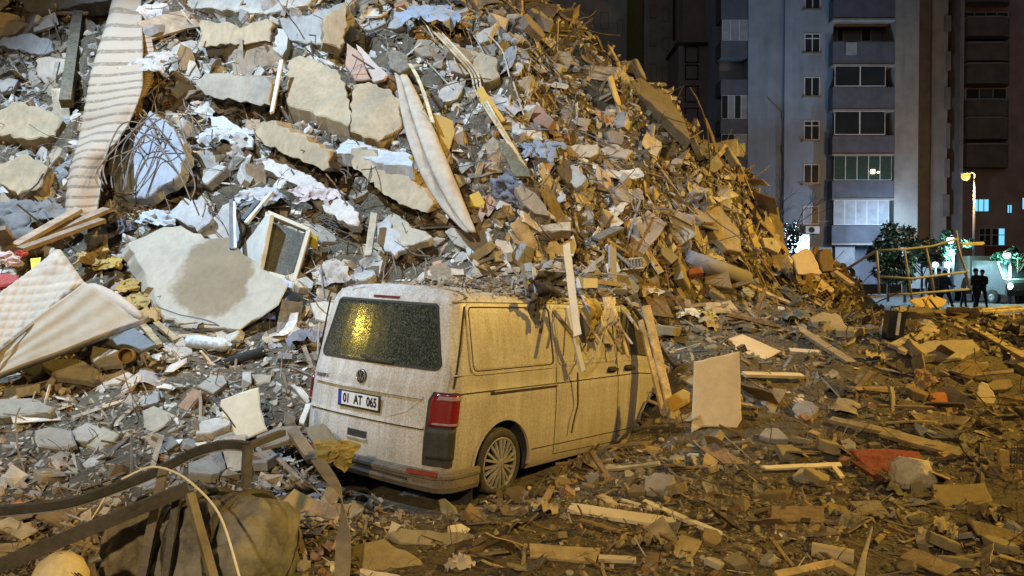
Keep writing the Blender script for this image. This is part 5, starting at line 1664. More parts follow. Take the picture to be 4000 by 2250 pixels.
# --- red panel, boulder, boards
hero("red_door_piece", "dull red wooden panel lying askew behind the pale boulder", "panel", [(3322, 1758), (3460, 1752), (3592, 1762), (3618, 1830), (3520, 1845), (3480, 1852), (3392, 1835)], (.05, -.72, .7), .03, (.30, .045, .02), mat='wood', dy=.2, amp=.008)
stick("red_rail", "dark red edge rail slanting under the red panel", "rail", (3335, 1805), (3450, 1878), .06, .03, (.18, .03, .02), dy=.15)
def boulder():
    c = anchor(3565, 1870, .12)
    r = np.random.default_rng(77)
    bm = bmesh.new(); bmesh.ops.create_icosphere(bm, subdivisions=4, radius=1)
    for v in bm.verts:
        d = v.co.normalized()
        for (ax, k) in (((.8, -.3, .5), .82), ((-.6, -.6, .6), .86), ((.2, -.9, -.3), .8), ((.9, .1, -.5), .78), ((-.9, 0, -.1), .84), ((0, .1, 1), .8), ((.5, -.8, .3), .88)):
            a = Vector(ax).normalized(); t = v.co.dot(a)
            if t > k: v.co -= a * (t - k)
        v.co *= 1 + .06 * mnoise.noise(d * 3) + .035 * mnoise.noise(d * 9)
        v.co = Vector((v.co.x * .225, v.co.y * .16, v.co.z * .185))
    me = bpy.data.meshes.new("pale_boulder"); bm.to_mesh(me); bm.free()
    o = link("pale_boulder", me, None, M['rubc'], (.62, .54, .40)); o.location = c + Vector((0, 0, .04)); o.rotation_euler = (0, .15, 0)
    tag(o, "pale rough boulder resting on the corner of the red panel", "boulder")
boulder()
hero("upright_board", "large clean beige board standing upright right of the van", "board", [(2712, 1412), (2890, 1372), (2898, 1640), (2880, 1672), (2745, 1668), (2702, 1690)], (.10, -.97, .2), .022, (.62, .47, .27), mat='clean', dy=.15, Y=8.75, amp=.004)
hero("lying_board", "beige board lying tilted behind the upright beige board", "board", [(2812, 1332), (2900, 1303), (3052, 1370), (2962, 1418), (2830, 1398)], (.1, -.55, .83), .022, (.58, .44, .26), mat='clean', dy=.45, amp=.004)
hero("amber_plastic", "amber rounded plastic panel between the van and the upright board", "panel", [(2605, 1570), (2620, 1545), (2668, 1518), (2695, 1530), (2692, 1572), (2620, 1612)], (-.2, -.8, .5), .03, (.50, .28, .03), mat='clean', Y=9.0, step=.06, amp=.003)
def lattice():
    n = V3((.1, -.5, .86)); p0 = anchor(2800, 1790, .15)
    rt = empty("ribbed_block", p0, "brown ribbed hollow panel in the debris below the upright board", "panel")
    q = on_plane([(2735, 1752), (2790, 1735), (2905, 1812), (2870, 1848)], p0, n)
    solid("back", q, n, -n * .05, 'rub', (.17, .10, .045), amp=.003, parent=rt, origin=p0)
    for k in range(7):
        t = (k + .5) / 7
        a = q[0].lerp(q[1], t); b = q[3].lerp(q[2], t)
        MB().bar(a - p0 + n * .012, b - p0 + n * .012, .022, .02, up=n).build("rib", M['rub'], rt, color=(.24, .14, .06))
lattice()
hero("orange_rag", "burnt orange folded tarp at the right behind the long planks", "tarp", [(3620, 1540), (3690, 1530), (3730, 1580), (3700, 1605), (3640, 1575)], (0, -.7, .7), .02, (.42, .13, .03), mat='cloth', dy=.12)
hero("white_sheet", "torn cream sheet standing at the right behind the planks", "sheet", [(3810, 1540), (3835, 1490), (3860, 1500), (3905, 1575), (3880, 1600), (3830, 1585)], (-.1, -.85, .5), .012, (.62, .50, .26), mat='clean', dy=.2, amp=.012, step=.05)
stick("wood_plank", "long weathered board lying above the red panel", "plank", (3450, 1690), (3770, 1775), .17, .04, (.36, .28, .15), dy=.12)
stick("wood_plank", "tan board behind the long weathered board, left", "plank", (3245, 1640), (3520, 1700), .10, .05, (.34, .26, .15), dy=.1)
hero("dark_case", "dark flat case lying behind the long weathered board", "case", [(3610, 1690), (3640, 1668), (3770, 1680), (3775, 1718), (3640, 1712)], (0, -.5, .85), .08, (.035, .035, .045), mat='clean', dy=.12)
hero("brown_slab", "wide brown flat slab right of the pale boulder", "slab fragment", [(3640, 1890), (3850, 1885), (3890, 2010), (3720, 2020), (3640, 1940)], G1, .05, (.25, .18, .07), dy=.08)
def crate():
    p0 = anchor(3960, 1810, .2); n = V3((.05, -.95, .25))
    rt = empty("mesh_crate", p0, "ochre board with a dark wire mesh panel at the right edge", "crate")
    solid("board", on_plane([(3905, 1752), (3948, 1758), (3945, 1885), (3902, 1870)], p0, n), n, -n * .04, 'wood', (.40, .27, .09), amp=.003, parent=rt, origin=p0)
    q = on_plane([(3952, 1738), (4040, 1730), (4040, 1890), (3950, 1885)], p0, n)
    mb = MB()
    for k in range(9):
        t = k / 8; mb.bar(q[0].lerp(q[1], t) - p0, q[3].lerp(q[2], t) - p0, .006, .006, up=n)
    for k in range(13):
        t = k / 12; mb.bar(q[0].lerp(q[3], t) - p0, q[1].lerp(q[2], t) - p0, .006, .006, up=n)
    mb.build("wire_mesh", M['metal'], rt, color=(.10, .08, .05))
    stick("wood_post", "thin dark post standing left of the mesh crate", "post", (3832, 1735), (3838, 1915), .035, .03, (.08, .06, .03), dy=.12)
crate()
# --- middle right: boards and planks in the field
stick("wood_plank", "pair of long grey planks sloping toward the black suitcase, front one", "plank", (3110, 1280), (3330, 1420), .14, .05, (.34, .28, .19), dy=.25)
stick("wood_plank", "pale plank lying level right of the lying beige board", "plank", (3085, 1370), (3205, 1378), .10, .04, (.58, .48, .32), mat='clean', dy=.25)
stick("wood_plank", "pale plank with a bright edge right of the upright board", "plank", (2905, 1462), (3135, 1468), .09, .04, (.58, .47, .30), mat='clean', dy=.15)
stick("wood_plank", "grey split beam leaning right of the black suitcase, upper", "plank", (3645, 1275), (3490, 1355), .13, .06, (.36, .30, .22), dy=.3)
stick("wood_plank", "grey split beam leaning right of the black suitcase, lower", "plank", (3655, 1290), (3520, 1375), .12, .05, (.40, .33, .24), dy=.28)
stick("wood_plank", "long tan board sloping to the right edge behind the grey split beams", "plank", (3810, 1285), (4010, 1400), .14, .04, (.40, .32, .20), dy=.2)
hero("slab_fragment", "wide grey-tan slab with streaks behind the long tan board", "slab fragment", [(3570, 1350), (3620, 1330), (3800, 1325), (3830, 1360), (3760, 1400), (3600, 1400)], (0, -.5, .87), .08, (.36, .30, .20), dy=.25)
hero("slab_fragment", "rounded brown slab with a pale top left of the black suitcase", "slab fragment", [(3160, 1240), (3210, 1215), (3280, 1230), (3320, 1290), (3260, 1310), (3190, 1280)], (0, -.55, .83), .12, (.33, .26, .16), dy=.3)
hero("folded_board", "tan kite shaped board on the debris crest near the pipe frame", "board", [(3155, 1120), (3200, 1080), (3260, 1130), (3250, 1142), (3165, 1135)], (0, -.8, .6), .04, (.46, .37, .25), mat='clean', dy=.3)
hero("folded_board", "ochre fanned board under the pipe frame", "board", [(3550, 1170), (3640, 1150), (3700, 1170), (3690, 1190), (3610, 1212)], (0, -.7, .7), .03, (.44, .33, .16), mat='clean', dy=.2)
hero("rounded_board", "clean tan board standing on the crest before the floodlight", "board", [(3092, 1000), (3150, 968), (3165, 975), (3214, 1070), (3120, 1072)], (.1, -.95, .2), .03, (.58, .45, .29), mat='clean', dy=.3, Y=15.4)
hero("brown_barrel_top", "dark brown rounded stump on the crest next to the clean tan board", "stump", [(3198, 1005), (3215, 972), (3248, 972), (3256, 1010), (3258, 1060), (3215, 1062)], (.1, -.95, .15), .2, (.18, .12, .05), Y=15.5, step=.07)
stick("wood_plank", "tan plank sloping down right of the dark brown stump", "plank", (3262, 1062), (3330, 1112), .10, .05, (.44, .35, .22), Ya=15.3, Yb=14.9)
stick("wood_plank", "broad tan plank lying level under the pipe frame's left end", "plank", (3290, 1145), (3415, 1160), .16, .05, (.42, .33, .2), dy=.25)
def suitcase():
    c = anchor(3492, 1300, .3)
    rt = empty("black_suitcase", c, "black suitcase standing upright in the debris behind the planks", "suitcase")
    s = 1.0
    MB().box((0, 0, .12), (.26, .16, .42), Matrix.Rotation(.12, 3, 'Y')).build("shell", M['gloss'], rt)
    MB().box((.02, -.09, .14), (.045, .02, .34), Matrix.Rotation(.12, 3, 'Y')).build("pale_strap", M['cloth'], rt, color=(.45, .45, .45))
    MB().tube([(-.05, 0, .33), (-.05, 0, .39), (.08, 0, .40), (.08, 0, .33)], .012, 6).build("handle", M['gloss'], rt)
suitcase()
def grey_pipe():
    A, B = anchor(2690, 1010, .35), anchor(2915, 1090, .35)
    o = MB().tube([Vector(), (B - A) * .5, B - A], .15, 18).build("large_pipe", M['clean'], None, True, (.22, .20, .195)); o.location = A
    tag(o, "large dull grey pipe lying at the foot of the heap's street end", "pipe")
    hero("brick_box", "red brick piece resting on the large grey pipe", "brick", [(2688, 1050), (2740, 1040), (2750, 1065), (2692, 1072)], (0, -.8, .6), .12, (.32, .10, .06), dy=.5)
    A, B = anchor(2560, 945, .35), anchor(2600, 965, .35)
grey_pipe()
# rigid items on the bank above the van roof
hero("weathered_beam_end", "pale weathered beam end lying above the van roof", "beam", [(2096, 868), (2230, 866), (2232, 902), (2098, 905)], (0, -.85, .5), .2, (.42, .34, .23), mat='wood', dy=.35)
hero("torn_board", "torn cream panel with a notch above the white stick", "board", [(2132, 940), (2170, 938), (2185, 960), (2240, 915), (2252, 960), (2240, 1000), (2180, 998)], (0, -.85, .5), .02, (.58, .47, .31), mat='clean', dy=.3)
hero("torn_board", "small cream torn panel right of the white stick on the bank", "board", [(2365, 1030), (2412, 1022), (2425, 1055), (2382, 1088)], (0, -.85, .5), .02, (.58, .47, .31), mat='clean', dy=.3)
def grid():
    n = V3((.0, -.75, .66)); p0 = anchor(2465, 1040, .32)
    rt = empty("vent_grille", p0, "dark slatted grille with pale rails on the bank behind the van", "grille")
    q = on_plane([(2420, 1018), (2508, 1010), (2512, 1048), (2425, 1056)], p0, n)
    solid("back", q, n, -n * .02, 'rub', (.06, .045, .03), amp=.002, parent=rt, origin=p0)
    for t in (0, 1): MB().bar(q[0].lerp(q[3], t) - p0, q[1].lerp(q[2], t) - p0, .03, .04, up=n).build("rail", M['wood'], rt, color=(.40, .33, .22))
    for k in range(7):
        t = (k + .5) / 7; MB().bar(q[0].lerp(q[1], t) - p0 + n * .01, q[3].lerp(q[2], t) - p0 + n * .01, .02, .02, up=n).build("slat", M['rub'], rt, color=(.13, .09, .05))
grid()
stick("wood_plank", "dark plank with a white edge slanting behind the grille", "plank", (2325, 935), (2420, 890), .16, .05, (.14, .13, .13), dy=.3)
stick("white_batten", "splintered cream batten on the bank behind the van", "batten", (2365, 932), (2450, 985), .06, .03, (.58, .46, .3), dy=.28)
hero("curved_dish", "curved pale gutter piece lying on the bank just above the van roof", "gutter", [(1612, 1100), (1650, 1060), (1680, 1050), (1700, 1100), (1660, 1085), (1630, 1118)], (0, -.8, .6), .05, (.46, .42, .36), dy=.2, step=.05)
def paper(px, py, s, col, label, seed): rag("paper_scrap", label, "paper", px, py, s, col, seed=seed, dy=.15, mat='clean')
paper(2690, 1225, 110, (.66, .56, .36), "cream carton lying behind the van's nose", 51)
paper(2760, 1230, 80, (.45, .38, .10), "yellow-green paper next to the cream carton", 52)
paper(2530, 1140, 120, (.52, .40, .22), "tan carton folded on the bank behind the van's windscreen", 53)

# ------------------------------------------------------------------ bent black railing and the wrapped bundle close by
def railing():
    o0 = P(500, 1950, 4.8)
    rt = empty("bent_railing", Vector((o0.x, o0.y, .15)), "mangled dark metal railing with a bowed top bar at the bottom left corner", "railing")
    o = rt.location
    up = smooth_path([P(-60, 1998, 4.7), P(250, 1965, 4.85), P(480, 1892, 5.0), P(640, 1826, 5.1), P(760, 1764, 5.15), P(880, 1735, 5.2), P(975, 1742, 5.2)], 6)
    mb = MB()
    for a, b in zip(up[:-1], up[1:]): mb.bar(a - o, b - o + (b - a) * .06, .055, .05)
    mb.build("top_bar", M['metal'], rt, color=(.032, .032, .034))
    mb = MB()
    for a, b in zip(up[:-1], up[1:]): mb.bar(a - o + Vector((0, 0, -.03)), b - o + Vector((0, 0, -.03)) + (b - a) * .05, .03, .022)
    mb.build("lower_lip", M['metal'], rt, color=(.20, .20, .21))
    MB().bar(P(-80, 2242, 4.35) - o, P(735, 1906, 4.75) - o, .05, .075).build("lower_bar", M['metal'], rt, color=(.060, .054, .048))
    for (a, b, Ya, Yb, w, c) in (((968, 1738), (960, 1905), 5.18, 5.2, .055, (.10, .10, .105)), ((640, 1832), (545, 2300), 5.08, 4.6, .055, (.12, .105, .09)), ((742, 1930), (850, 2320), 4.74, 4.5, .05, (.17, .145, .11)), ((695, 1925), (640, 2300), 4.85, 4.62, .045, (.05, .045, .04))):
        MB().bar(P(*a, Ya) - o, P(*b, Yb) - o, w, w * .8).build("post", M['metal'], rt, color=c)
    MB().bar(P(965, 1745, 5.18) - o, P(1105, 1690, 5.6) - o, .05, .04).build("end_bar", M['metal'], rt, color=(.08, .08, .085))
railing()
cable("white_cable", "white cable arching over the mangled dark railing", "cable", [(475, 1872), (590, 1824), (690, 1848), (765, 1902), (838, 1980), (885, 2080), (945, 2290)], .007, (.72, .68, .6), 'clean', Ys=[4.75, 4.8, 4.75, 4.65, 4.5, 4.35, 4.15], dy=0)
cable("thin_wire", "short pale wire slanting behind the lower bar of the railing", "wire", [(412, 1935), (385, 1985), (354, 2032)], .005, (.6, .54, .45), 'clean', Ys=[4.95, 4.9, 4.85], dy=0)
def bundle():
    c = P(850, 2190, 5.1); c.z = .22
    rt = empty("tarp_bundle", (c.x, c.y, .1), "big grey-brown bundle wrapped in strapped tarpaulin under the mangled railing", "bundle")
    o = rt.location; ax = Vector((.93, -.22, .02)).normalized(); s = Vector((.22, .93, 0)).normalized(); u = ax.cross(s) * 1.0
    if u.z < 0: u = -u
    def skin(name, t0, t1, rfun, col, end0, end1, seed):
        V, F = [], []; n, m = 46, 64
        r = np.random.default_rng(seed); ph = r.uniform(0, 6.3, 8)
        for i in range(n + 1):
            t = i / n; x = t0 + (t1 - t0) * t
            R = rfun(t) * min(1, (math.sin(math.pi * min(t, .5) if end0 else math.pi / 2) if t < .12 and end0 else 1))
            if end1 and t > .8: R *= math.sqrt(max(0.0, 1 - ((t - .8) / .2) ** 2)) * .92 + .08 * (1 - (t - .8) / .2)
            if end0 and t < .15: R *= math.sqrt(max(0.02, 1 - ((.15 - t) / .15) ** 2))
            for j in range(m):
                a = 2 * math.pi * j / m
                f = .07 * math.sin(5 * a + ph[0] + 2.5 * t) + .03 * math.sin(11 * a + ph[1] - 6 * t) + .03 * math.sin(9 * t + ph[2] + 2 * a)
                if end1 and t > .55: f += .055 * (t - .55) / .45 * math.sin(14 * a + ph[3] + 3 * math.sin(3 * t))
                f += .022 * math.sin(19 * a + 5 * math.sin(7 * t + ph[4])) + .018 * math.sin(31 * t + 3 * math.sin(2 * a + ph[5]))
                q = R * (1 + f * (1.2 if math.sin(a) > -.3 else .3))
                V.append(c + ax * x + s * (math.cos(a) * q) + u * (math.sin(a) * q * .95) - o)
        for i in range(n):
            for j in range(m): F.append((i * m + j, i * m + (j + 1) % m, (i + 1) * m + (j + 1) % m, (i + 1) * m + j))
        F.append(tuple(range(m))); F.append(tuple(n * m + j for j in range(m)))
        return MB().add(V, F).build(name, M['tarp'], rt, True, col)
    skin("main_wrap", -.20, .50, lambda t: .36 + .03 * math.sin(t * 3), (.15, .145, .135), False, True, 1)
    skin("rear_wrap", -.72, -.22, lambda t: .30 + .05 * t, (.17, .135, .08), True, False, 2)
    for x in (-.08, .20):
        pts = [c + ax * (x + .04 * math.sin(a * 2)) + s * (math.cos(a) * .40) + u * (math.sin(a) * .385) - o for a in np.linspace(0, 2 * math.pi, 40)]
        MB().tube(pts, .03, 6, False).build("strap", M['blackpl'], rt)
    keepout.append((430, 1920, 1170, 2250))
M['tarp'] = rubble_mat("grimy_tarpaulin", 'object', dust=.3, var=.8, bstr=.4, rough=.6, fine=40, big=3.5)
bundle()
def ball():
    c = P(235, 2262, 4.15); 
    o = MB().lathe([(-.16, .02), (-.12, .10), (-.05, .135), (.02, .14), (.09, .11), (.13, .06), (.145, .005)], Vector(), (.1, -.1, 1), 28).build("cream_helmet", M['rubc'], None, True, (.66, .56, .36)); o.location = c
    tag(o, "cream rounded helmet-like cap cut off by the bottom edge of the frame", "helmet")
    for k in range(4): MB().bar((.085 + k * .012, -.085 + k * .012, .07 - k * .006), (.12 + k * .012, -.06 + k * .01, .01), .004, .006).build("dark_slot", M['gap'], o)
ball()

# ------------------------------------------------------------------ pipe frame at the street end
def pipe_frame():
    Y = 15.0; o = P(3600, 1100, Y)
    rt = empty("pipe_frame", o, "bent tubular steel frame standing out of the debris before the garden lamp", "pipe frame")
    def T(name, pts, r=.024):
        MB().tube([P(a, b, Y + d) - o for a, b, d in pts], r, 8).build(name, M['metal'], rt, True, (.24, .23, .21))
    T("top_rail", [(3424, 978, 0), (3530, 974, .1), (3640, 962, .2), (3742, 932, .3)])
    T("mid_rail", [(3436, 1080, 0), (3560, 1088, .1), (3650, 1078, .2), (3770, 1062, .3)])
    T("bottom_rail", [(3470, 1150, .1), (3560, 1148, .1), (3655, 1140, .2), (3784, 1130, .3)])
    for q in ([(3424, 978, 0), (3430, 1060, 0), (3434, 1150, 0)], [(3532, 974, .1), (3545, 1060, .1), (3562, 1170, .1)], [(3616, 964, .2), (3634, 1050, .2), (3650, 1160, .2)], [(3735, 934, .3), (3752, 1000, .3), (3775, 1064, .3), (3786, 1132, .3)]):
        T("upright", q)
    T("brace", [(3424, 980, 0), (3380, 1005, .3), (3290, 1062, .8)], .026)
    T("brace", [(3735, 900, .3), (3748, 985, .3)], .02)
pipe_frame()
stick("strut", "pale level pipe beyond the end of the pipe frame", "pipe", (3752, 955), (3842, 950), .05, .05, (.5, .45, .36), mat='metal', Ya=16.5, Yb=16.8)
for k, (a, b) in enumerate((((3810, 1222), (4030, 1206)), ((3825, 1238), (4030, 1226)), ((3790, 1215), (3990, 1196)))):
    stick("barrier_pole", ("lower", "middle", "upper")[(1, 0, 2)[k]] + " of the pale poles lying level at the street edge", "pole", a, b, .06, .05, (.56, .46, .28), Ya=18.2 + .3 * k, Yb=18.4 + .3 * k)
hero("white_scrap", "small white frame scrap at the street edge by the onlookers", "scrap", [(3735, 1222), (3765, 1210), (3790, 1225), (3770, 1245), (3748, 1240)], (0, -.8, .6), .05, (.68, .62, .5), mat='clean', dy=.15)

# ------------------------------------------------------------------ what lies on and hangs off the van
def vp(x, y, z): return VMAT @ Vector((x, y, z))
def roofz(x, y): return float(np.interp(abs(y), [0, .27, .52, .70, .765, .8], [1.96, 1.955, 1.94, 1.915, 1.885, 1.83]))
def vstick(name, label, cat, a, b, w, h, col, mat='wood', bend=0.0, group=None):
    A, B = vp(*a), vp(*b); d = (B - A); L = d.length; d.normalize(); s = d.cross(Vector((.5, -.7, .1))).normalized(); u = s.cross(d)
    V, F = [], []; n = 6
    for i in range(n + 1):
        c = d * (L * i / n) + u * (bend * math.sin(math.pi * i / n))
        for (q, r) in ((-1, -1), (1, -1), (1, 1), (-1, 1)): V.append(c + s * (q * w / 2) + u * (r * h / 2) + d * (rnd.uniform(-.015, .015) if i in (0, n) else 0))
    for i in range(n):
        for c in range(4): F.append((i * 4 + c, i * 4 + (c + 1) % 4, i * 4 + 4 + (c + 1) % 4, i * 4 + 4 + c))
    F += [(0, 1, 2, 3), tuple(n * 4 + c for c in (3, 2, 1, 0))]
    o = MB().add(V, F).build(name, M[mat], None, color=col); o.location = A
    return tag(o, label, cat, group)
def roof_stuff():
    r = np.random.default_rng(55)
    VV, TT, CC = [], [], []; b = 0
    for i in range(6500):
        x = .22 + 4.0 * r.uniform() ** .8; y = r.uniform(-.80, .80)
        dens = np.interp(x, [.2, .8, 1.4, 2.2, 4.6], [.25, .45, .9, 1, 1])
        if r.uniform() > dens or x > 3.5 and r.uniform() < .3: continue
        top = roofz(x, y) if x < 3.2 else float(np.interp(x, [3.2, 4.15, 4.8], [1.93, 1.20, 1.05])) - .05 * abs(y)
        pile = .25 * float(np.interp(x, [.5, 1.4, 2.4, 3.4, 4.2], [0, .4, .9, 1.3, 1.5])) * (1 - (abs(y) / .84) ** 2.5)
        z = top + pile * r.uniform(.2, 1)
        kd = ('chunk', 'slab', 'plank', 'sheet', 'board', 'rod')[r.choice(6, p=[.45, .25, .12, .08, .06, .04])]
        V, T = TPL[kd][r.integers(len(TPL[kd]))]
        s = (.02 + .10 * r.uniform() ** 2.5) * (1 if x > 1.0 else .6) * {'plank': 2.2, 'rod': 3}.get(kd, 1)
        R = rand_rot((0, 0, 1), .4, r)
        p = np.array((VMAT @ Vector((x, y, z)))[:])
        VV.append(V @ R.T * s + p); TT.append(T + b); b += len(V)
        CC.append(np.broadcast_to(np.array(PAL[kd][r.integers(len(PAL[kd]))]) * r.uniform(.6, 1.1), (len(V), 3)))
    o = link("roof_debris", fast_tri_mesh("roof_debris", np.concatenate(VV), np.concatenate(TT), np.concatenate(CC)), mat=M['stuff'])
    o["kind"] = "stuff"
    # a bed of dirt under it
    V, F = [], []; nx_, ny_ = 50, 20
    for i in range(nx_ + 1):
        for j in range(ny_ + 1):
            x = .9 + 3.5 * i / nx_; y = -.80 + 1.6 * j / ny_
            top = roofz(x, y) if x < 3.2 else float(np.interp(x, [3.2, 4.15, 4.8], [1.93, 1.20, 1.05])) - .05 * abs(y)
            pile = .24 * float(np.interp(x, [.5, 1.4, 2.4, 3.4, 4.2], [0, .35, .9, 1.3, 1.5])) * (1 - (abs(y) / .82) ** 2.5)
            V.append(vp(x, y, top - .015 + max(0, pile) + .05 * pile * mnoise.noise(Vector((x * 5, y * 5, 0))) * 4))
    for i in range(nx_):
        for j in range(ny_):
            k = i * (ny_ + 1) + j; F.append((k, k + ny_ + 1, k + ny_ + 2, k + 1))
    MB().add(V, F).build("roof_dirt", M['soil'], None, False)["kind"] = "stuff"
roof_stuff()
def roof_things():
    r = np.random.default_rng(56)
    kinds = ['chunk'] * 18 + ['slab'] * 22 + ['board'] * 16 + ['plank'] * 24 + ['sheet'] * 16 + ['rod'] * 10 + ['brick'] * 3
    for kd in kinds:
        x = 1.3 + 2.7 * r.uniform(); y = r.uniform(-.72, .75)
        top = roofz(x, y) if x < 3.2 else float(np.interp(x, [3.2, 4.15], [1.93, 1.20]))
        pile = .24 * float(np.interp(x, [.5, 1.4, 2.4, 3.4, 4.2], [0, .35, .9, 1.3, 1.5])) * (1 - (abs(y) / .84) ** 2.5)
        nm, noun, cat, mat = KN[kd]
        ti = int(r.integers(len(TPL[kd]))); ci = int(r.integers(len(PAL[kd])))
        s = r.uniform(.12, .30) * {'plank': 2.2, 'brick': .6}.get(kd, 1)
        R = rand_rot((0, 0, 1), .35, r); p = VMAT @ Vector((x, y, top + pile + s * .10 / (2 if kd == 'plank' else 1)))
        o = link(nm, tpl_mesh(kd, ti, mat), color=np.array(PAL[kd][ci]) * r.uniform(.8, 1.15))
        mw = Matrix([list(R[0] * s) + [0], list(R[1] * s) + [0], list(R[2] * s) + [0], [0, 0, 0, 1]]); mw.translation = p
        o.matrix_world = mw
        where = "on the van roof"
        tag(o, f"{COLN[kd][ci]} {noun} {where}", cat, f"{COLN[kd][ci]} {noun}s {where}")
roof_things()
stick("white_batten", "white nailed batten hanging upright off the van roof over its flank", "batten", (2256, 1312), (2226, 1080), .075, .03, (.72, .62, .48), mat='clean', Ya=7.6, Yb=7.95)
stick("white_batten", "upper cream batten continuing above the white nailed batten", "batten", (2238, 1150), (2211, 955), .075, .03, (.66, .56, .38), mat='clean', Ya=8.1, Yb=8.4)
vstick("bent_trim", "white bent trim strip hanging diagonally across the sliding door window", "trim strip", (1.70, -1.0, 1.80), (1.95, -1.06, 1.16), .06, .03, (.58, .60, .64), mat='clean')
vstick("bent_trim", "thin pale wire strut rising from the lower end of the bent trim strip", "strut", (1.96, -1.07, 1.17), (2.36, -1.02, 1.52), .018, .015, (.36, .32, .26), mat='metal', bend=.05)
vstick("leaning_plank", "long cream plank leaning on the van's front door, the outer of two", "plank", (3.38, -.98, 1.84), (3.58, -1.42, .16), .12, .03, (.64, .52, .36))
vstick("leaning_plank", "long cream plank leaning on the van's front door, the inner of two", "plank", (3.29, -.97, 1.66), (3.46, -1.36, .22), .06, .03, (.58, .46, .31))
vstick("white_batten", "short white stick crossing the foot of the leaning planks", "batten", (3.16, -1.48, .42), (3.62, -1.55, .30), .03, .02, (.72, .66, .52), mat='clean')
vstick("wood_plank", "pale thin stick resting on the roof edge above the side panel, lower", "stick", (1.38, -.86, 1.84), (1.62, -.62, 2.18), .035, .02, (.46, .42, .36))
vstick("wood_plank", "dark thin stick resting on the roof edge above the side panel, upper", "stick", (1.30, -.80, 1.90), (1.58, -.50, 2.22), .04, .02, (.17, .16, .14))
vstick("wood_plank", "long tan board across the roof over the sliding door", "board", (2.3, -.7, 2.10), (3.2, -.75, 2.06), .05, .03, (.42, .34, .22))
vstick("grey_strip", "grey flat strip rising from the roof above the leaning planks", "strip", (3.25, -.6, 2.05), (3.62, -.35, 2.52), .12, .03, (.27, .25, .25), mat='clean')
o = MB().tube(smooth_path([vp(1.95, -1.0, 1.14), vp(1.99, -.985, .95), vp(2.01, -.98, .80), vp(1.95, -.985, .66), vp(1.92, -.98, .52)], 5), .009, 5).build("hanging_wire", M['metal'], None, True, (.05, .04, .03))
tag(o, "dark wire dangling down the sliding door below the bent trim strip", "wire")
o = MB().tube(smooth_path([vp(3.42, -.80, 1.80), vp(3.80, -.84, 1.50), vp(4.2, -.88, 1.18), vp(4.45, -.93, 1.0), vp(4.62, -.96, .80)], 5), .028, 6).build("torn_pillar_trim", M['metal'], None, True, (.06, .055, .05))
tag(o, "dark bent trim torn along the van's windscreen pillar", "trim")
def vrag(label, x, y, z, sx, sz, col, seed, cat="cloth", name="cloth_rag", mat='cloth'):
    r = np.random.default_rng(seed); ph = r.uniform(0, 6.3, 8); n = 24; V, F = [], []
    for i in range(n + 1):
        for j in range(n + 1):
            u, v = i / n - .5, j / n - .5
            w = 1 - .35 * abs(math.sin(5 * v + ph[0])) * (v + .5)
            d = .10 * abs(mnoise.noise(Vector((u * 5 + ph[1], v * 2 + ph[2], 0)))) + .05 * abs(mnoise.noise(Vector((u * 11 + ph[3], v * 5, 2))))
            V.append(vp(x + u * sx * w + .06 * math.sin(4 * v + ph[4]), y - abs(d) - .03 * math.sin(6 * v + ph[5]), z - (v + .5) * sz))
    for i in range(n):
        for j in range(n):
            k = i * (n + 1) + j; F.append((k, k + n + 1, k + n + 2, k + 1))
    me = MB().add(V, F).build(name, M[mat], None, True, col, fix=False)
    return tag(me, label, cat)
vrag("black torn plastic hanging over the roof edge at the end of the side panel", 1.42, -.84, 2.06, .36, .28, (.035, .035, .04), 1, "plastic", "plastic_bag")
vrag("black plastic heap on the roof behind the white nailed batten", 1.72, -.70, 2.16, .5, .26, (.03, .03, .035), 2, "plastic", "plastic_bag")
vrag("yellow torn fabric hanging off the roof over the sliding door", 2.24, -.95, 1.90, .22, .42, (.55, .38, .07), 3, "fabric")
vrag("white crumpled wrapping hanging beside the yellow torn fabric", 2.46, -.98, 1.92, .26, .50, (.66, .58, .46), 4, "wrapping")
vrag("thin tan wrapping scrap hanging beside the leaning planks", 2.72, -.98, 1.68, .16, .30, (.50, .40, .28), 5, "wrapping")
vrag("grey cloth strip hanging off the roof over the side panel's end", 1.25, -.90, 1.94, .12, .34, (.13, .12, .12), 6)
MB().box(vp(2.36, -.80, 2.06), (.20, .12, .10), Matrix.Rotation(.6, 3, 'Z')).build("white_box", M['clean'], None, color=(.75, .68, .52))
tag(bpy.data.objects["white_box"], "small white box on the roof above the white crumpled wrapping", "box")

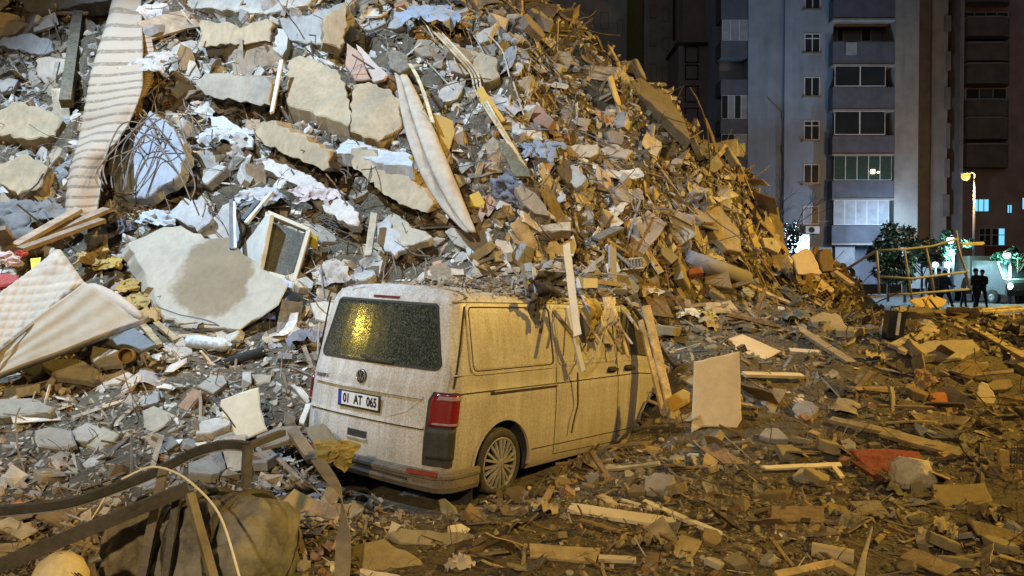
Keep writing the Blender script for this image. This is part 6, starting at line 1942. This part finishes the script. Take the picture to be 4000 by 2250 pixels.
for k in range(12):
    x = 1.75 + k * .14 + rnd.uniform(-.05, .05); L = rnd.uniform(.25, .7); y0 = -.82 - rnd.uniform(0, .06)
    vstick("hanging_strip", "thin splintered slat hanging over the roof edge above the sliding door", "slat", (x, y0 + rnd.uniform(.1, .4), 2.0 + rnd.uniform(-.05, .12)), (x + rnd.uniform(-.15, .15), -.97 - rnd.uniform(.02, .12), 1.9 - L), rnd.uniform(.015, .05), .014, rnd.choice([(.4, .32, .2), (.12, .10, .08), (.55, .47, .33), (.24, .2, .16), (.45, .45, .46)]), group="slats hanging over the roof edge")
for k in range(9):
    x = 2.6 + k * .19; kd = ('slab', 'board', 'sheet')[k % 3]
    nm, noun, cat, mat = KN[kd]; ci = (k * 2) % len(PAL[kd])
    s_ = rnd.uniform(.28, .5); R = rand_rot((.1, -.5, .8), .35, rng)
    top = roofz(x, .7) if x < 3.2 else float(np.interp(x, [3.2, 4.15], [1.93, 1.20]))
    o = link(nm, tpl_mesh(kd, k % len(TPL[kd]), mat), color=np.array(PAL[kd][ci]) * .85)
    mw = Matrix([list(R[0] * s_) + [0], list(R[1] * s_) + [0], list(R[2] * s_) + [0], [0, 0, 0, 1]]); mw.translation = vp(x, -.62 + rnd.uniform(-.12, .2), top + .10)
    o.matrix_world = mw
    tag(o, f"{COLN[kd][ci]} {noun} heaped along the van's front roof edge", cat, f"{COLN[kd][ci]} {noun}s heaped along the van's front roof edge")

# ------------------------------------------------------------------ street and buildings behind
def fx(px, Y): return (px - CX) / FPX * Y
def fz(py, Y): return P(2000, py, Y).z

M['bl_wall'] = plain("pale_blue_render", (0.26, 0.32, 0.42), rough=.9, noise_amt=.14, nscale=.9)
def stained(m):
    nt = m.node_tree; B = nt.nodes["Principled BSDF"]; src = B.inputs["Base Color"].links[0].from_socket
    g = nz(nt, 1.1, 5, .65, None, (1, 1, .12)); h = nz(nt, .35, 4, .6)
    f = math2(nt, 'MULTIPLY', ramp(nt, g, .45, .7, 0, .6), ramp(nt, h, .4, .6, .3, 1))
    nt.links.new(mixc(nt, f, src, (.55, .52, .48), 'MULTIPLY'), B.inputs["Base Color"])
stained(M['bl_wall'])
M['bl_dark'] = plain("slate_blue_parapet", (0.105, 0.115, 0.15), rough=.85, noise_amt=.2, nscale=1.5)
M['bl_grey'] = plain("grey_render", (0.27, 0.26, 0.25), rough=.9, noise_amt=.25, nscale=.7)
M['bl_deep'] = plain("dark_grey_render", (0.18, 0.17, 0.165), rough=.95, noise_amt=.3, nscale=.8)  # plain darker grey, shared by recessed walls, bands and frames
stained(M['bl_grey']); stained(M['bl_dark'])
M['frame'] = plain("white_window_frame", (0.55, 0.57, 0.6), rough=.5, noise_amt=.08)
M['pane'] = plain("dark_window_glass", (0.02, 0.023, 0.028), rough=.35, spec=.25, noise_amt=.3, nscale=.8, bstr=0)
M['curtain'] = plain("pale_curtain_behind_glass", (0.30, 0.32, 0.36), rough=.7, noise_amt=.25, nscale=2)
M['greenpane'] = plain("greenish_glass", (0.035, 0.06, 0.05), rough=.15, noise_amt=.3, bstr=0)
M['purple'] = plain("mauve_render", (0.22, 0.19, 0.22), rough=.9, noise_amt=.15, nscale=.8)
M['olive'] = plain("olive_render_strip", (0.13, 0.115, 0.05), rough=.9, noise_amt=.2)
M['plum'] = plain("dark_plum_render", (0.34, 0.28, 0.29), rough=.9, noise_amt=.25, nscale=.6)
M['asphalt'] = plain("asphalt", (0.05, 0.05, 0.052), rough=.8, noise_amt=.3, nscale=3)
M['cyanlit'] = plain("lit_room_cyan", (0.1, 0.2, 0.25), emit=(.20, .68, 1.0), estr=1.1, noise_amt=.5, nscale=1.5, bstr=0)
M['lampw'] = plain("lit_white_lamp", (.05, .05, .05), emit=(.62, .88, 1.0), estr=9, bstr=0)
M['lampa'] = plain("lit_sodium_lamp", (.02, .01, 0), emit=(1.0, .38, .04), estr=2.0, bstr=0)
M['pole'] = plain("galvanised_pole", (0.30, 0.28, 0.25), rough=.5, metal=.4)

st = MB()
V, F = [], []
ys = np.arange(24, 53, 1.0)
for y in ys:
    z = .46 if y > 27 else .44
    V += [(-6, y, z + .06), (60, y, z + .06)]
for i in range(len(ys) - 1): F.append((2 * i, 2 * i + 1, 2 * i + 3, 2 * i + 2))
V += [(-6, 24, -.3), (60, 24, -.3)]; F.append((0, len(V) - 2, len(V) - 1, 1))
st.add(V, F).build("street", M['asphalt'])["kind"] = "structure"
MB().bbox((-6, 52.0, .2), (60, 54.0, .66)).build("pavement", plain("paving", (.2, .19, .18), rough=.9))["kind"] = "structure"

class Facade:
    def __init__(s, root, Y): s.root, s.Y = root, Y
    def bb(s, px0, py0, px1, py1, d0, d1, Yr=None):
        """front at Y-d0, back at Y+d1; px/py measured on the front"""
        y = s.Y - d0
        return ((fx(px0, y), y, fz(py1, y)), (fx(px1, y), s.Y + d1, fz(py0, y)))
    def block(s, name, mat, px0, py0, px1, py1, d0=0., d1=8., parent=None):
        lo, hi = s.bb(px0, py0, px1, py1, d0, d1)
        return MB().bbox(lo, hi).build(name, mat, parent or s.root)
    def window(s, px0, py0, px1, py1, cols=2, transom=None, pane='pane', d=0.05, name="window", bar=.07, frame='frame'):
        (x0, y0, z0), (x1, y1, z1) = s.bb(px0, py0, px1, py1, d, .02)
        mb = MB(); b = bar
        mb.bbox((x0, y0, z0), (x1, y1, z0 + b)).bbox((x0, y0, z1 - b), (x1, y1, z1))
        xs_ = np.linspace(x0, x1, cols + 1)
        for i, x in enumerate(xs_):
            c = min(max(x, x0 + b / 2), x1 - b / 2)
            mb.bbox((c - b / 2, y0 + .003, z0 + b), (c + b / 2, y1, z1 - b))
        if transom: 
            zt = z0 + (z1 - z0) * transom
            mb.bbox((x0 + b, y0 + .006, zt - b / 2), (x1 - b, y1, zt + b / 2))
        w = mb.build(name, M[frame], s.root)
        for i in range(cols):
            pm = pane if isinstance(pane, str) else pane[i % len(pane)]
            MB().bbox((xs_[i] + b * .4, y0 + .035, z0 + b * .5), (xs_[i + 1] - b * .4, y1 - .004, z1 - b * .5)).build("pane", M[pm], w)
        return w

# ---- the pale blue apartment block
b1 = empty("apartment_block", (fx(3200, 55), 55, .45), "pale blue apartment block with dark slate balcony bands and a glazed balcony column", "building")
b1m = Facade(b1, 55)
def keepworld(o_root):
    bpy.context.view_layer.update()
    for c in list(o_root.children): c.matrix_parent_inverse = o_root.matrix_world.inverted()
A = Facade(b1, 55.0)
A.block("wall", M['bl_wall'], 3060, -900, 3248, 1110)
A.block("wall", M['bl_wall'], 3248, -900, 3490, 1110, -1.2, 8)
A.block("wall", M['bl_grey'], 3490, -900, 3582, 1110, .9, 8)
L_ = Facade(b1, 55.5)
L_.block("wall", M['bl_wall'], 2918, -900, 3060, 1110, .25, 8)
L_.block("wall", M['bl_wall'], 2806, -900, 2918, 1110, -1.0, 8)
for i, (a, b) in enumerate(((130, 206), (300, 377), (471, 547), (641, 717), (804, 877), (-40, 36))):
    w = A.window(3136, a, 3198, b, 2, .74 if i in (0, 2) else None, pane=('curtain', 'pane') if i in (4,) else 'pane', d=.04)
    lo, hi = A.bb(3130, b, 3204, b + 6, .14, .0); MB().bbox(lo, hi).build("sill", M['bl_grey'], w)
# balcony column
bands = [(-180, -95), (0, 72), (163, 250), (340, 427), (529, 601), (706, 775), (880, 950)]
B_ = Facade(b1, 54.2)
for i, (a, b) in enumerate(bands):
    p_ = B_.block("balcony_parapet", M['bl_dark'], 3248, a, 3487, b, .0, 2.0)
    lo, hi = B_.bb(3248, b, 3490, b + 7, .05, 1.9); MB().bbox(lo, hi).build("balcony_slab", M['bl_grey'], p_)
for (a, b, kind) in ((257, 340, 1), (434, 529, 1), (608, 706, 2), (782, 880, 3), (-88, 0, 1)):
    if kind == 1: B_.window(3254, a, 3452, b - 2, 2, .78, 'pane', d=-.05, name="balcony_glazing", bar=.11)
    if kind == 2: B_.window(3254, a, 3478, b - 2, 5, None, 'greenpane', d=-.05, name="balcony_glazing", bar=.06)
    if kind == 3: B_.window(3254, a, 3470, b - 2, 5, None, 'curtain', d=-.05, name="balcony_glazing", bar=.07)
# lit bulbs behind the green glazing
lo, hi = B_.bb(3398, 662, 3414, 678, .05, .0); MB().bbox(lo, hi).build("lit_room_lamp", plain("warm_room_lamp", (1, .9, .6), emit=(1, .82, .45), estr=9, bstr=0), b1)
lo, hi = B_.bb(3424, 670, 3432, 676, .05, .0); MB().bbox(lo, hi).build("lit_room_lamp", plain("warm_room_lamp", (1, .9, .6), emit=(1, .82, .45), estr=6, bstr=0), b1)
# open balcony: door, towel over the parapet
C_ = Facade(b1, 56.2)
C_.window(3356, 108, 3396, 163, 1, None, 'pane', d=.05, name="balcony_door")
C_.window(3262, 90, 3290, 163, 1, None, 'pane', d=.05, name="balcony_door")
lo, hi = B_.bb(3298, 165, 3340, 214, .06, -.01); tw = MB().bbox(lo, hi).build("hanging_towel", M['curtain'])
tag(tw, "pale towel hung over the balcony parapet of the apartment block", "towel")
# left balcony stack
D_ = Facade(b1, 55.3)
for (a, b) in ((-60, 76), (160, 225), (311, 370), (464, 522), (608, 668)):
    D_.block("balcony_parapet", M['bl_dark'], 2812, a, 2918, b, .0, 1.5)
for (a, b, pn, n) in ((78, 160, 'curtain', 3), (372, 464, ('pane', 'curtain'), 4), (524, 606, ('pane', 'curtain'), 2)):
    D_.window(2815, a, 2916, b, n, None, pn, d=-.05, name="balcony_glazing", bar=.07)
D_.block("low_railing", M['frame'], 2880, 676, 2918, 682, -.02, .1)
# ground floor: air conditioner, door panel, canopy
ac = MB(); lo, hi = A.bb(3146, 884, 3200, 912, .45, -.02); ac.bbox(lo, hi); ac = ac.build("air_conditioner", M['frame'], b1)
y_ = 55 - .46; c_ = Vector((fx(3170, y_), y_, fz(898, y_)))
MB().lathe([(0, .001), (0, .20), (.02, .20), (.02, .001)], c_, (0, -1, 0), 16).build("fan_grille", M['gap'], ac)
A.block("shop_door", M['curtain'], 3262, 952, 3338, 1040, .06, -.01)
A.block("shop_front", M['bl_grey'], 3080, 968, 3250, 1110, .25, -.02)
# pipes and cracks on the blank wall
pp = MB(); yw = 55.2
for k, (pa, pb) in enumerate((((2993, 380), (3053, 440)),)):
    pp.bar((fx(pa[0], yw), yw, fz(pa[1], yw)), (fx(pb[0], yw), yw, fz(pb[1], yw)), .05, .06)
pp.bbox((fx(3049, yw), yw - .1, fz(468, yw)), (fx(3056, yw), yw, fz(440, yw)))
pp.bbox((fx(3049, yw), yw - .1, fz(598, yw)), (fx(3056, yw), yw, fz(568, yw)))
pp.build("wall_pipe", M['bl_deep'], b1)
keepworld(b1)

# ---- the dark wing to its right
b2 = empty("stained_tower", (fx(3660, 57), 57, .45), "dark grey tower wing with a dark vertical recess beside the street lamp", "building")
R_ = Facade(b2, 57)
R_.block("wall", M['bl_deep'], 3583, -900, 3632, 1110, -.4, 9)
R_.block("wall", M['bl_grey'], 3632, -900, 3694, 1110, -.2, 9)
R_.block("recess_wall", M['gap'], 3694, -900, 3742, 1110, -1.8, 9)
R_.block("wall", M['bl_deep'], 3742, -900, 3757, 1110, 0, 9)
for k in range(7):
    R_.block("broken_edge", M['bl_deep'], 3680 + (k * 37) % 14, 60 + k * 140, 3706, 120 + k * 140 + (k * 53) % 40, .1 - .2, .5)
keepworld(b2)

# ---- the dark block with curved balconies
b3 = empty("balcony_block", (fx(3900, 72), 72, .45), "dark plum apartment block with rounded balcony bands and two cyan lit windows", "building")
E_ = Facade(b3, 72)
E_.block("wall", M['plum'], 3750, -900, 4300, 1120, 0, 10)
for i, (a, b) in enumerate(((-80, 12), (75, 145), (175, 240), (255, 330), (395, 455), (465, 545), (568, 655))):
    y0 = 72; x0, x1 = fx(3760, 71), fx(3930, 71)
    z0, z1 = fz(b, 71), fz(a, 71)
    poly = [Vector((x0, 72, 0)), Vector((x0, 70.6, 0)), Vector((x1 - 1, 70.5, 0)), Vector((x1 - .2, 70.8, 0)), Vector((x1 + .3, 71.4, 0)), Vector((x1 + .4, 72, 0))]
    p_ = MB().prism(poly, Vector((0, 0, z0)), Vector((0, 0, z1))).build("balcony_band", M['bl_deep'], b3)
    poly2 = [Vector((v.x, v.y - (.06 if v.y < 72 else 0), 0)) for v in poly]
    MB().prism(poly2, Vector((0, 0, z1)), Vector((0, 0, z1 + .14))).build("band_edge", M['curtain'], p_)
E_.window(3752, 46, 3928, 82, 4, None, 'pane', d=.3, name="balcony_glazing")
E_.window(3764, 345, 3925, 395, 3, None, ('pane', 'bl_dark'), d=.3, name="balcony_glazing")
E_.window(3797, 776, 3862, 828, 3, None, 'cyanlit', d=.06, name="lit_window", frame='curtain')
E_.window(3930, 798, 3952, 834, 2, None, 'cyanlit', d=.06, name="lit_window", frame='curtain')
E_.window(3988, 770, 4030, 820, 2, None, 'cyanlit', d=.06, name="lit_window", frame='curtain')
E_.window(3822, 890, 3870, 960, 2, .6, 'pane', d=.06)
E_.window(3872, 890, 3925, 960, 2, .6, ('pane', 'cyanlit'), d=.06)
E_.block("shop_fascia", plain("brick_red_fascia", (.16, .06, .06), rough=.8), 3850, 962, 3960, 1000, .2, -.02)
keepworld(b3)

# ---- dark blocks behind the heap
b4 = empty("dark_apartment_tower", (fx(2350, 64), 64, .4), "dim grey apartment tower with an olive strip rising behind the heap", "building")
G_ = Facade(b4, 64)
G_.block("wall", M['bl_grey'], 1700, -900, 2446, 1110, 0, 9)
G_.block("olive_strip", M['olive'], 2446, -900, 2514, 1110, -.4, 8)
G_.block("wall", M['bl_grey'], 2514, -900, 2655, 1110, 0, 9)
for (a, b, c, d) in ((2342, 48, 2376, 114), (2408, 76, 2432, 136), (2302, 40, 2318, 60), (2536, 122, 2562, 182), (2584, 146, 2610, 198), (2536, 20, 2562, 70), (2584, 30, 2610, 84), (2536, 250, 2562, 310), (2584, 262, 2610, 320), (2342, -40, 2376, 5), (2200, 60, 2232, 120)):
    G_.window(a, b, c, d, 1, None, 'pane', d=.03, bar=.05, frame='bl_deep')
G_.block("balcony_screen", M['gap'], 2630, -60, 2672, 150, .6, -.02)
keepworld(b4)
b5 = empty("mauve_annex", (fx(2730, 60), 60, .4), "mauve lower annex with a black framed strip of panels under a beige gable", "building")
H_ = Facade(b5, 60)
H_.block("wall", M['purple'], 2648, 170, 2802, 1110, 0, 6)
H_.block("gable_wall", plain("beige_gable", (.25, .22, .20), rough=.9, nscale=.6), 2664, -900, 2803, 168, -.6, 8)
H_.block("roof_edge", M['gap'], 2640, 164, 2802, 174, .25, 6)
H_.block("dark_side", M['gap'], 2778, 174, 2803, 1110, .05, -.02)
for k, (a, b) in enumerate(((180, 246), (252, 312), (334, 400), (420, 496), (512, 590))):
    H_.window(2672, a, 2726, b, 1, None, 'purple', d=.04, name="panel_window", bar=.10, frame='gap')
keepworld(b5)

# ---- street lamps
def lamp_post(px, py_head, py_foot, Y, mat, label, arm_px, power, col, head_r=.16, cat="street lamp"):
    base = P(px, py_foot, Y); base.z = .45
    r = empty("street_lamp", base, label, cat)
    top = P(px, py_head, Y); 
    H = top.z - base.z
    hx = fx(arm_px, Y) - base.x
    MB().tube([(0, 0, 0), (0, 0, H * .5), (0, 0, H - .3)], [.085, .07, .05], 10).build("pole", M['bl_dark'], r, smooth=True)
    MB().tube(smooth_path([(0, 0, H - .3), (0, 0, H - .05), (hx * .5, 0, H + .05), (hx, 0, H)], 5), .04, 8).build("arm", M['pole'], r, smooth=True)
    hd = MB().lathe([(-.03, .02), (0, head_r * 1.1), (.05, head_r * 1.15), (.13, head_r * .5), (.15, .01)], (hx, 0, H - .06), (0, 0, 1), 16).build("lamp_head", M['pole'], r, smooth=True)
    MB().lathe([(0, head_r * .98), (-head_r * .5, head_r * 1.05), (-head_r, head_r * .95), (-head_r * 1.5, head_r * .5), (-head_r * 1.6, .005)], (hx, 0, H - .07), (0, 0, 1), 16).build("bulb", mat, hd, smooth=True)
    d = bpy.data.lights.new("lamp_light", 'POINT'); d.energy = power; d.color = col; d.shadow_soft_size = .12
    o = bpy.data.objects.new("lamp_light", d); COL.objects.link(o); o.parent = r; o.location = (hx, -.25, H - .9)
    return r
lamp_post(3802, 676, 1120, 44, M['lampa'], "tall street lamp with a glowing amber head in front of the plum block", 3768, 1500, (1, .55, .2), .22)
lamp_post(3722, 925, 1110, 41, M['lampw'], "short garden lamp with a cold white head beside the pipe frame", 3710, 420, (.5, 1, .95), .17, "garden lamp")
lamp_post(3945, 985, 1110, 40, M['lampw'], "short garden lamp with a cold white head above the truck", 3932, 420, (.5, 1, .9), .16, "garden lamp")
def flood(px, py, Y, label, power, r=.2, col=(.45, .72, 1.0)):
    c = P(px, py, Y); rt = empty("floodlight", (c.x, c.y, .45), label, "floodlight")
    h = c.z - .45
    MB().tube([(0, 0, 0), (0, 0, h - .15)], .035, 8).build("stand", M['pole'], rt)
    hd = MB().box((0, .12, h), (r * 2.4, .16, r * 2)).build("housing", M['blackpl'], rt)
    MB().lathe([(0, r), (.06, r * .9), (.10, r * .5), (.11, .01)], (0, .04, h), (0, -1, 0), 18).build("lit_lens", M['lampw'], hd, smooth=True)
    d = bpy.data.lights.new("flood_light", 'POINT'); d.energy = power; d.color = col; d.shadow_soft_size = .15
    o = bpy.data.objects.new("flood_light", d); COL.objects.link(o); o.parent = rt; o.location = (0, -.3, h)
flood(3120, 952, 48, "dazzling white floodlight at the corner of the pale blue block", 5600, .55)
flood(3525, 930, 52, "white floodlight hidden in the shrubs under the glazed balconies", 1300, .12)
flood(3655, 1034, 39, "round work light glowing behind the pipe frame, nearer the shrubs", 120, .13)
flood(3706, 1034, 39, "round work light glowing behind the pipe frame, beside the onlookers", 120, .17)

# ---- trees and shrubs
def leafy(name, px, py_c, Y, rx, rz, n, label, cat, col, leaf=.16, seed=1, trunk=True):
    c = P(px, py_c, Y); r = np.random.default_rng(seed)
    rt = empty(name, (c.x, c.y, .45), label, cat)
    h = c.z - .45
    V, F = [], []
    blobs = [(r.normal(0, .45, 3) * [rx, rx, rz], r.uniform(.25, .5)) for _ in range(9)]
    for i in range(n):
        bc_, br = blobs[r.integers(9)]
        d = r.normal(size=3); d /= np.linalg.norm(d)
        p = bc_ + d * br * r.uniform(.5, 1.15) * np.array([rx, rx, rz])
        a = r.normal(size=3); a /= np.linalg.norm(a); b = np.cross(a, r.normal(size=3)); b /= np.linalg.norm(b)
        s = leaf * r.uniform(.6, 1.4); p = p + [0, 0, h]
        k = len(V); V += [p - a * s, p + b * s * .4, p + a * s, p - b * s * .4]; F.append((k, k + 1, k + 2, k + 3))
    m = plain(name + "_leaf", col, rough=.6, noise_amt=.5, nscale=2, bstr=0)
    MB().add(V, F).build("crown", m, rt, fix=False)
    mb = MB()
    bark = plain("bark", (.07, .055, .04), rough=.9)
    mb.tube([(0, 0, 0), (.03, 0, h * .5), (0, .02, h)], [.09, .07, .03], 7)
    for q in range(6):
        a = r.uniform(0, 6.28); mb.tube([(0, 0, h * (.5 + .07 * q)), (math.cos(a) * rx * .4, math.sin(a) * rx * .4, h * (.75 + .07 * q)), (math.cos(a) * rx * .8, math.sin(a) * rx * .8, h + rz * .3)], [.035, .025, .008], 5)
    mb.build("trunk", bark, rt)
leafy("street_tree", 3470, 985, 43, 1.0, 1.3, 1900, "dark leafy tree standing before the lit foot of the glazed balcony column", "tree", (.05, .065, .035), .15, 1)
leafy("street_tree", 3600, 1000, 44, 1.4, 1.3, 2200, "broad dark shrub tree at the foot of the dark grey wing", "tree", (.045, .06, .03), .16, 2)
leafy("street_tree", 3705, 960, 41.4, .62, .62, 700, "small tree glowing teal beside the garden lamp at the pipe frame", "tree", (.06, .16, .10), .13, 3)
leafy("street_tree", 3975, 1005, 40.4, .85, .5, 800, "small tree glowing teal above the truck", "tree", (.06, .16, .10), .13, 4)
leafy("street_tree", 3535, 1040, 41.8, 1.2, .9, 1800, "low dark tree between the leafy tree and the shrub tree", "tree", (.05, .06, .03), .14, 8)
leafy("shrub", 3100, 905, 46, .7, 1.5, 500, "sparse dark shrub between the heap and the white floodlight", "shrub", (.03, .035, .03), .11, 5)
bt = empty("bare_tree", (fx(3030, 44), 44, .45), "leafless tree with thin bare branches against the pale blue wall", "tree")
mb = MB(); r = np.random.default_rng(9)
def branch(p, d, L, rad, dep):
    q = p + d * L
    mb.tube([p, (p + q) / 2 + Vector(r.normal(0, .03, 3)), q], [rad, rad * .8, rad * .6], 5)
    if dep:
        for k in range(3):
            nd = (d + Vector(r.normal(0, .45, 3))).normalized(); nd.z = abs(nd.z) * .8 + .2
            branch(q - d * L * .15 * k, nd.normalized(), L * .68, rad * .6, dep - 1)
branch(Vector((0, 0, 0)), Vector((0, 0, 1)), 3.0, .08, 4)
mb.build("trunk", plain("bare_bark", (.05, .05, .055), rough=.9), bt)

# ---- onlookers on the street
M['skin'] = plain("skin", (.42, .28, .20), rough=.6, noise_amt=.08)
def person(px, Y, label, coat, trousers, h=1.74, yaw=0.0, arm=0.0, stride=.10, zf=.52, lean=0.0):
    x = fx(px, Y)
    J = {'pelvis': (0, 0, .53), 'waist': (0, 0, .60), 'chest': (0, lean * .5, .72), 'neck': (0, lean, .825), 'head0': (0, lean + .005, .87), 'head1': (0, lean + .008, .93), 'head2': (0, lean, .98)}
    R = {'pelvis': .088, 'waist': .08, 'chest': .10, 'neck': .034, 'head0': .044, 'head1': .056, 'head2': .036}
    Ed = [('pelvis', 'waist'), ('waist', 'chest'), ('chest', 'neck'), ('neck', 'head0'), ('head0', 'head1'), ('head1', 'head2')]
    for s, sg in (('l', -1), ('r', 1)):
        f = stride * sg
        J.update({'hip' + s: (sg * .052, 0, .50), 'knee' + s: (sg * .058, f * .5 - .01, .275), 'ank' + s: (sg * .06, f, .045), 'toe' + s: (sg * .065, f - .085, .016),
                  'sh' + s: (sg * .105, lean, .795), 'el' + s: (sg * .135, .01 - arm * .3 + lean, .625), 'wr' + s: (sg * .13, -.04 - arm + lean, .49 + arm * .9), 'hd' + s: (sg * .125, -.06 - arm * 1.2 + lean, .445 + arm * 1.1)})
        R.update({'hip' + s: .062, 'knee' + s: .042, 'ank' + s: .030, 'toe' + s: .022, 'sh' + s: .048, 'el' + s: .034, 'wr' + s: .024, 'hd' + s: .020})
        Ed += [('pelvis', 'hip' + s), ('hip' + s, 'knee' + s), ('knee' + s, 'ank' + s), ('ank' + s, 'toe' + s), ('chest', 'sh' + s), ('sh' + s, 'el' + s), ('el' + s, 'wr' + s), ('wr' + s, 'hd' + s)]
    ks = list(J)
    me = bpy.data.meshes.new("person")
    me.from_pydata([Vector(J[k]) * h for k in ks], [(ks.index(a), ks.index(b)) for a, b in Ed], [])
    o = bpy.data.objects.new("person", me); COL.objects.link(o)
    sk = o.modifiers.new("s", 'SKIN'); sb = o.modifiers.new("b", 'SUBSURF'); sb.levels = 1; sb.render_levels = 1
    for i, k in enumerate(ks):
        me.skin_vertices[0].data[i].radius = (R[k] * h, R[k] * h * (.8 if k in ('chest', 'waist', 'pelvis') else 1))
        me.skin_vertices[0].data[i].use_root = (k == 'pelvis')
    bpy.context.view_layer.update()
    nm = bpy.data.meshes.new_from_object(o.evaluated_get(bpy.context.evaluated_depsgraph_get()))
    o.modifiers.clear(); o.data = nm
    nm.materials.clear()
    for mm in (coat, trousers, M['skin'], M['blackpl']): nm.materials.append(mm)
    for p in nm.polygons:
        c = p.center / h; p.use_smooth = True
        if c.z > .835 or (abs(c.x) > .09 and c.z < .475 + arm * .9 and c.z > .40 and c.y < -.03 - arm): p.material_index = 2
        elif c.z < .50 and abs(c.x) < .115: p.material_index = 3 if c.z < .05 else 1
    o.location = (x, Y, zf); o.rotation_euler = (0, 0, yaw)
    tag(o, label, "person", "onlookers standing in the street")
    # hair and a nose give the head a front
    hb = MB().lathe([(-.03 * h, .052 * h), (0, .060 * h), (.03 * h, .052 * h), (.052 * h, .03 * h), (.058 * h, .002)], (0, (lean + .012) * h, .945 * h), (0, .25, 1), 12)
    hb.build("hair", M['blackpl'], o, smooth=True)
    MB().lathe([(0, .010 * h), (.012 * h, .007 * h), (.018 * h, .001)], (0, (lean - .045) * h, .915 * h), (0, -1, -.2), 6).build("nose", M['skin'], o)
    return o
ck = plain("black_coat", (.022, .022, .026), rough=.8); nv = plain("navy_trousers", (.02, .024, .04), rough=.8)
wh_ = plain("white_vest", (.55, .56, .56), rough=.7); bl_ = plain("blue_jacket", (.06, .09, .16), rough=.8); gr_ = plain("grey_jacket", (.18, .18, .19), rough=.8)
person(3812, 33, "person in a black coat standing next to the amber street lamp pole", ck, nv, 1.76, .3, .10)
person(3836, 34.5, "person in dark clothes with raised forearms left of the truck", ck, nv, 1.72, -.9, .22, .16)
person(3764, 35, "person in a white vest stooping behind the pipe frame", wh_, nv, 1.7, .8, .18, .08, .5, -.06)
person(3640, 34, "person in a grey jacket behind the middle of the pipe frame", gr_, nv, 1.72, -.4, .06)
person(3692, 33.5, "person in a blue jacket at the end of the pipe frame", bl_, nv, 1.68, 1.9, .12, .2)
person(3668, 36, "person in a black coat between the grey and blue jackets", ck, nv, 1.78, .1, .05)

# ---- truck with lit headlights
tk = empty("parked_truck", (fx(3925, 41), 41, .5), "dim grey truck facing us with lit headlights behind the onlookers", "truck")
tk.rotation_euler = (0, 0, math.radians(14))
tb = plain("truck_paint", (.14, .15, .15), rough=.4); 
MB().prism([Vector((0, 0, .5)), Vector((0, 0, 1.25)), Vector((0, .15, 1.3)), Vector((0, .55, 2.2)), Vector((0, 2.1, 2.25)), Vector((0, 2.1, .5))], Vector((-1.0, -1.0, 0)), Vector((1.0, -1.0, 0))).build("cab", tb, tk)
MB().bbox((-1.05, 1.2, .7), (1.05, 5.5, 2.5)).build("cargo_box", plain("cargo_box", (.2, .18, .17), rough=.7), tk)
MB().prism([Vector((0, -.86, 1.36)), Vector((0, -.49, 2.12)), Vector((0, -.46, 2.1)), Vector((0, -.83, 1.34))], Vector((-.88, 0, 0)), Vector((.88, 0, 0))).build("windscreen", M['pane'], tk)
MB().bbox((-1.02, -1.12, .42), (1.02, -.98, .72)).build("bumper", M['blackpl'], tk)
MB().bbox((-.5, -1.03, .78), (.5, -.995, 1.08)).build("grille", M['blackpl'], tk)
for sx_ in (-.74, .74):
    hl = MB().bbox((sx_ - .2, -1.04, .80), (sx_ + .2, -.99, 1.02)).build("headlight", M['blackpl'], tk)
    MB().lathe([(0, .15), (.04, .13), (.06, .001)], (sx_, -1.04, .91), (0, -1, 0), 14).build("lit_lens", plain("lit_headlight", (1, 1, 1), emit=(1, .95, .88), estr=14, bstr=0), hl, smooth=True)
for sx_ in (-.95, .95):
    for y_ in (-.2, 4.2):
        w_ = MB().lathe([(-.12, .2), (-.12, .38), (-.08, .42), (.08, .42), (.12, .38), (.12, .2)], (sx_, y_, .32), (1, 0, 0), 18).build("wheel", M['tyre'], tk, smooth=True)
        MB().lathe([(.1, .001), (.125, .1), (.1, .2)], (sx_, y_, .32), (1 if sx_ > 0 else -1, 0, 0), 14).build("rim", M['rim'], w_)
spawn_loose()
